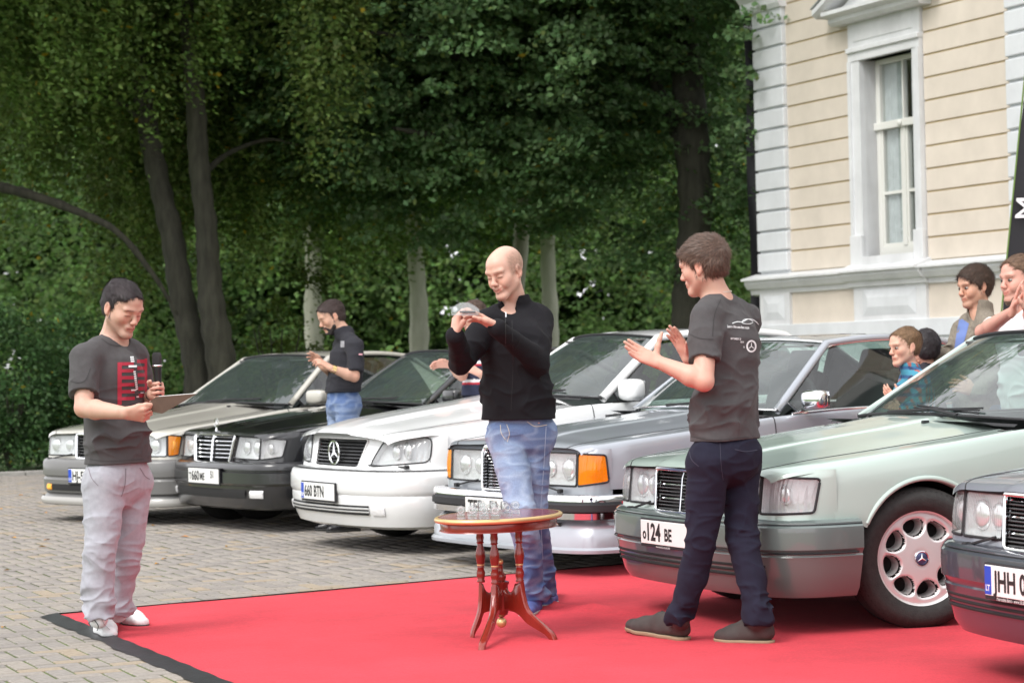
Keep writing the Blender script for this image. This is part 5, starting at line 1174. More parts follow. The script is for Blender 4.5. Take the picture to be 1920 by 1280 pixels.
def skinmat():
    if 'skin' in MATS: return MATS['skin']
    m = mat('skin', (.6, .35, .26), .48, vcol=True, bump=.08, bscale=300, spec=.4); b = m.node_tree.nodes['Principled BSDF']
    b.inputs['Subsurface Weight'].default_value = .12; b.inputs['Subsurface Radius'].default_value = (.012, .005, .003); b.inputs['Subsurface Scale'].default_value = 1; return m
def head(fl, hc, fw, up, sc, neckb, style):
    "head centre between the ears; fw face direction; sc 1 = adult"
    fw = nrm(fw); up = nrm(np.asarray(up, float) - fw * (np.dot(up, fw))); lf = np.cross(up, fw); ax = np.array([fw, lf, up])
    P = lambda f, l, u: hc + (fw * f + lf * l + up * u) * sc
    E = lambda c, r, k=.012, op='add': fl.ell(P(*c), np.array(r) * sc, ax, k * sc, op)
    Cn = lambda a, b, ra, rb, k=.01, op='add', **kw: fl.cone(P(*a), P(*b), ra * sc, rb * sc, k * sc, op=op, **kw)
    E((-.018, 0, .035), (.098, .075, .088)); E((.022, 0, -.020), (.067, .064, .080), .03); E((.040, 0, .050), (.058, .057, .050), .03)
    for sd in (1, -1):
        Cn((.005, sd * .050, -.052), (.070, sd * .012, -.098), .022, .018, .03); E((.058, sd * .038, -.022), (.024, .022, .022), .03)
        Cn((.082, sd * .046, .026), (.094, sd * .014, .024), .009, .010, .018)
        E((.103, sd * .033, .003), (.012, .016, .009), .012, 'sub')
        if not style.get('eyes'): E((.0805, sd * .032, .001), (.0138, .0160, .0112), .008)
        if style.get('smile'): E((.074, sd * .038, -.040), (.016, .015, .018), .02); Cn((.098, sd * .018, -.040), (.090, sd * .032, -.058), .0008, .0008, .005, 'sub')
        # ear
        E((-.010, sd * .079, -.004), (.019, .008, .031), .006); E((-.006, sd * .087, .000), (.010, .006, .019), .004, 'sub'); E((-.002, sd * .078, -.03), (.008, .007, .010), .008)
        E((.104, sd * .012, -.034), (.009, .008, .0075), .008)
    Cn((.088, 0, .016), (.110, 0, -.026), .0080, .0100, .014); E((.112, 0, -.030), (.0105, .0105, .009), .010)
    E((.080, 0, -.100), (.021, .024, .017), .025)
    sm = .006 if style.get('smile') else 0
    E((.088, 0, -.062), (.017, .028, .018), .015)
    for (z, r) in ((-.0595, .0052), (-.072, .0062)):
        Cn((.099, 0, z), (.090, .022, z + .004 + sm), r, r * .5, .006); Cn((.099, 0, z), (.090, -.022, z + .004 + sm), r, r * .5, .006)
    for sd in (1, -1): Cn((.106, 0, -.0655), (.092, sd * .025, -.0635 + sm), .0016, .0018, .003, 'sub')
    return P, ax
def headcol(V, hc, fw, up, sc, base, hairc, style):
    fw = nrm(fw); up = nrm(np.asarray(up, float) - fw * (np.dot(up, fw))); lf = np.cross(up, fw)
    Q = (V - hc) / sc; f, l, u = Q @ fw, Q @ lf, Q @ up; c = np.ones((len(V), 3)) * np.array(base); al = np.abs(l)
    def mix(mask, col, a): nonlocal c; m = np.clip(mask, 0, 1)[:, None] * a; c = c * (1 - m) + np.array(col) * m
    g = lambda x, s_: np.exp(-(x / s_) ** 2); near = (np.abs(f) < .16) & (al < .12) & (u > -.14) & (u < .14)
    nz = .5 + .5 * vnoise(V * 60); c *= (1 + .06 * (nz - .5))[:, None]
    face = (f > .03) * near
    mix(g(al - .045, .022) * g(u + .030, .022) * face, (base[0] * 1.02, base[1] * .78, base[2] * .74), .4)
    mix(g(l, .013) * g(u + .028, .016) * face, (base[0], base[1] * .72, base[2] * .68), .5)
    mix((g(np.maximum(al - .020, 0), .006) * g(u + .066 - (.006 if style.get('smile') else 0) * (al / .025) ** 2, .0085)) * (f > .075) * near, (base[0] * .80, base[1] * .42, base[2] * .42), .85)
    mix(g(np.maximum(al - .018, 0), .008) * g(u + .0655 - (.010 if style.get('smile') else 0) * (al / .025) ** 2, .0022) * (f > .075) * near, (.20, .06, .05), .7)
    # brows, lash lines, nostrils
    bro = g(np.abs(al - .033) - .010, .009) * (np.abs(al - .033) > .010) + (np.abs(al - .033) <= .010)
    mix(bro * g(u - .025 + .15 * np.maximum(al - .036, 0), style.get('broww', .0040)) * (f > .05) * near, hairc, style.get('brow', .6))
    lash = ((np.abs(al - .032) < .015) * 1.) * g(u - (-.003) + 12 * (al - .032) ** 2, .0028); mix(lash * (f > .06) * near, (.08, .045, .035), .7)
    mix(((np.abs(al - .032) < .017) * 1.) * g(u - .008, .010) * (f > .06) * near, (base[0] * .88, base[1] * .80, base[2] * .76), .25)
    mix(g(al - .009, .004) * g(u + .041, .0035) * (f > .09) * near, (.14, .05, .04), .5)
    mix(g(al - .082, .012) * g(u, .03) * g(f + .006, .02) * near, (base[0], base[1] * .62, base[2] * .58), .5)
    st = style.get('stubble', 0)
    if st: m = np.clip((-.035 - u + .15 * (.05 - f)) / .02, 0, 1) * (u > -.135) * (f > -.01); lipm = 1 - g(al, .028) * g(u + .066, .011); mix(m * lipm * near, hairc, st)
    if style.get('hair', 1):     # scalp under the hair, thinning towards the hairline
        hl = style.get('line', .078); q1 = 1 - np.sqrt(((f - .115) / .096) ** 2 + (l / .096) ** 2 + ((u - hl + .085) / .100) ** 2); q2 = 1 - np.sqrt(((f - .076) / .067) ** 2 + ((al - .088) / .060) ** 2 + ((u - hl + .098) / .076) ** 2); q3 = 1 - np.sqrt(((f + .012) / .030) ** 2 + ((al - .092) / .034) ** 2 + ((u + .022) / .050) ** 2)
        mm_ = np.clip(-np.maximum(np.maximum(q1, q2), q3) / .05 + .9 + .5 * vnoise(V * 150), 0, 1) * np.clip((u + .062 - .15 * f) / .02, 0, 1) * ((f < .1) & near); mix(mm_, hairc, .9)
    if style.get('buzz'): m = np.clip((al - .046) / .022, 0, 1) * np.clip((.052 - f) / .022, 0, 1) * np.clip((u + .020 + .25 * f) / .02, 0, 1); m2 = np.clip((-.045 - f) / .03, 0, 1) * np.clip((.100 - u) / .03, 0, 1) * np.clip((u + .06) / .02, 0, 1); mix(np.maximum(m, m2) * near * (.75 + .35 * vnoise(V * 200)), hairc, style['buzz'])
    return c
def hair(parent, off, hc, fw, up, sc, hairc, style):
    fw = nrm(fw); up = nrm(np.asarray(up, float) - fw * (np.dot(up, fw))); lf = np.cross(up, fw); ax = np.array([fw, lf, up]); P = lambda f, l, u: hc + (fw * f + lf * l + up * u) * sc
    r = .15 * sc; h = Field(hc - r, hc + r, .0036); th = style.get('hair', .012) - .006
    h.ell(P(-.020, 0, .038), np.array([.100 + th, .077 + th * .75, .088 + th]) * sc, ax, 0); h.ell(P(.030, 0, .066), np.array([.060 + th * .6, .058 + th * .4, .040 + th * .5]) * sc, ax, .02 * sc)
    h.ell(P(-.035, 0, -.01), np.array([.072 + th * .6, .068 + th * .5, .07]) * sc, ax, .02 * sc)
    hl = style.get('line', .078)
    # forehead, temple and ear cut
    h.ell(P(.115, 0, hl - .085), np.array([.085, .085, .088]) * sc, ax, .006 * sc, 'sub')
    for sd in (1, -1): h.ell(P(.076, sd * .088, hl - .098), np.array([.058, .050, .066]) * sc, ax, .006 * sc, 'sub'); h.ell(P(-.012, sd * .092, -.022), np.array([.026, .030, .046]) * sc, ax, .005 * sc, 'sub')
    h.cut(P(-.03, 0, -.060), -up * 1. + fw * .15, .01)
    h.noise(.0022 * sc, 120, 3, stretch=(.22, 1, .7), warp=.3, basis=ax); h.noise(.0040 * sc, 26, 9, basis=ax, stretch=(.5, 1, 1))
    for (a, b, r_) in style.get('tufts', []): h.cone(P(*a), P(*b), r_ * sc, r_ * .4 * sc, .008)
    m = mat('hair_%.3f_%.3f' % (hairc[0], hairc[2]), hairc, .55, noise=.45, nscale=120, bump=.5, bscale=420, spec=.35, sheen=.1)
    o = h.build('hair', m, parent, off=off)
    me = o.data; nv_ = len(me.vertices); Vh = np.empty(nv_ * 3); me.vertices.foreach_get('co', Vh); Vh = Vh.reshape(-1, 3); Nh = np.empty(nv_ * 3); me.vertices.foreach_get('normal', Nh); Nh = Nh.reshape(-1, 3)
    r2 = np.random.default_rng(5); ii = r2.integers(0, nv_, style.get('strands', 5200)); p = Vh[ii] + r2.normal(size=(len(ii), 3)) * .001; n = Nh[ii]; q = (p + off - hc) / sc; qf, ql, qu = q @ fw, q @ lf, q @ up
    flow = fw[None] * np.clip(.35 + qu * 9, -.3, 1.2)[:, None] + lf[None] * (ql * 7)[:, None] - up[None] * np.clip(1.0 - qu * 9, .05, 1.2)[:, None] + r2.normal(size=(len(ii), 3)) * .28
    if style.get('sweep'): flow = flow + lf[None] * style['sweep'] + up[None] * .25
    flow -= n * (flow * n).sum(1, keepdims=True) * 1.; flow /= np.linalg.norm(flow, axis=1, keepdims=True) + 1e-9; sd_ = np.cross(flow, n); L_ = (style.get('slen', .020) * sc) * (.6 + .8 * r2.random((len(ii), 1))); w_ = .0011 * (.6 + .8 * r2.random((len(ii), 1))); lift = n * (.10 + .30 * r2.random((len(ii), 1)))
    a0 = p - n * .001; a1 = p + flow * L_ * .5 + lift * L_ * .45; a2 = p + flow * L_ + lift * L_ * .35
    Vs = np.stack([a0 - sd_ * w_, a0 + sd_ * w_, a1 - sd_ * w_ * .8, a1 + sd_ * w_ * .8, a2 - sd_ * w_ * .2, a2 + sd_ * w_ * .2], 1).reshape(-1, 3); k6 = (np.arange(len(ii)) * 6)[:, None, None]; Fs = (np.array([[0, 1, 3, 2], [2, 3, 5, 4]])[None] + k6).reshape(-1, 4)
    vc = np.repeat(np.array(hairc)[None] * (.55 + 1.2 * r2.random((len(ii), 1))), 6, 0); so_ = meshobj('hair_strands', Vs, Fs, mat('hair_strand', (.1, .1, .1), .5, vcol=True, spec=.4), parent, True, vcol=vc); so_['kind'] = 'stuff'
    if style.get('beard'):
        b_ = Field(hc - r, hc + r, .0036); b_.chain([P(.0, .064, -.03), P(.03, .055, -.075), P(.072, .025, -.108), P(.085, 0, -.112), P(.072, -.025, -.108), P(.03, -.055, -.075), P(.0, -.064, -.03)], np.array([.008, .014, .019, .022, .019, .014, .008]) * sc * style['beard'], .01)
        if not style.get('nomou'): b_.chain([P(.075, .034, -.085), P(.092, .030, -.06), P(.106, .008, -.050), P(.106, -.008, -.050), P(.092, -.030, -.06), P(.075, -.034, -.085)], np.array([.010, .006, .0042, .0042, .006, .010]) * sc, .008)
        b_.noise(.003, 110, 3); bc = style.get('beardc', hairc); b_.build('beard', mat('beard_%.3f' % bc[0], bc, .7, noise=.5, nscale=150, bump=1., bscale=300), parent, off=off)
def hand(fl, w, d, n, s, sc=1., curl=(.3, .3, .3, .3), spread=.05, thumb=(.6, .7, .3), tcurl=.3, k=.006):
    "w wrist, d finger direction, n palm-facing direction, s side of the thumb"
    d = nrm(d); s = nrm(np.asarray(s, float) - d * np.dot(s, d)); n = nrm(np.asarray(n, float) - d * np.dot(n, d) - s * np.dot(n, s)); kn = []
    for i, o in enumerate((.030, .010, -.011, -.030)):
        L = (.088, .092, .086, .078)[i]; b = w + (d * L + s * o) * sc; kn.append(b); fl.cone(w + (d * .012 + s * o * .55) * sc, b, .0165 * sc, .0115 * sc, .012, sq=n, f=.85)
    fl.cone(w - d * .02 * sc, w + d * .045 * sc, .023 * sc, .026 * sc, .015, sq=n, f=.62); tips = []
    for i in range(4):
        L = (.074, .082, .077, .060)[i] * sc; c = curl[i]; dd = nrm(d + s * spread * (1.5 - i)); p = kn[i]; a = 0
        for q, (fr_, cf) in enumerate(((.46, 1.), (.30, 1.15), (.24, .8))):
            a += c * cf; v = dd * cos(a) + n * sin(a); p2 = p + v * L * fr_; fl.cone(p, p2, (.0098, .0088, .0080)[q] * sc, (.0088, .0080, .0070)[q] * sc, k * .5); p = p2
        tips.append(p)
    t = d * thumb[0] + s * thumb[1] + n * thumb[2]; t = nrm(t); b = w + (d * .022 + s * .022) * sc; p = b; a = 0
    bend = nrm(np.cross(np.cross(t, d), t) + n * .3)
    for fr_, r0, r1 in ((.045, .0155, .0125), (.034, .0115, .0100), (.027, .0100, .0080)):
        v = t * cos(a) + bend * sin(a); p2 = p + v * fr_ * sc; fl.cone(p, p2, r0 * sc, r1 * sc, .008); p = p2; a += tcurl
    return kn, tips, p

def person(name_label, base, J, o):
    """J joints (world): hc fw up neck shL shR elL elR wrL wrR pel hipL hipR knL knR anL anR toeL toeR bf(body forward)
       o: options"""
    off = np.array([base[0], base[1], 0.]); t = empty('person', off, name_label, 'person', o.get('group')); sc = o.get('sc', 1.); J = {k: np.asarray(v, float) for k, v in J.items()}
    bf = nrm(J['bf']); lat = nrm(J['shL'] - J['shR']); skin = np.array(o.get('skin', (.62, .36, .27))); hcol = o.get('hairc', (.05, .035, .03)); st = o.get('style', {}); h = o.get('h', .0045)
    pts = [J[k] for k in J if k in ('hc', 'shL', 'shR', 'elL', 'elR', 'wrL', 'wrR', 'pel')] + [J['hc'] + [0, 0, .1]] ; lo = np.min(pts, 0) - .24; hi = np.max(pts, 0) + .24
    lo[2] = J['pel'][2] - .14
    F = Field(lo, hi, h); up0 = nrm(J['neck'] - J['pel'])
    P, ax = head(F, J['hc'], J['fw'], J['up'], sc * o.get('hs', 1.), J['neck'], st)
    nk = nrm(J['hc'] - J['neck']); F.cone(J['neck'] - nk * .05 * sc, J['hc'] - nrm(J['up']) * .045 * sc - nrm(J['fw']) * .012 * sc, .066 * sc * o.get('neckr', 1), .056 * sc * o.get('neckr', 1), .022)
    chest = (J['shL'] + J['shR']) / 2 - up0 * .12 * sc; waist = J['pel'] * .62 + chest * .38
    tw = o.get('tw', 1.)
    F.chain([J['pel'], waist, chest], np.array([.150, .128, .148]) * sc * tw, .04, sq=bf, f=.70); F.cone(J['shL'] - lat * .03, J['shR'] + lat * .03, .052 * sc, .052 * sc, .05)
    F.cone(J['neck'], J['shL'] * .5 + J['neck'] * .5, .050 * sc, .042 * sc, .035); F.cone(J['neck'], J['shR'] * .5 + J['neck'] * .5, .050 * sc, .042 * sc, .035)
    ar = o.get('arm', 1.)
    for sd in 'LR':
        S_, E_, W_ = J['sh' + sd], J['el' + sd], J['wr' + sd]; F.cone(S_, E_, .054 * sc * ar, .040 * sc * ar, .03); m_ = E_ + (W_ - E_) * .28; F.cone(E_, m_, .040 * sc * ar, .043 * sc * ar, .015); F.cone(m_, W_, .043 * sc * ar, .0265 * sc * ar, .015)
        hd = o['hand' + sd]; hand(F, W_, hd['d'], hd['n'], hd['s'], sc * hd.get('sc', 1.), **{k: v for k, v in hd.items() if k not in 'dns' and k != 'sc'})
    def col(V):
        c = headcol(V, J['hc'], J['fw'], J['up'], sc * o.get('hs', 1.), skin, np.array(hcol), st)
        for sd in 'LR':      # redder hands and elbows
            for q, r in ((J['wr' + sd] + nrm(o['hand' + sd]['d']) * .09 * sc, .085), (J['el' + sd], .06)): m = np.exp(-(np.linalg.norm(V - q, axis=1) / r) ** 2)[:, None] * .45; c = c * (1 - m) + skin * [1.0, .74, .72] * m
        return c
    F.build('body', skinmat(), t, col=col, off=off)
    if st.get('eyes'):
        fw_ = nrm(J['fw']); up_ = nrm(J['up'] - fw_ * np.dot(J['up'], fw_)); lf_ = np.cross(up_, fw_); hs_ = sc * o.get('hs', 1.)
        for sd in (1, -1):
            c_ = J['hc'] + (fw_ * .0800 + lf_ * .032 * sd + up_ * .001) * hs_ - off; V_, F_ = ico((0, 0, 0), .0145 * hs_, 2); x = MB(); x.add(V_ * np.array([1, 1, .62]) @ np.array([fw_, lf_, up_]) + c_, F_); eo = x.build('eye', mat('eye_white', (.30, .27, .25), .3), t, smooth=True)
            V_, F_ = ico((0, 0, 0), .0078 * hs_, 2); x = MB(); x.add(V_ * np.array([.35, 1, 1]) @ np.array([fw_, lf_, up_]) + c_ + (fw_ * .0135) * hs_, F_); x.build('iris', mat('iris', (.03, .02, .015), .1), eo, smooth=True)
    if st.get('hair', 1): hair(t, off, J['hc'], J['fw'], J['up'], sc * o.get('hs', 1.), np.array(hcol), st)
    # ---- top garment
    g = o['top']; lo2 = lo.copy(); lo2[2] = g['hem'] - .06; T = Field(lo2, hi, h * 1.05); ex = g.get('ex', .014)
    pe = J['pel'].copy(); hemc = pe + (J['pel'] - chest) / np.linalg.norm(J['pel'] - chest) * .10
    T.chain([hemc, pe, waist, chest], np.array([.152, .156, .140, .156]) * sc * tw * g.get('wid', 1.) + ex, .05, sq=bf, f=g.get('f', .72))
    T.cone(J['shL'] - lat * .03, J['shR'] + lat * .03, .054 * sc + ex * .7, .054 * sc + ex * .7, .05); T.cone(J['neck'] - [0, 0, .01], J['shL'] * .55 + J['neck'] * .45, .052 * sc, .050 * sc + ex, .04); T.cone(J['neck'] - [0, 0, .01], J['shR'] * .55 + J['neck'] * .45, .052 * sc, .050 * sc + ex, .04)
    T.ell(chest + bf * .035 * sc + up0 * .02, (.125 * sc, .10 * sc, .11 * sc), np.array([lat, bf, up0]), .04)
    if g.get('belly'): T.ell(waist + bf * .05, (.12 * sc, .10 * sc * g['belly'], .13 * sc), np.array([lat, bf, up0]), .05)
    for sd in 'LR':
        S_, E_, W_ = J['sh' + sd], J['el' + sd], J['wr' + sd]; ad = nrm(E_ - S_)
        Sl = T.like(); uk = .03
        if g['sleeve'] == 'short':
            L = g.get('sl', .62); Eh = S_ + (E_ - S_) * L; Sl.cone(S_, Eh + ad * .05, .055 * sc * ar + ex * .9, .050 * sc * ar + ex * .9, 0); Sl.cut(Eh, ad, .003)
            Sl.cone(Eh - ad * .03, Eh + ad * .06, .046 * sc * ar + .004, .044 * sc * ar + .004, 0, op='sub')
        else:
            Sl.cone(S_, E_, .055 * sc * ar + ex * .8, .043 * sc * ar + ex * .8, .0); Sl.cone(E_, W_, .043 * sc * ar + ex * .8, .029 * sc * ar + ex * .6, .02); fd = nrm(W_ - E_); pass
            Sl.cut(W_ + fd * g.get('cuff', -.005), fd, .002, W_ - .09, W_ + .12); Sl.cone(W_ - fd * .055, W_ - fd * .008, .034 * sc + ex * .55, .035 * sc + ex * .55, .004)
        T.union(Sl, uk)
    # neck opening
    nc = J['neck'] + up0 * .035 * sc + bf * .02; 
    if g.get('collar') == 'stand':
        T.cone(J['neck'] - nk * .0, J['neck'] + nk * .085 * sc - bf * .010, .081 * sc, .077 * sc, .015); T.cone(J['neck'] + nk * .0, J['neck'] + nk * .16 * sc - bf * .010, .068 * sc, .068 * sc, 0, op='sub'); T.cut(J['neck'] + nk * g.get('ch', .07) * sc, nk - bf * .35, .004, J['neck'] - .12, J['neck'] + .2)
        T.cone(J['neck'] + bf * .085 * sc - up0 * .060 * sc, J['neck'] + bf * .095 + nk * .10, .014, .080 * sc, .006, op='sub')
    elif g.get('collar') == 'polo':
        T.cone(J['neck'], J['neck'] + nk * .045 * sc, .080 * sc, .072 * sc, .01); T.cone(J['neck'] + nk * .01, J['neck'] + nk * .14 * sc, .060 * sc, .062 * sc, 0, op='sub'); T.cut(J['neck'] + nk * .055 * sc, nk - bf * .35, .004, J['neck'] - .12, J['neck'] + .2); T.cone(J['neck'] + bf * .08 * sc - up0 * .04, J['neck'] + bf * .10 + nk * .10, .008, .045 * sc, .006, op='sub')
    else:
        T.cone(J['neck'] + nk * .012 * sc, J['neck'] + nk * .16 * sc + bf * .02, g.get('nr', .070) * sc, .085 * sc, .004, op='sub'); T.ell(J['neck'] + bf * .055 * sc + up0 * .012, (.055 * sc, .05 * sc, .045 * sc), np.array([lat, bf, up0]), .004, 'sub')
    hn = g.get('hemn', (0, 0, -1)); hp = pe.copy(); hp[2] = g['hem']; T.cut(hp, hn, .004, lo2, np.array([hi[0], hi[1], J['pel'][2] + .07]))
    if g.get('band'): T.chain([hp + [0, 0, .0], hp + [0, 0, g['band']]], np.array([.150, .152]) * sc * tw * g.get('wid', 1.) + ex * .3, .01, sq=bf, f=g.get('f', .72)); T.cut(hp, hn, .002, lo2, np.array([hi[0], hi[1], J['pel'][2] + .07]))
    def fm(Pq):
        m = .35 + .9 * np.exp(-((Pq[:, 2] - waist[2] + .03) / .16) ** 2)
        for sd in 'LR': m = m + .8 * np.exp(-(np.linalg.norm(Pq - J['el' + sd], axis=1) / .09) ** 2) + .7 * np.exp(-(np.linalg.norm(Pq - J['sh' + sd] + up0 * .09, axis=1) / .09) ** 2)
        return (m * np.clip((Pq[:, 2] - g['hem']) / .07, .15, 1)).astype(np.float32)
    fo = g.get('folds', 1.); T.noise(.0078 * fo, 5.5, o.get('seed', 1), True, fm, (1, 1, 2.0), .9); T.noise(.0040 * fo, 12, o.get('seed', 1) + 5, True, fm, (1, 1, 1.6), .8)
    T.build(g.get('name', 'shirt'), g['m'], t, off=off, col=g.get('col'))
    # ---- legs
    if 'hipL' in J:
        q = o['leg']; pts = [J[k] for k in ('hipL', 'hipR', 'knL', 'knR', 'anL', 'anR', 'pel')]; lo3 = np.min(pts, 0) - .2; hi3 = np.max(pts, 0) + .2; hi3[2] = J['pel'][2] + .16; lo3[2] = -.02
        if o.get('cutlegs'): lo3[2] = o['cutlegs']
        Lg = Field(lo3, hi3, h * 1.05); R_ = np.array(q.get('r', (.098, .078, .074, .070, .064))) * sc
        Lg.cone(J['pel'] + up0 * .09, J['pel'] - [0, 0, .03], .142 * sc * tw, .150 * sc * tw, .03, sq=bf, f=.74); Lg.cone(J['hipL'], J['hipR'], .100 * sc, .100 * sc, .04)
        Lg.ell(J['pel'] - bf * .055 * sc - [0, 0, .04], (.135 * sc, .085 * sc, .11 * sc), np.array([lat, bf, [0, 0, 1]]), .04)
        for sd in 'LR':
            H_, K_, A_ = J['hip' + sd], J['kn' + sd], J['an' + sd]; m1 = H_ * .45 + K_ * .55; m2 = K_ * .5 + A_ * .5; bk = -bf * .012
            Lg.chain([H_, m1, K_, m2 + bk, A_ + [0, 0, .0]], [R_[0], R_[1], R_[2], R_[3], R_[4]], .012)
            Lg.cut(A_ - [0, 0, q.get('cuffz', .05)], (0, 0, -1), .003, np.array([A_[0] - .14, A_[1] - .14, -.03]), np.array([A_[0] + .14, A_[1] + .14, A_[2] + .08]))
        def lm(Pq):
            m = np.full(len(Pq), .35)
            for sd in 'LR': m = m + .9 * np.exp(-(np.linalg.norm(Pq - J['kn' + sd], axis=1) / .13) ** 2) + q.get('stack', 1.3) * np.exp(-((Pq[:, 2] - J['an' + sd][2] - .03) / .09) ** 2) + .6 * np.exp(-(np.linalg.norm(Pq - J['hip' + sd], axis=1) / .12) ** 2)
            return m.astype(np.float32)
        fo = q.get('folds', 1.); Lg.noise(.0078 * fo, 5.5, o.get('seed', 1) + 11, True, lm, (1, 1, 2.2), 1.0); Lg.noise(.0045 * fo, 12, o.get('seed', 1) + 17, True, lm, (1, 1, 2.), .8)
        Lg.cut(J['pel'] + up0 * .125, up0, .003, np.array([lo3[0], lo3[1], J['pel'][2] + .05]), hi3)
        lo_ = Lg.build('trousers', q['m'], t, off=off, col=q.get('col'))
        if 'toeL' in J:
            for sd in 'LR':
                A_, T_ = J['an' + sd].copy(), J['toe' + sd]; heel = J.get('heel' + sd, None); A0 = A_.copy(); fd = T_ - A0; fd[2] = 0; fd = nrm(fd); sdv = np.array([-fd[1], fd[0], 0])
                gz = o.get('ground', 0.) ; hl = heel if heel is not None else np.array([A0[0] - fd[0] * .065, A0[1] - fd[1] * .065, gz]); s_ = o['shoe']
                hl = np.asarray(hl, float); fd3 = nrm(T_ - hl); L_ = np.linalg.norm(T_ - hl); upv = nrm(np.cross(fd3, sdv)) if np.cross(fd3, sdv)[2] > 0 else -nrm(np.cross(fd3, sdv))
                Q = lambda a, l, u: hl + fd3 * a * L_ + sdv * l + upv * u
                Sh = Field(np.minimum(hl, T_) - .13, np.maximum(hl, T_) + .16, .0045); z0 = s_.get('sole', .018)
                Sh.chain([Q(.10, 0, z0 + .028), Q(.35, 0, z0 + .022), Q(.70, .004, z0 + .012), Q(.90, 0, z0 + .008)], np.array([.040, .042, .050, .040]) * sc, .03, sq=upv, f=.8)
                Sh.chain([Q(.13, 0, z0 + .06), Q(.42, 0, z0 + .055), Q(.66, 0, z0 + .030)], np.array([.036, .034, .030]) * sc, .03); Sh.cone(Q(.14, 0, z0 + .06), A0 - [0, 0, .01], .037 * sc, .042 * sc, .02)
                Sh.cut(Q(0, 0, z0 * .8), -upv); Sh.cone(Q(.14, 0, z0 + .075), Q(.14, 0, .25), .036 * sc, .05, .003, op='sub')
                so_ = Sh.build('shoe', s_['m'], t, off=off, col=None)
                So = Field(np.minimum(hl, T_) - .1, np.maximum(hl, T_) + .1, .0045); So.chain([Q(.10, 0, z0), Q(.35, 0, z0), Q(.70, .004, z0), Q(.91, 0, z0)], np.array([.041, .043, .053, .041]) * sc, .03); So.cut(Q(0, 0, z0), upv); So.cut(Q(0, 0, .001), -upv); So.build('sole', s_['sm'], so_, off=off)
                if s_.get('laces'):
                    for i in range(4): x = MB(); c = Q(.42 + .075 * i, 0, z0 + .093 - .0135 * i) - off; x.tube([c + sdv * .022 - upv * .006, c + upv * .004, c - sdv * .022 - upv * .006], .0028, 5); x.build('lace', s_['lm'], so_)
    o['_t'] = t; o['_off'] = off; return t
def project_decal(name, V2, F2, origin, ex, ey, dirn, target, m, parent, off, eps=.0025, sub=None):
    "lays flat artwork (V2 xy) on the surface of target, seen along dirn"
    me = target.data; bvh = BVHTree.FromPolygons([v.co[:] for v in me.vertices], [tuple(p.vertices) for p in me.polygons]); out = []
    dirn = nrm(dirn); ok = []
    for a, b in V2:
        p = np.asarray(origin) + np.asarray(ex) * a + np.asarray(ey) * b - off; st_ = p - dirn * .5; hit, nn, i, d = bvh.ray_cast(Vector(st_), Vector(dirn), 1.)
        if hit is None: out.append(p); ok.append(False)
        else: out.append(np.array(hit) - dirn * eps); ok.append(True)
    F2 = [f for f in F2 if all(ok[i] for i in f)]
    if not F2: return None
    return meshobj(name, np.array(out), F2, m, parent, smooth=True)
def subdiv2(V, F, cell=.012):
    bm = bmesh.new(); vs = [bm.verts.new((v[0], v[1], 0)) for v in V]
    for f in F:
        try: bm.faces.new([vs[i] for i in f])
        except ValueError: pass
    for _ in range(5):
        es = [e for e in bm.edges if e.calc_length() > cell]
        if not es: break
        bmesh.ops.subdivide_edges(bm, edges=es, cuts=1, use_grid_fill=True); bmesh.ops.triangulate(bm, faces=[f for f in bm.faces if len(f.verts) > 3])
    V2 = [(v.co.x, v.co.y) for v in bm.verts]; bm.verts.index_update(); F2 = [[v.index for v in f.verts] for f in bm.faces]; bm.free(); return V2, F2
def rects(R):
    V, F = [], []
    for (x0, y0, x1, y1) in R: n = len(V); V += [(x0, y0), (x1, y0), (x1, y1), (x0, y1)]; F.append((n, n + 1, n + 2, n + 3))
    return subdiv2(V, F)
# ------------------------------------------------------------------ the people
def cloth(name, c, **k): return mat(name, c, k.pop('rough', .92), noise=k.pop('noise', .08), nscale=k.pop('nscale', 40), bump=k.pop('bump', .15), bscale=k.pop('bscale', 350), sheen=k.pop('sheen', .15), **k)
m_tee = cloth('charcoal_jersey', (.062, .058, .060), sheen=.05); m_chino = cloth('lilac_grey_cotton', (.345, .345, .385)); m_jump = cloth('black_knit', (.010, .0095, .012), sheen=0., spec=.25); m_navy = cloth('navy_cotton', (.012, .012, .026), sheen=0., spec=.3)
m_wsh = mat('white_leather', (.80, .82, .82), .4, noise=.04); m_wso = mat('pale_rubber_sole', (.5, .5, .48), .7); m_dso = mat('dark_rubber_sole', (.03, .03, .03), .7)
H = lambda d, n, s, **k: dict(d=np.array(d, float), n=np.array(n, float), s=np.array(s, float), **k)
def A(x, y, Y): return at(x, y, Y)
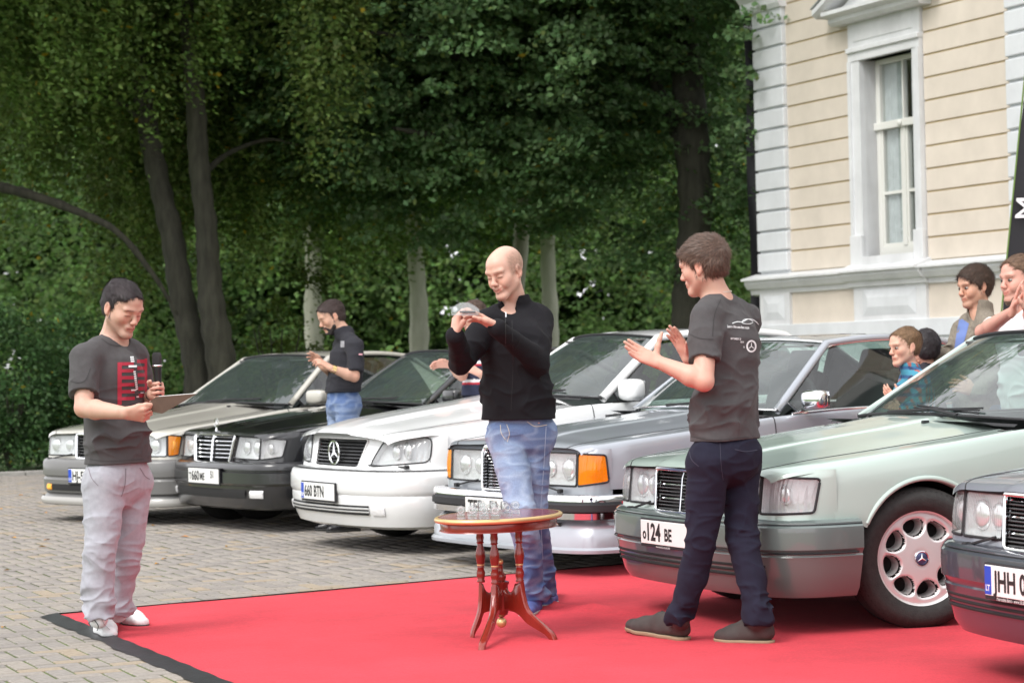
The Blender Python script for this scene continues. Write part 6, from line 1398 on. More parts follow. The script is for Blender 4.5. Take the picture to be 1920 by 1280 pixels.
# --- host, grey T-shirt, clipboard and microphone
D0 = 10.85; bf = nrm((.80, -.60, 0)); g0 = gnd(200, 1188)
J = dict(hc=A(229, 577, 10.86), fw=nrm((.68, -.60, -.42)), up=(.30, -.25, .92), neck=A(212, 640, 10.92), shL=A(253, 668, 11.02), shR=A(160, 672, 10.72), elR=A(157, 765, 10.62), wrR=A(236, 774, 10.42), elL=A(272, 760, 11.05), wrL=A(287, 738, 10.84),
         pel=A(222, 880, 10.86), bf=bf, hipL=A(246, 905, 10.95), hipR=A(196, 905, 10.78), knL=A(236, 1035, 10.95), knR=A(188, 1035, 10.72), anL=A(222, 1148, 11.05), anR=A(185, 1157, 10.72), toeL=gnd(270, 1176, .0), toeR=gnd(208, 1199, .0))
J['heelL'] = gnd(216, 1164); J['heelR'] = gnd(178, 1168)
host = dict(seed=2, sc=1., hs=1.02, arm=1.04, tw=1.04, skin=(.58, .355, .275), hairc=(.028, .020, .022), style=dict(hair=.012, line=.090, stubble=.16, brow=.8, broww=.0036), h=.0042,
    handR=H((.80, -.15, -.10), (.1, .5, .9), (.2, -.6, .75), curl=(.75, .8, .9, .95), thumb=(.9, .35, .25), tcurl=.2), handL=H((.50, -.62, .15), (-.65, -.55, .0), (-.1, .1, 1.), curl=(1.0, 1.05, 1.1, 1.15), thumb=(.5, .3, .75), tcurl=.45),
    top=dict(m=m_tee, hem=A(220, 868, 10.86)[2], sleeve='short', sl=.70, wid=.95, belly=.9), leg=dict(m=m_chino, r=(.104, .086, .075, .070, .066), cuffz=.005, stack=.9, folds=.75), shoe=dict(m=m_wsh, sm=m_dso, sole=.014))
t1 = person('man in charcoal T-shirt with red print and lilac-grey trousers reading a clipboard', g0, J, host); off = host['_off']; shirt = [c for c in t1.children if c.name.startswith('shirt')][0]
m_redp = mat('red_print', (.36, .022, .045), .85); m_wp = mat('white_ink', (.75, .77, .78), .8)
vd = nrm(A(248, 710, 10.6) - CPOS); pc = A(247, 712, 10.6); exv = nrm(CR * 1.0 + CU * .02) * (10.6 / FPX); eyv = nrm(CU) * (10.6 / FPX)
# artwork traced in photo pixels around (247,712)
bars = []
for k in range(6): yb = 34 - 13.2 * k; bars.append((-19, yb - 6.5, 4 + .4 * k, yb)); bars.append((10 + k * .6, yb - 2 , 28 - .2 * k, yb + 5.))
bars += [(-27, -47, -19, 34)]
for side_ in (0, 1):
    bb = [b for b in bars if (b[0] > 5) == bool(side_)] + ([(25, -38, 30, 41)] if side_ else []); V2, F2 = rects(bb)
    project_decal('chest_print', V2, F2, pc, exv, eyv, vd, shirt, m_redp, t1, off)
V2, F2 = rects([(-3, 42, 4, 45), (-2.4, 38, 4.6, 41), (-1.8, 34, 5.2, 37), (-6, 24, 10, 28), (-1, -21, 9, -18), (17, -26, 23, -24), (9, -34, 14, -31)] + [(3.2 + .55 * k, 14 - 4.1 * k, 7.6 + .55 * k, 17 - 4.1 * k) for k in range(9)]); project_decal('chest_print', V2, F2, pc, exv, eyv, vd, shirt, m_wp, t1, off, eps=.0040)
def seam(pts, Y, target, m, par, off, w=1.2, name='seam'):
    px_ = Y / FPX; c = np.mean(np.array(pts, float), 0); o0 = A(c[0], c[1], Y - .15); vd_ = nrm(A(c[0], c[1], Y) - CPOS); P = crom([(x - c[0], -(y - c[1])) for x, y in pts], 6); V = []; F = []
    for i, p in enumerate(P): t_ = P[min(i + 1, len(P) - 1)] - P[max(i - 1, 0)]; n_ = np.array([-t_[1], t_[0]]) / (np.hypot(*t_) + 1e-9); V += [tuple(p + n_ * w / 2), tuple(p - n_ * w / 2)]
    for i in range(len(P) - 1): F.append((2 * i, 2 * i + 1, 2 * i + 3, 2 * i + 2))
    project_decal(name, V, F, o0, nrm(CR) * px_, nrm(CU) * px_, vd_, target, m, par, off, eps=.003)
def sub(t, nm): return [c for c in t.children if c.name.startswith(nm)]
m_seam = mat('dark_seam', (.20, .17, .19), .9); tr_ = sub(t1, 'trousers')[0]
seam([(236, 878), (235, 905), (228, 930)], 10.85, tr_, m_seam, t1, off); seam([(166, 878), (172, 896), (184, 910)], 10.85, tr_, m_seam, t1, off); seam([(262, 876), (272, 892), (281, 898)], 10.85, tr_, m_seam, t1, off)
seam([(170, 690), (160, 712), (146, 717), (132, 714)], 10.7, shirt, mat('tee_seam', (.035, .033, .034), .9), t1, off, 1.0); seam([(190, 634), (206, 645), (226, 648), (238, 640)], 10.8, shirt, mat('tee_seam', (.035, .033, .034), .9), t1, off, 1.2)
seam([(158, 858), (200, 864), (282, 860)], 10.8, shirt, MATS['tee_seam'], t1, off, .9)
for so__ in sub(t1, 'shoe'): seam([(176, 1160), (184, 1172), (182, 1182)], 10.75, so__, mat('shoe_stripe', (.06, .08, .08), .6), t1, off, 1.6); seam([(190, 1158), (196, 1170), (206, 1180)], 10.75, so__, mat('shoe_stitch', (.35, .36, .36), .6), t1, off, .8)
# watch strap
def band(par, off, w, e, r, m, name, wid=.012, ph=0): d = nrm(w - e); x = MB(); c = w - d * .022 - off; P = []; a = nrm(np.cross(d, (0, 0, 1))); b = np.cross(d, a); x.grid([[c + d * z + (a * cos(q) + b * sin(q)) * r for q in np.linspace(0, 2 * pi, 25)[:-1]] for z in (-wid, 0, wid)], close_v=True); return x.build(name, m, par, smooth=True)
band(t1, off, J['wrL'], J['elL'], .031, m_blk, 'watch_strap')
# clipboard and papers
cbp = [A(262, 767, 10.46), A(292, 744, 10.36), A(369, 738, 10.22), A(304, 775, 10.36)]; cb0 = sum(cbp) / 4; cb = empty('clipboard', cb0, 'brown clipboard with white papers held in the host\'s right hand', 'clipboard')
nn_ = nrm(np.cross(cbp[1] - cbp[0], cbp[3] - cbp[0])); nn_ = nn_ if nn_[1] > 0 else -nn_
x = MB(); x.prism([p - cb0 for p in cbp], nn_ * .004); x.build('board', mat('brown_hardboard', (.11, .065, .05), .6, noise=.1), cb)
q0 = [p * .93 + cb0 * .07 for p in cbp]; x = MB(); x.prism([p - cb0 + nn_ * .0045 + nrm(cbp[2] - cbp[3]) * .012 for p in q0], nn_ * .004); x.build('paper', mat('paper', (.8, .8, .78), .8), cb)
x = MB(); mid = (cbp[1] + cbp[2]) / 2 * .9 + cb0 * .1 - cb0; e = nrm(cbp[2] - cbp[1]); x.prism([mid - e * .05 + nn_ * .006, mid + e * .05 + nn_ * .006, mid + e * .04 + nn_ * .006 - nrm(cbp[1] - cbp[0]) * .03, mid - e * .04 + nn_ * .006 - nrm(cbp[1] - cbp[0]) * .03], nn_ * .008); x.build('clip', m_chrome, cb)
# microphone
mc0 = A(298, 750, 10.76); mc1 = A(293.5, 660, 10.76); mi = empty('microphone', mc0, 'black handheld microphone in the host\'s left hand', 'microphone'); ax_ = mc1 - mc0; L_ = np.linalg.norm(ax_); ax_ = ax_ / L_
x = MB(); x.tube([ax_ * L_ * f for f in (-.03, .0, .3, .6, .66, .69)], [.012, .014, .0155, .0185, .021, .021], 16); x.build('handle', mat('mic_black', (.012, .012, .014), .35), mi, smooth=True, flat=40)
x = MB(); x.tube([ax_ * L_ * f for f in (.70, .705, .73, .735)], [.0215, .0235, .0235, .0215], 16); x.build('ring', m_chrome, mi, smooth=True)
x = MB(); x.tube([ax_ * L_ * f for f in (.735, .76, .93, .985, 1.)], [.021, .0225, .0225, .019, .010], 16); x.build('grille', mat('mic_mesh', (.03, .03, .032), .5, bump=1., bscale=700), mi, smooth=True)
# --- bald man in black jumper holding the glass trophy
D0 = 11.42; bf = nrm((-.30, -.95, 0)); g0 = gnd(1005, 1145)
J = dict(hc=A(948, 510, 11.42), fw=nrm((-.58, -.72, -.30)), up=(-.25, -.18, .95), neck=A(968, 580, 11.50), shL=A(1012, 600, 11.50), shR=A(915, 606, 11.40), elR=A(866, 676, 11.28), wrR=A(853, 628, 11.02), elL=A(1008, 676, 11.30), wrL=A(931, 614, 10.98),
         pel=A(972, 792, 11.45), bf=bf, hipL=A(998, 822, 11.46), hipR=A(950, 822, 11.44), knL=A(1000, 962, 11.46), knR=A(979, 962, 11.26), anL=A(1018, 1100, 11.66), anR=A(1001, 1114, 11.40), toeL=gnd(1022, 1142, .0), toeR=gnd(985, 1160, .0))
J['heelL'] = gnd(1029, 1116); J['heelR'] = gnd(1012, 1128)
def jeancol(V):
    base = np.array((.055, .11, .27)); c = np.ones((len(V), 3)) * base; fz = np.clip(1.25 - np.abs(V[:, 2] - .66) / .30, 0, 1); n_ = .5 + .5 * vnoise(V * 7) * .8; r_ = 1 - np.abs(vnoise(V * [14, 14, 34] + 5)) * 2
    fade_ = np.clip(fz * .85 * n_ + .25 * np.clip(r_, 0, 1) + .03, 0, 1)[:, None]; return c * (1 - fade_) + np.array((.44, .52, .64)) * fade_
m_jean = mat('washed_denim', (.2, .3, .5), .9, vcol=True, noise=.10, nscale=160, bump=.25, bscale=500)
bald = dict(seed=4, sc=1.02, hs=1.0, arm=1.0, tw=1.0, skin=(.63, .385, .30), hairc=(.19, .115, .08), neckr=.93, style=dict(hair=0, buzz=.75, smile=True, brow=.5, broww=.003), h=.0042,
    handR=H((.10, .10, .95), (.75, .35, .05), (.35, -.75, .2), curl=(.55, .7, .8, .85), thumb=(.85, .30, .5), tcurl=.15, spread=.03), handL=H((-.80, -.05, .50), (-.35, -.25, -.75), (-.2, -.85, .55), curl=(.14, .2, .27, .33), thumb=(.9, .35, .35), tcurl=.1, spread=.04),
    top=dict(name='jumper', m=m_jump, hem=A(970, 786, 11.45)[2], sleeve='long', collar='stand', band=.05, ex=.018, folds=.85), leg=dict(m=m_jean, col=jeancol, r=(.094, .080, .067, .063, .064), cuffz=.03, stack=.9, folds=.8), shoe=dict(m=mat('blue_suede', (.10, .13, .36), .7, noise=.2, nscale=25), sm=m_wso, sole=.022, laces=True, lm=m_wp))
t2 = person('smiling bald man in black half-zip jumper and washed jeans, holding up a glass trophy', g0, J, bald); off = bald['_off']
zb = J['neck'] + nrm(J['bf']) * .10 - nrm(J['neck'] - J['pel']) * .085 - off
sw = [c for c in t2.children if c.name.startswith('jumper')][0]
V2, F2 = rects([(-.0022, -.16, .0022, 0)]); vdz = nrm(A(952, 620, 11.3) - CPOS); project_decal('zip', V2, F2, A(948, 590, 11.3), nrm(CR), nrm(CU), vdz, sw, mat('zip_tape', (.02, .02, .022), .7), t2, off)
x = MB(); zp = A(948.5, 590, 11.24) - off; x.box(zp, (.009, .006, .026), bev=.002); x.build('zip_pull', m_chrome, t2)
band(t2, off, J['wrR'], J['elR'], .034, mat('watch_metal', (.3, .3, .32), .25, metal=1), 'watch_strap')
w_ = J['wrR'] - nrm(J['wrR'] - J['elR']) * .022 - off; x = MB(); x.tube([w_ + [-.01, -.030, 0], w_ + [-.014, -.042, 0]], .018, 18); x.build('watch', m_blkg, t2)
jn = sub(t2, 'trousers')[0]; m_st = mat('pale_stitch', (.60, .55, .45), .9)
seam([(950, 795), (955, 812), (951, 828)], 11.3, jn, m_st, t2, off, 1.1); seam([(938, 796), (940, 812), (948, 824)], 11.3, jn, m_st, t2, off, 1.1); seam([(988, 790), (1004, 799), (1026, 796)], 11.3, jn, m_st, t2, off, 1.4)
seam([(1024, 800), (1020, 870), (1014, 960), (1018, 1050)], 11.4, jn, mat('faded_seam', (.38, .46, .60), .9), t2, off, 1.3)
seam([(960, 600), (962, 680), (958, 770)], 11.3, sw, mat('zip_tape', (.02, .02, .022), .7), t2, off, .8)
# trophy: glass car shape on a clear base
m_cg = mat('crystal_glass', (.95, .97, .97), .01, trans=1.); m_cg.node_tree.nodes['Principled BSDF'].inputs['IOR'].default_value = 1.5
m_cl = glass('clear_acrylic', (.90, .94, .94), 1.5, extra=.06, diff=(.8, .85, .86, .10))
tr = empty('glass_trophy', A(872, 583, 10.93), 'curved clear glass trophy held up in both hands of the bald man', 'trophy'); Rm = np.array([CR, CF, CU]).T
prof = [(-.068, -.012), (-.062, .010), (-.040, .026), (-.012, .036), (.018, .034), (.045, .020), (.066, .004), (.070, -.012)]
x = MB(); x.prism([Rm @ np.array([a, -.012, b + .006]) for a, b in prof], Rm @ np.array([0, .024, 0])); x.build('glass_plate', m_cl, tr)
x = MB(); x.box((0, 0, 0), (.13, .035, .014), bev=.002); V = np.concatenate(x.V) @ Rm.T + Rm @ np.array([.0, 0, -.016]); meshobj('base', V, x.F, m_cl, tr, False)
x = MB(); x.box((0, 0, 0), (.075, .03, .008), bev=.001); V = np.concatenate(x.V) @ Rm.T + Rm @ np.array([.012, -.004, -.004]); meshobj('plaque', V, x.F, mat('smoke_plaque', (.12, .14, .15), .2), tr, False)
# --- clapping man, back to the camera
bf = nrm((-.66, .75, 0)); g0 = gnd(1330, 1200)
J = dict(hc=A(1319, 498, 10.10), fw=nrm((-.84, .48, -.22)), up=(-.20, .0, .97), neck=A(1344, 562, 10.12), shL=A(1322, 598, 9.98), shR=A(1398, 600, 10.24), elL=A(1320, 715, 9.86), wrL=A(1236, 679, 9.92), elR=A(1362, 700, 10.40), wrR=A(1290, 672, 10.30),
         pel=A(1360, 838, 10.10), bf=bf, hipL=A(1330, 865, 10.02), hipR=A(1386, 865, 10.18), knL=A(1316, 1000, 10.04), knR=A(1390, 998, 10.10), anL=A(1276, 1158, 10.14), anR=A(1420, 1160, 9.98), toeL=gnd(1178, 1181, .012), toeR=gnd(1346, 1203, .0))
J['heelL'] = gnd(1290, 1203); J['heelR'] = gnd(1446, 1208)
clap = dict(seed=8, sc=1.0, hs=1.0, arm=1.04, tw=.98, skin=(.60, .36, .28), hairc=(.10, .062, .046), style=dict(hair=.018, line=.086, sweep=-.6, slen=.028), h=.0046,
    handL=H((-.88, .05, .42), (-.2, -.35, .75), (.42, .55, .6), curl=(.10, .12, .15, .18), thumb=(.25, .75, .55), tcurl=-.1, spread=.03), handR=H((-.45, -.15, .88), (-.55, -.65, -.2), (.2, -.55, .35), curl=(.10, .10, .12, .15), thumb=(.5, .6, .3), tcurl=0., spread=.05),
    top=dict(m=m_tee, hem=A(1362, 824, 10.1)[2], sleeve='short', sl=.66, wid=1.0, folds=1.25, hemn=(.02, 0, -1)), leg=dict(m=m_navy, r=(.100, .080, .068, .062, .058), cuffz=.02, stack=.8, folds=.8), shoe=dict(m=mat('dark_brown_nubuck', (.045, .035, .032), .75, noise=.15), sm=mat('tan_sole', (.30, .22, .14), .8), sole=.020, laces=True, lm=m_blk))
t3 = person('clapping man with his back turned, charcoal T-shirt with white back print and navy trousers', g0, J, clap); off = clap['_off']; shirt = [c for c in t3.children if c.name.startswith('shirt')][0]
pc = A(1400, 625, 10.0); vd = nrm(pc - CPOS); px_ = 10.0 / FPX; exv = nrm(CR) * px_; eyv = nrm(CU) * px_
def logo_text(s, x, y, h, sq=.62, shear=-.06):
    V, F = text_mesh(s, h / .72, .02); V2 = [(x + a * sq, y + b + a * sq * shear) for a, b, _ in V]; project_decal('back_print', V2, F, pc, exv, eyv, vd, shirt, m_wp, t3, off)
logo_text('Luxury of Mercedes-Benz coupes', -36, 11, 5.2, .42); logo_text('SEPTEMBER 20', -30, -11, 3.6, .62); logo_text('VIEW', -12, -17.5, 3.4, .6); logo_text('01', -6, -27, 3.4, .6)
def stroke(P, w, nm='back_print', **k):
    P = crom(np.array(P, float), 5); V = []; F = []
    for i, p in enumerate(P): t = P[min(i + 1, len(P) - 1)] - P[max(i - 1, 0)]; n_ = np.array([-t[1], t[0]]) / (np.hypot(*t) + 1e-9); V += [tuple(p + n_ * w / 2), tuple(p - n_ * w / 2)]
    for i in range(len(P) - 1): F.append((2 * i, 2 * i + 1, 2 * i + 3, 2 * i + 2))
    project_decal(nm, V, F, pc, exv, eyv, vd, shirt, m_wp, t3, off)
stroke([(-27, 19), (-18, 22), (-8, 22), (2, 27), (12, 26), (20, 21)], 1.4); stroke([(-9, 21), (-5, 26), (4, 27), (12, 22), (5, 18), (-6, 19), (-9, 21)], 1.1); stroke([(8, 27), (16, 24), (23, 17)], 1.2)
stroke([(9 + 8.2 * cos(a), -24 + 10 * sin(a)) for a in np.linspace(0, 2 * pi, 14)], 3.2); stroke([(9, -24), (9, -17.5)], 1.4); stroke([(9, -24), (4.4, -28)], 1.4); stroke([(9, -24), (13.6, -28)], 1.4)
nt3 = sub(t3, 'trousers')[0]; m_sn = mat('navy_seam', (.045, .045, .07), .9)
seam([(1292, 838), (1296, 860), (1310, 874)], 10., nt3, m_sn, t3, off, 1.2); seam([(1378, 842), (1398, 846), (1420, 843)], 10., nt3, m_sn, t3, off, 1.4); seam([(1350, 830), (1352, 868), (1356, 900)], 10., nt3, m_sn, t3, off, 1.)
seam([(1296, 818), (1340, 824), (1428, 816)], 10., shirt, mat('tee_seam', (.035, .033, .034), .9), t3, off, 1.); seam([(1292, 626), (1312, 634), (1338, 636)], 9.8, shirt, MATS['tee_seam'], t3, off, 1.)
seam([(1352, 560), (1340, 590), (1336, 630)], 9.9, shirt, MATS['tee_seam'], t3, off, .9)
# thin necklace cord
x = MB(); nk_ = J['neck'] - off; a_ = nrm(np.cross(J['bf'], (0, 0, 1))); x.tube([nk_ + [0, 0, .045] + (a_ * cos(q) - nrm(J['bf']) * sin(q)) * .066 + np.array([0, 0, -.012 * sin(q)]) for q in np.linspace(.1, pi - .1, 14)], .0018, 5); x.build('necklace', mat('pale_cord', (.6, .58, .5), .6), t3)
# --- bearded man between the champagne and the black car
D0 = 17.3; bf = nrm((-.90, -.42, 0)); g0 = (A(650, 760, D0)[0], D0)
def legs(px, D, bf, sc=1., w=.085):
    c = A(px, 700, D); lat = np.array([-bf[1], bf[0], 0]); pel = np.array([c[0], c[1], .97 * sc]); r = {}
    for sd, q in (('L', 1), ('R', -1)): r['hip' + sd] = pel + lat * q * w - [0, 0, .05]; r['kn' + sd] = pel + lat * q * (w + .01) + bf * .02 - [0, 0, .48 * sc]; r['an' + sd] = np.array([*(pel + lat * q * (w + .02))[:2], .09]); r['toe' + sd] = np.array([*(pel + lat * q * (w + .04) + bf * .19)[:2], .0])
    return pel, r
pel, lg = legs(642, D0, bf)
J = dict(hc=A(622, 593, D0), fw=nrm((-.86, -.28, -.42)), up=(-.35, -.1, .92), neck=A(646, 627, D0), shL=A(666, 650, D0 - .16), shR=A(640, 650, D0 + .20), elL=A(664, 706, D0 - .22), wrL=A(620, 690, D0 - .30), elR=A(632, 706, D0 + .22), wrR=A(606, 688, D0 - .05), pel=pel, bf=bf, **lg)
o = dict(seed=12, skin=(.55, .33, .24), hairc=(.045, .028, .025), style=dict(hair=.010, line=.095, beard=1.05, beardc=(.02, .014, .013)), h=.0068, sc=.96,
    handL=H((-.80, .1, .55), (-.2, -.5, -.7), (.1, .9, .4), curl=(.3, .4, .5, .6)), handR=H((-.6, .0, .7), (-.3, -.5, -.6), (.3, -.6, .6), curl=(.2, .3, .4, .5)),
    top=dict(name='polo_shirt', m=mat('black_polo', (.016, .016, .022), .9), hem=A(640, 735, D0)[2], sleeve='short', sl=.80, collar='polo', folds=.8), leg=dict(m=m_jean, col=jeancol), shoe=dict(m=m_blkg, sm=m_dso))
J['pel'] = (J['pel'] + A(640, 738, D0)) / 2
t4 = person('bearded man in a black polo shirt and jeans standing behind the champagne car', g0, J, o); off = o['_off']
pol = [c for c in t4.children if c.name.startswith('polo')][0]; pc = A(642, 645, 17); px_ = 17 / FPX; vd = nrm(pc - CPOS)
V2, F2 = rects([(-3.5, -6, 3.5, 6)]); project_decal('badge', V2, F2, pc, nrm(CR) * px_, nrm(CU) * px_, vd, pol, mat('badge_grey', (.3, .3, .32), .7), t4, off, eps=.004)
V2, F2 = rects([(-4, -1.6, 3, 1.2)]); project_decal('sleeve_tab', V2, F2, A(677, 664, 17), nrm(CR) * px_, nrm(CU) * px_, vd, pol, mat('tab_pink', (.7, .35, .4), .7), t4, off, eps=.004)
band(t4, off, J['wrL'], J['elL'], .032, mat('gold_watch', (.75, .55, .25), .25, metal=1), 'watch_strap', wid=.016)
# --- man in striped polo behind the bald man
D0 = 16.9; bf = nrm((-.75, -.6, 0)); pel, lg = legs(900, D0, bf)
J = dict(hc=A(888, 594, D0), fw=nrm((-.80, -.45, -.35)), up=(-.2, -.1, .95), neck=A(902, 632, D0), shL=A(922, 655, D0 - .1), shR=A(886, 655, D0 + .1), elL=A(925, 720, D0 - .1), wrL=A(900, 700, D0 - .35), elR=A(866, 704, D0 - .12), wrR=A(843, 683, D0 - .25), pel=pel, bf=bf, **lg)
m_str = mat('striped_polo', (.02, .025, .06), .9, vcol=True)
def strip(V): z = (V[:, 2] * 1.0) % .135; c = np.ones((len(V), 3)) * (.014, .018, .045); c[(z > .02) & (z < .042)] = (.65, .65, .67); c[z <= .02] = (.38, .015, .03); return c
o = dict(seed=14, skin=(.60, .36, .28), hairc=(.10, .065, .05), style=dict(hair=.010), h=.0068, sc=.95, handR=H((-.8, -.2, .05), (-.1, .5, -.6), (.2, -.6, .6)), handL=H((-.8, -.1, .4), (-.3, -.5, -.5), (.1, .6, .5)),
    top=dict(name='striped_polo', m=m_str, col=strip, hem=1.0, sleeve='short', sl=.78, collar='polo', folds=.6), leg=dict(m=m_navy), shoe=dict(m=m_blkg, sm=m_dso))
t5 = person('man in a navy polo with red and white stripes, mostly hidden behind the bald man', (pel[0], D0), J, o); band(t5, o['_off'], J['wrR'], J['elR'], .03, m_chrome, 'watch_strap')
# --- boy beside the green car
D0 = 13.0; bf = nrm((-.85, -.50, 0)); k_ = .74; c = A(1712, 720, D0); lat = np.array([-bf[1], bf[0], 0]); pel = np.array([c[0], c[1], .74])
lg = {}
for sd, q in (('L', 1), ('R', -1)): lg['hip' + sd] = pel + lat * q * .065 - [0, 0, .04]; lg['kn' + sd] = pel + lat * q * .07 - [0, 0, .36]; lg['an' + sd] = np.array([*(pel + lat * q * .08)[:2], .08]); lg['toe' + sd] = np.array([*(pel + lat * q * .08 + bf * .15)[:2], 0])
J = dict(hc=A(1697, 650, D0), fw=nrm((-.92, -.38, -.10)), up=(-.06, 0, 1), neck=A(1708, 695, D0), shL=A(1728, 716, D0 - .12), shR=A(1702, 716, D0 + .12), elL=A(1722, 765, D0 - .16), wrL=A(1690, 770, D0 - .20), elR=A(1694, 760, D0 + .14), wrR=A(1684, 752, D0 + .0), pel=pel, bf=bf, **lg)
m_pl = mat('plaid_shirt', (.1, .3, .4), .9, vcol=True)
def plaid(V): c = np.ones((len(V), 3)) * (.05, .24, .34); a = (V[:, 2] % .05) < .018; b = ((V[:, 0] + V[:, 1] * .6) % .05) < .018; c[a] = (.03, .10, .22); c[b] = (.35, .10, .09); c[a & b] = (.02, .04, .10); return c
o = dict(seed=16, skin=(.66, .40, .30), hairc=(.20, .12, .065), style=dict(hair=.011, line=.092, brow=.4, eyes=True), h=.0060, sc=.74, hs=1.17, neckr=.85, handR=H((-.7, 0, .6), (-.2, .5, -.6), (.3, -.5, .6)), handL=H((-.7, -.1, .4), (-.3, .5, -.5), (.2, .3, .7)),
    top=dict(m=m_pl, col=plaid, hem=.62, sleeve='long', collar='polo', folds=.7, ex=.012), leg=dict(m=m_navy, r=(.11, .09, .08, .075, .07)), shoe=dict(m=m_blkg, sm=m_dso))
person('young fair-haired boy in a blue plaid shirt behind the mint green coupe', (pel[0], pel[1]), J, o)
# --- child with dark hair just behind the boy
D0 = 13.9; bf = nrm((-.8, -.5, 0)); c = A(1740, 720, D0); lat = np.array([-bf[1], bf[0], 0]); pel = np.array([c[0], c[1], .70])
J = dict(hc=A(1733, 655, D0), fw=nrm((-.5, .8, -.1)), up=(0, 0, 1), neck=A(1738, 695, D0), shL=A(1752, 716, D0 - .12), shR=A(1726, 716, D0 + .12), elL=A(1754, 770, D0 - .1), wrL=A(1740, 790, D0 - .2), elR=A(1722, 765, D0 + .2), wrR=A(1712, 640, D0 + .05), pel=pel, bf=bf)
J['elR'] = A(1700, 690, D0 + .1); J['wrR'] = A(1708, 650, D0)
o = dict(seed=18, skin=(.60, .36, .27), hairc=(.022, .018, .02), style=dict(hair=.014), h=.0068, sc=.74, hs=1.25, handR=H((.1, 0, .95), (.5, .5, 0), (-.5, -.5, .1), curl=(.1, .2, .8, .9)), handL=H((-.7, -.1, -.4), (-.3, .5, -.5), (.2, .3, .7)),
    top=dict(name='jacket', m=mat('dark_jacket', (.03, .03, .04), .8), hem=.60, sleeve='long', collar='polo', folds=.7))
person('dark-haired child seen from behind, pointing a finger up behind the boy in plaid', (pel[0], pel[1]), J, o)
# --- man in beige knitted cardigan
D0 = 13.9; bf = nrm((-.80, -.60, 0)); pel, lg = legs(1838, D0, bf)
J = dict(hc=A(1828, 537, D0), fw=nrm((-.90, -.40, -.14)), up=(-.08, 0, 1), neck=A(1838, 588, D0), shL=A(1862, 622, D0 - .17), shR=A(1806, 622, D0 + .19), elL=A(1866, 705, D0 - .15), wrL=A(1830, 735, D0 - .35), elR=A(1784, 690, D0 + .2), wrR=A(1762, 650, D0 + .0), pel=pel, bf=bf, **lg)
J['elR'] = A(1790, 665, D0 + .1); J['wrR'] = A(1748, 668, D0 + .05)
m_card = mat('beige_knit', (.22, .19, .15), .95, noise=.2, nscale=90, bump=.8, bscale=130, stretch=(1, 1, .35))
o = dict(seed=20, skin=(.58, .33, .23), hairc=(.060, .036, .025), style=dict(hair=.018, slen=.03, line=.080, smile=True, stubble=.12, eyes=True), h=.0060, sc=1., hs=1.0, handR=H((-.9, 0, -.2), (.1, .3, -.9), (0, -.8, .3)), handL=H((-.7, -.1, .3), (-.3, .5, -.5), (.2, .3, .7)),
    top=dict(name='cardigan', m=m_card, hem=.86, sleeve='long', collar='stand', folds=1., ex=.022), leg=dict(m=m_jean, col=jeancol), shoe=dict(m=m_blkg, sm=m_dso))
t6 = person('smiling brown-haired man in a beige knitted cardigan over a blue shirt', (pel[0], D0), J, o); off = o['_off']; cd = [c for c in t6.children if c.name.startswith('cardigan')][0]
pc = A(1805, 620, 13.6); px_ = 13.6 / FPX; vd = nrm(pc - CPOS); V2, F2 = subdiv2([(-6, 26), (12, 14), (6, -10), (-4, -40), (-17, -40), (-11, 0)], [(0, 1, 2, 3, 4, 5)], 6)
project_decal('blue_undershirt', V2, F2, pc, nrm(CR) * px_, nrm(CU) * px_, vd, cd, mat('blue_shirt', (.13, .19, .42), .9), t6, off, eps=.004)
# --- man in white T-shirt clapping at the right edge
D0 = 13.0; bf = nrm((-.85, -.50, 0)); pel, lg = legs(1930, D0, bf)
J = dict(hc=A(1912, 524, D0), fw=nrm((-.92, -.42, -.06)), up=(-.05, 0, 1), neck=A(1926, 578, D0), shL=A(1950, 618, D0 - .17), shR=A(1896, 606, D0 + .17), elL=A(1930, 712, D0 - .25), wrL=A(1928, 590, D0 - .42), elR=A(1850, 690, D0 + .12), wrR=A(1912, 598, D0 - .30), pel=pel, bf=bf, **lg)
J['elR'] = A(1842, 622, D0 + .05); J['wrR'] = A(1899, 583, D0 - .32); J['elL'] = A(1958, 650, D0 - .35); J['wrL'] = A(1926, 590, D0 - .42)
o = dict(seed=22, skin=(.64, .34, .27), hairc=(.16, .095, .06), style=dict(hair=.014, line=.10, smile=True, stubble=.25, nomou=1, beard=.75, beardc=(.13, .08, .055), eyes=True), h=.0060, sc=1.02, hs=1.06, handR=H((.25, -.1, .95), (.6, -.2, 0), (-.2, -.8, .2), curl=(.1, .1, .1, .1)), handL=H((-.1, -.1, .95), (-.6, .2, 0), (-.2, -.8, .2), curl=(.1, .1, .1, .1)),
    top=dict(m=mat('white_jersey', (.78, .78, .80), .9, bump=.1), hem=.88, sleeve='short', sl=.7, wid=1.05, folds=1.), leg=dict(m=m_jean, col=jeancol), shoe=dict(m=m_blkg, sm=m_dso))
person('man with goatee in a white T-shirt clapping at the right edge', (pel[0], D0), J, o)
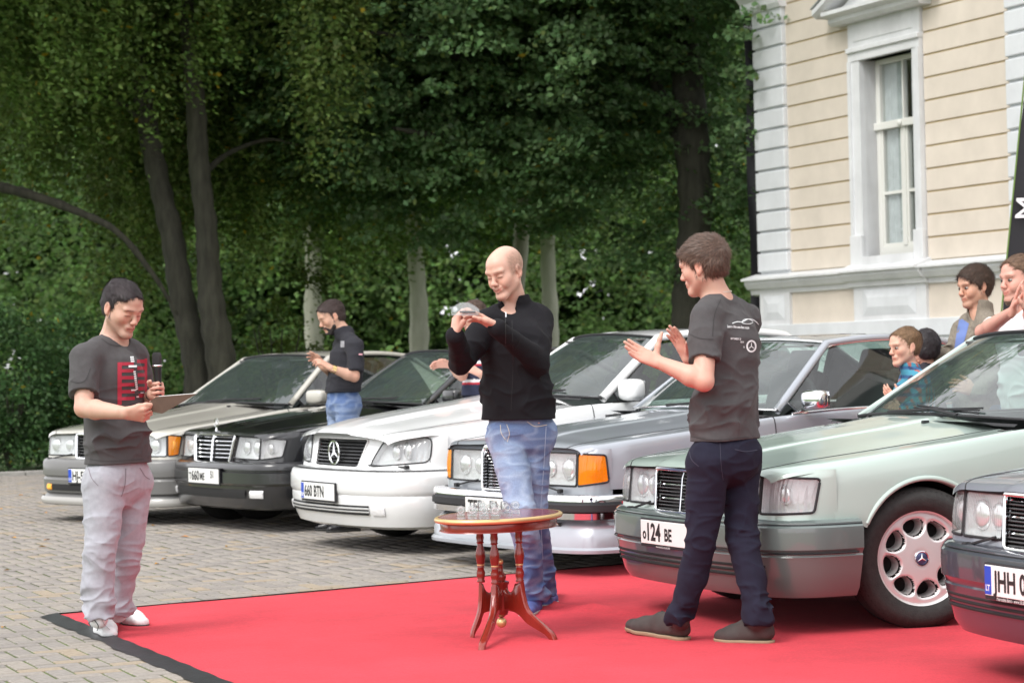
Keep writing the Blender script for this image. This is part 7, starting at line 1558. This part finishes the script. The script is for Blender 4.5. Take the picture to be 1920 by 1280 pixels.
# ------------------------------------------------------------------ oval table and the small trophies
m_mah = mat('mahogany', (.23, .024, .014), .25, coat=.5, coatr=.10, noise=.25, nscale=9, stretch=(1, 1, .3)); m_gold = mat('gold_paint', (.72, .52, .25), .35, metal=.6)
TC = np.array([*gnd(941, 1192)[:2], 0]); tb = empty('oval_table', TC, 'small oval mahogany side table with gilt rim on a turned tripod base', 'table')
TA, TBx = .37, .262; rot = radians(62); TZ = .558
def ov(r, z, n=72): 
    a = np.linspace(0, 2 * pi, n, endpoint=False); X = (TA + r) * np.cos(a); Y = (TBx + r) * np.sin(a); return np.stack([X * cos(rot) - Y * sin(rot), X * sin(rot) + Y * cos(rot), np.full(n, z)], 1)
def ovg(prof, fill=True):
    x = MB(); x.grid([ov(r, z) for r, z in prof], close_v=True)
    if fill: x.F.append(tuple(range(72))[::-1]); x.F.append(tuple(range(x.n - 72, x.n)))
    return x
ovg([(-.05, TZ - .010), (-.012, TZ - .010), (-.012, TZ), (-.014, TZ + .0005)]).build('tabletop', m_mah, tb, smooth=True, flat=30)
ovg([(-.0125, TZ + .001), (-.004, TZ + .001), (.004, TZ - .004), (.006, TZ - .012), (.001, TZ - .020), (-.010, TZ - .023), (-.0125, TZ - .022)], False).build('gilt_rim', m_gold, tb, smooth=True)
ovg([(-.024, TZ - .0235), (-.022, TZ - .028), (-.024, TZ - .055), (-.018, TZ - .058), (-.016, TZ - .062), (-.03, TZ - .063)]).build('apron', m_mah, tb, smooth=True, flat=35)
# central column
x = MB(); x.lathe([(0, .085), (.012, .088), (.02, .094), (.024, .098), (.030, .10), (.030, .107), (.033, .11), (.034, .125), (.034, .235), (.039, .24), (.040, .25), (.022, .256), (.026, .27), (.024, .285), (.014, .295), (.012, .31), (.013, .325), (0, .33)], 28); x.build('column', m_mah, tb, smooth=True, flat=45)
for (z, r, nm) in ((.063, .024, 'gilt_ball'), (.341, .015, 'gilt_finial')): V, F = ico((0, 0, z), r, 3); x = MB(); x.add(V, F); x.build(nm, m_gold, tb, smooth=True)
feet = [gnd(885, 1198)[:2] - TC[:2], gnd(903, 1221)[:2] - TC[:2], gnd(1040, 1202)[:2] - TC[:2]]
for f in feet:
    d = nrm([*f, 0]); R_ = np.linalg.norm(f); sd = np.array([-d[1], d[0], 0]); pts = [(.033, .125), (.06, .121), (.098, .117), (.13, .098), (.165, .068), (.25, .028), (.276, .0)]; up_ = [(.033, .222), (.055, .204), (.085, .214), (.106, .258)]
    lowc = crom(pts, 5); upc = [(.106, .258), (.136, .258), (.142, .200), (.168, .128), (.255, .060), (.284, .036), (.300, .0)]
    upc = np.vstack([crom(up_, 5)[:-1], crom(upc[1:], 5)]); k = 30; tl = lambda C: np.stack([np.interp(np.linspace(0, 1, k), np.linspace(0, 1, len(C)), C[:, i]) for i in (0, 1)], 1); a, b = tl(lowc), tl(upc)
    RS = lambda C: np.stack([np.where(C[:, 0] > .10, .10 + (C[:, 0] - .10) * (R_ - .10) / .19, C[:, 0]), C[:, 1]], 1); a, b = RS(a), RS(b)
    x = MB(); x.grid([[d * a[i, 0] + sd * s_ + [0, 0, a[i, 1]] for s_ in (-.010, .010)] + [d * (a[i, 0] * .1 + b[i, 0] * .9) + sd * .014 + [0, 0, a[i, 1] * .1 + b[i, 1] * .9]] + [d * b[i, 0] + sd * s_ + [0, 0, b[i, 1]] for s_ in (.008, -.008)] + [d * (a[i, 0] * .1 + b[i, 0] * .9) - sd * .014 + [0, 0, a[i, 1] * .1 + b[i, 1] * .9]] for i in range(k)], close_v=True)
    x.F.append(tuple(range(x.n - 6, x.n))); lg_ = x.build('leg', m_mah, tb, smooth=True, flat=50)
    c = d * (.10 + .021 * (R_ - .10) / .19); x = MB(); x.lathe([(.017, .255), (.019, .262), (.015, .268), (.019, .285), (.020, .30), (.014, .318), (.017, .322), (.015, .326), (.018, .345), (.023, .375), (.022, .39), (.014, .42), (.013, .432), (.018, .436), (.015, .442), (.018, .46), (.016, .475), (.018, .485)], 20, c); sp = x.build('spindle', m_mah, lg_, smooth=True, flat=55)
    x = MB(); x.lathe([(.0165, .331), (.0178, .333), (.0178, .336), (.0165, .338)], 20, c); x.build('gilt_ring', m_gold, sp, smooth=True)
# trophies: block with a disc standing on it
def world_to_table(p): return p - TC
spots = []
for r_, (x0, y0) in enumerate(((864, 972), (886, 966), (908, 961))):
    for k in range(4): spots.append((x0 + 21.5 * k - (r_ == 2) * 6, y0 + 1.0 * k - 0.6 * k))
wordsT = ['leftmost', 'second from left', 'third from left', 'rightmost']; rowsT = ['front', 'middle', 'back']
mats_done = None
disc0 = None
for i, (px, py) in enumerate(spots):
    p = gnd(px, py, TZ + .0005); p[2] = TZ + .0008; o = empty('glass_award', p, 'clear glass award, %s in the %s row on the oval table' % (wordsT[i % 4], rowsT[i // 4]), 'trophy', 'glass awards on the oval table', rotz=radians(18 + rng.uniform(-12, 12)))
    if disc0 is None:
        x = MB(); x.box((0, 0, .009), (.036, .036, .018), bev=.0012); b0 = x.build('block', m_cl, o)
        x = MB(); an = np.linspace(0, 2 * pi, 32, endpoint=False); ring = lambda r, y: [(r * cos(a), y, .0385 + r * sin(a)) for a in an]
        x.grid([ring(.0185, -.006), ring(.0205, -.005), ring(.0205, .005), ring(.0185, .006)], close_v=True); x.F.append(tuple(range(32))); x.F.append(tuple(range(96, 128))[::-1]); disc0 = x.build('disc', m_cl, o, smooth=True, flat=30)
        x = MB(); x.tube([(0.0125 * cos(a), -.0065, .0385 + .0125 * sin(a)) for a in an], .0009, 5, close=True, up=(0, 1, 0)); e0 = x.build('etching', m_wp, disc0)
    else:
        b = b0.copy(); COL.objects.link(b); b.parent = o; d = disc0.copy(); COL.objects.link(d); d.parent = o; e = e0.copy(); COL.objects.link(e); e.parent = d
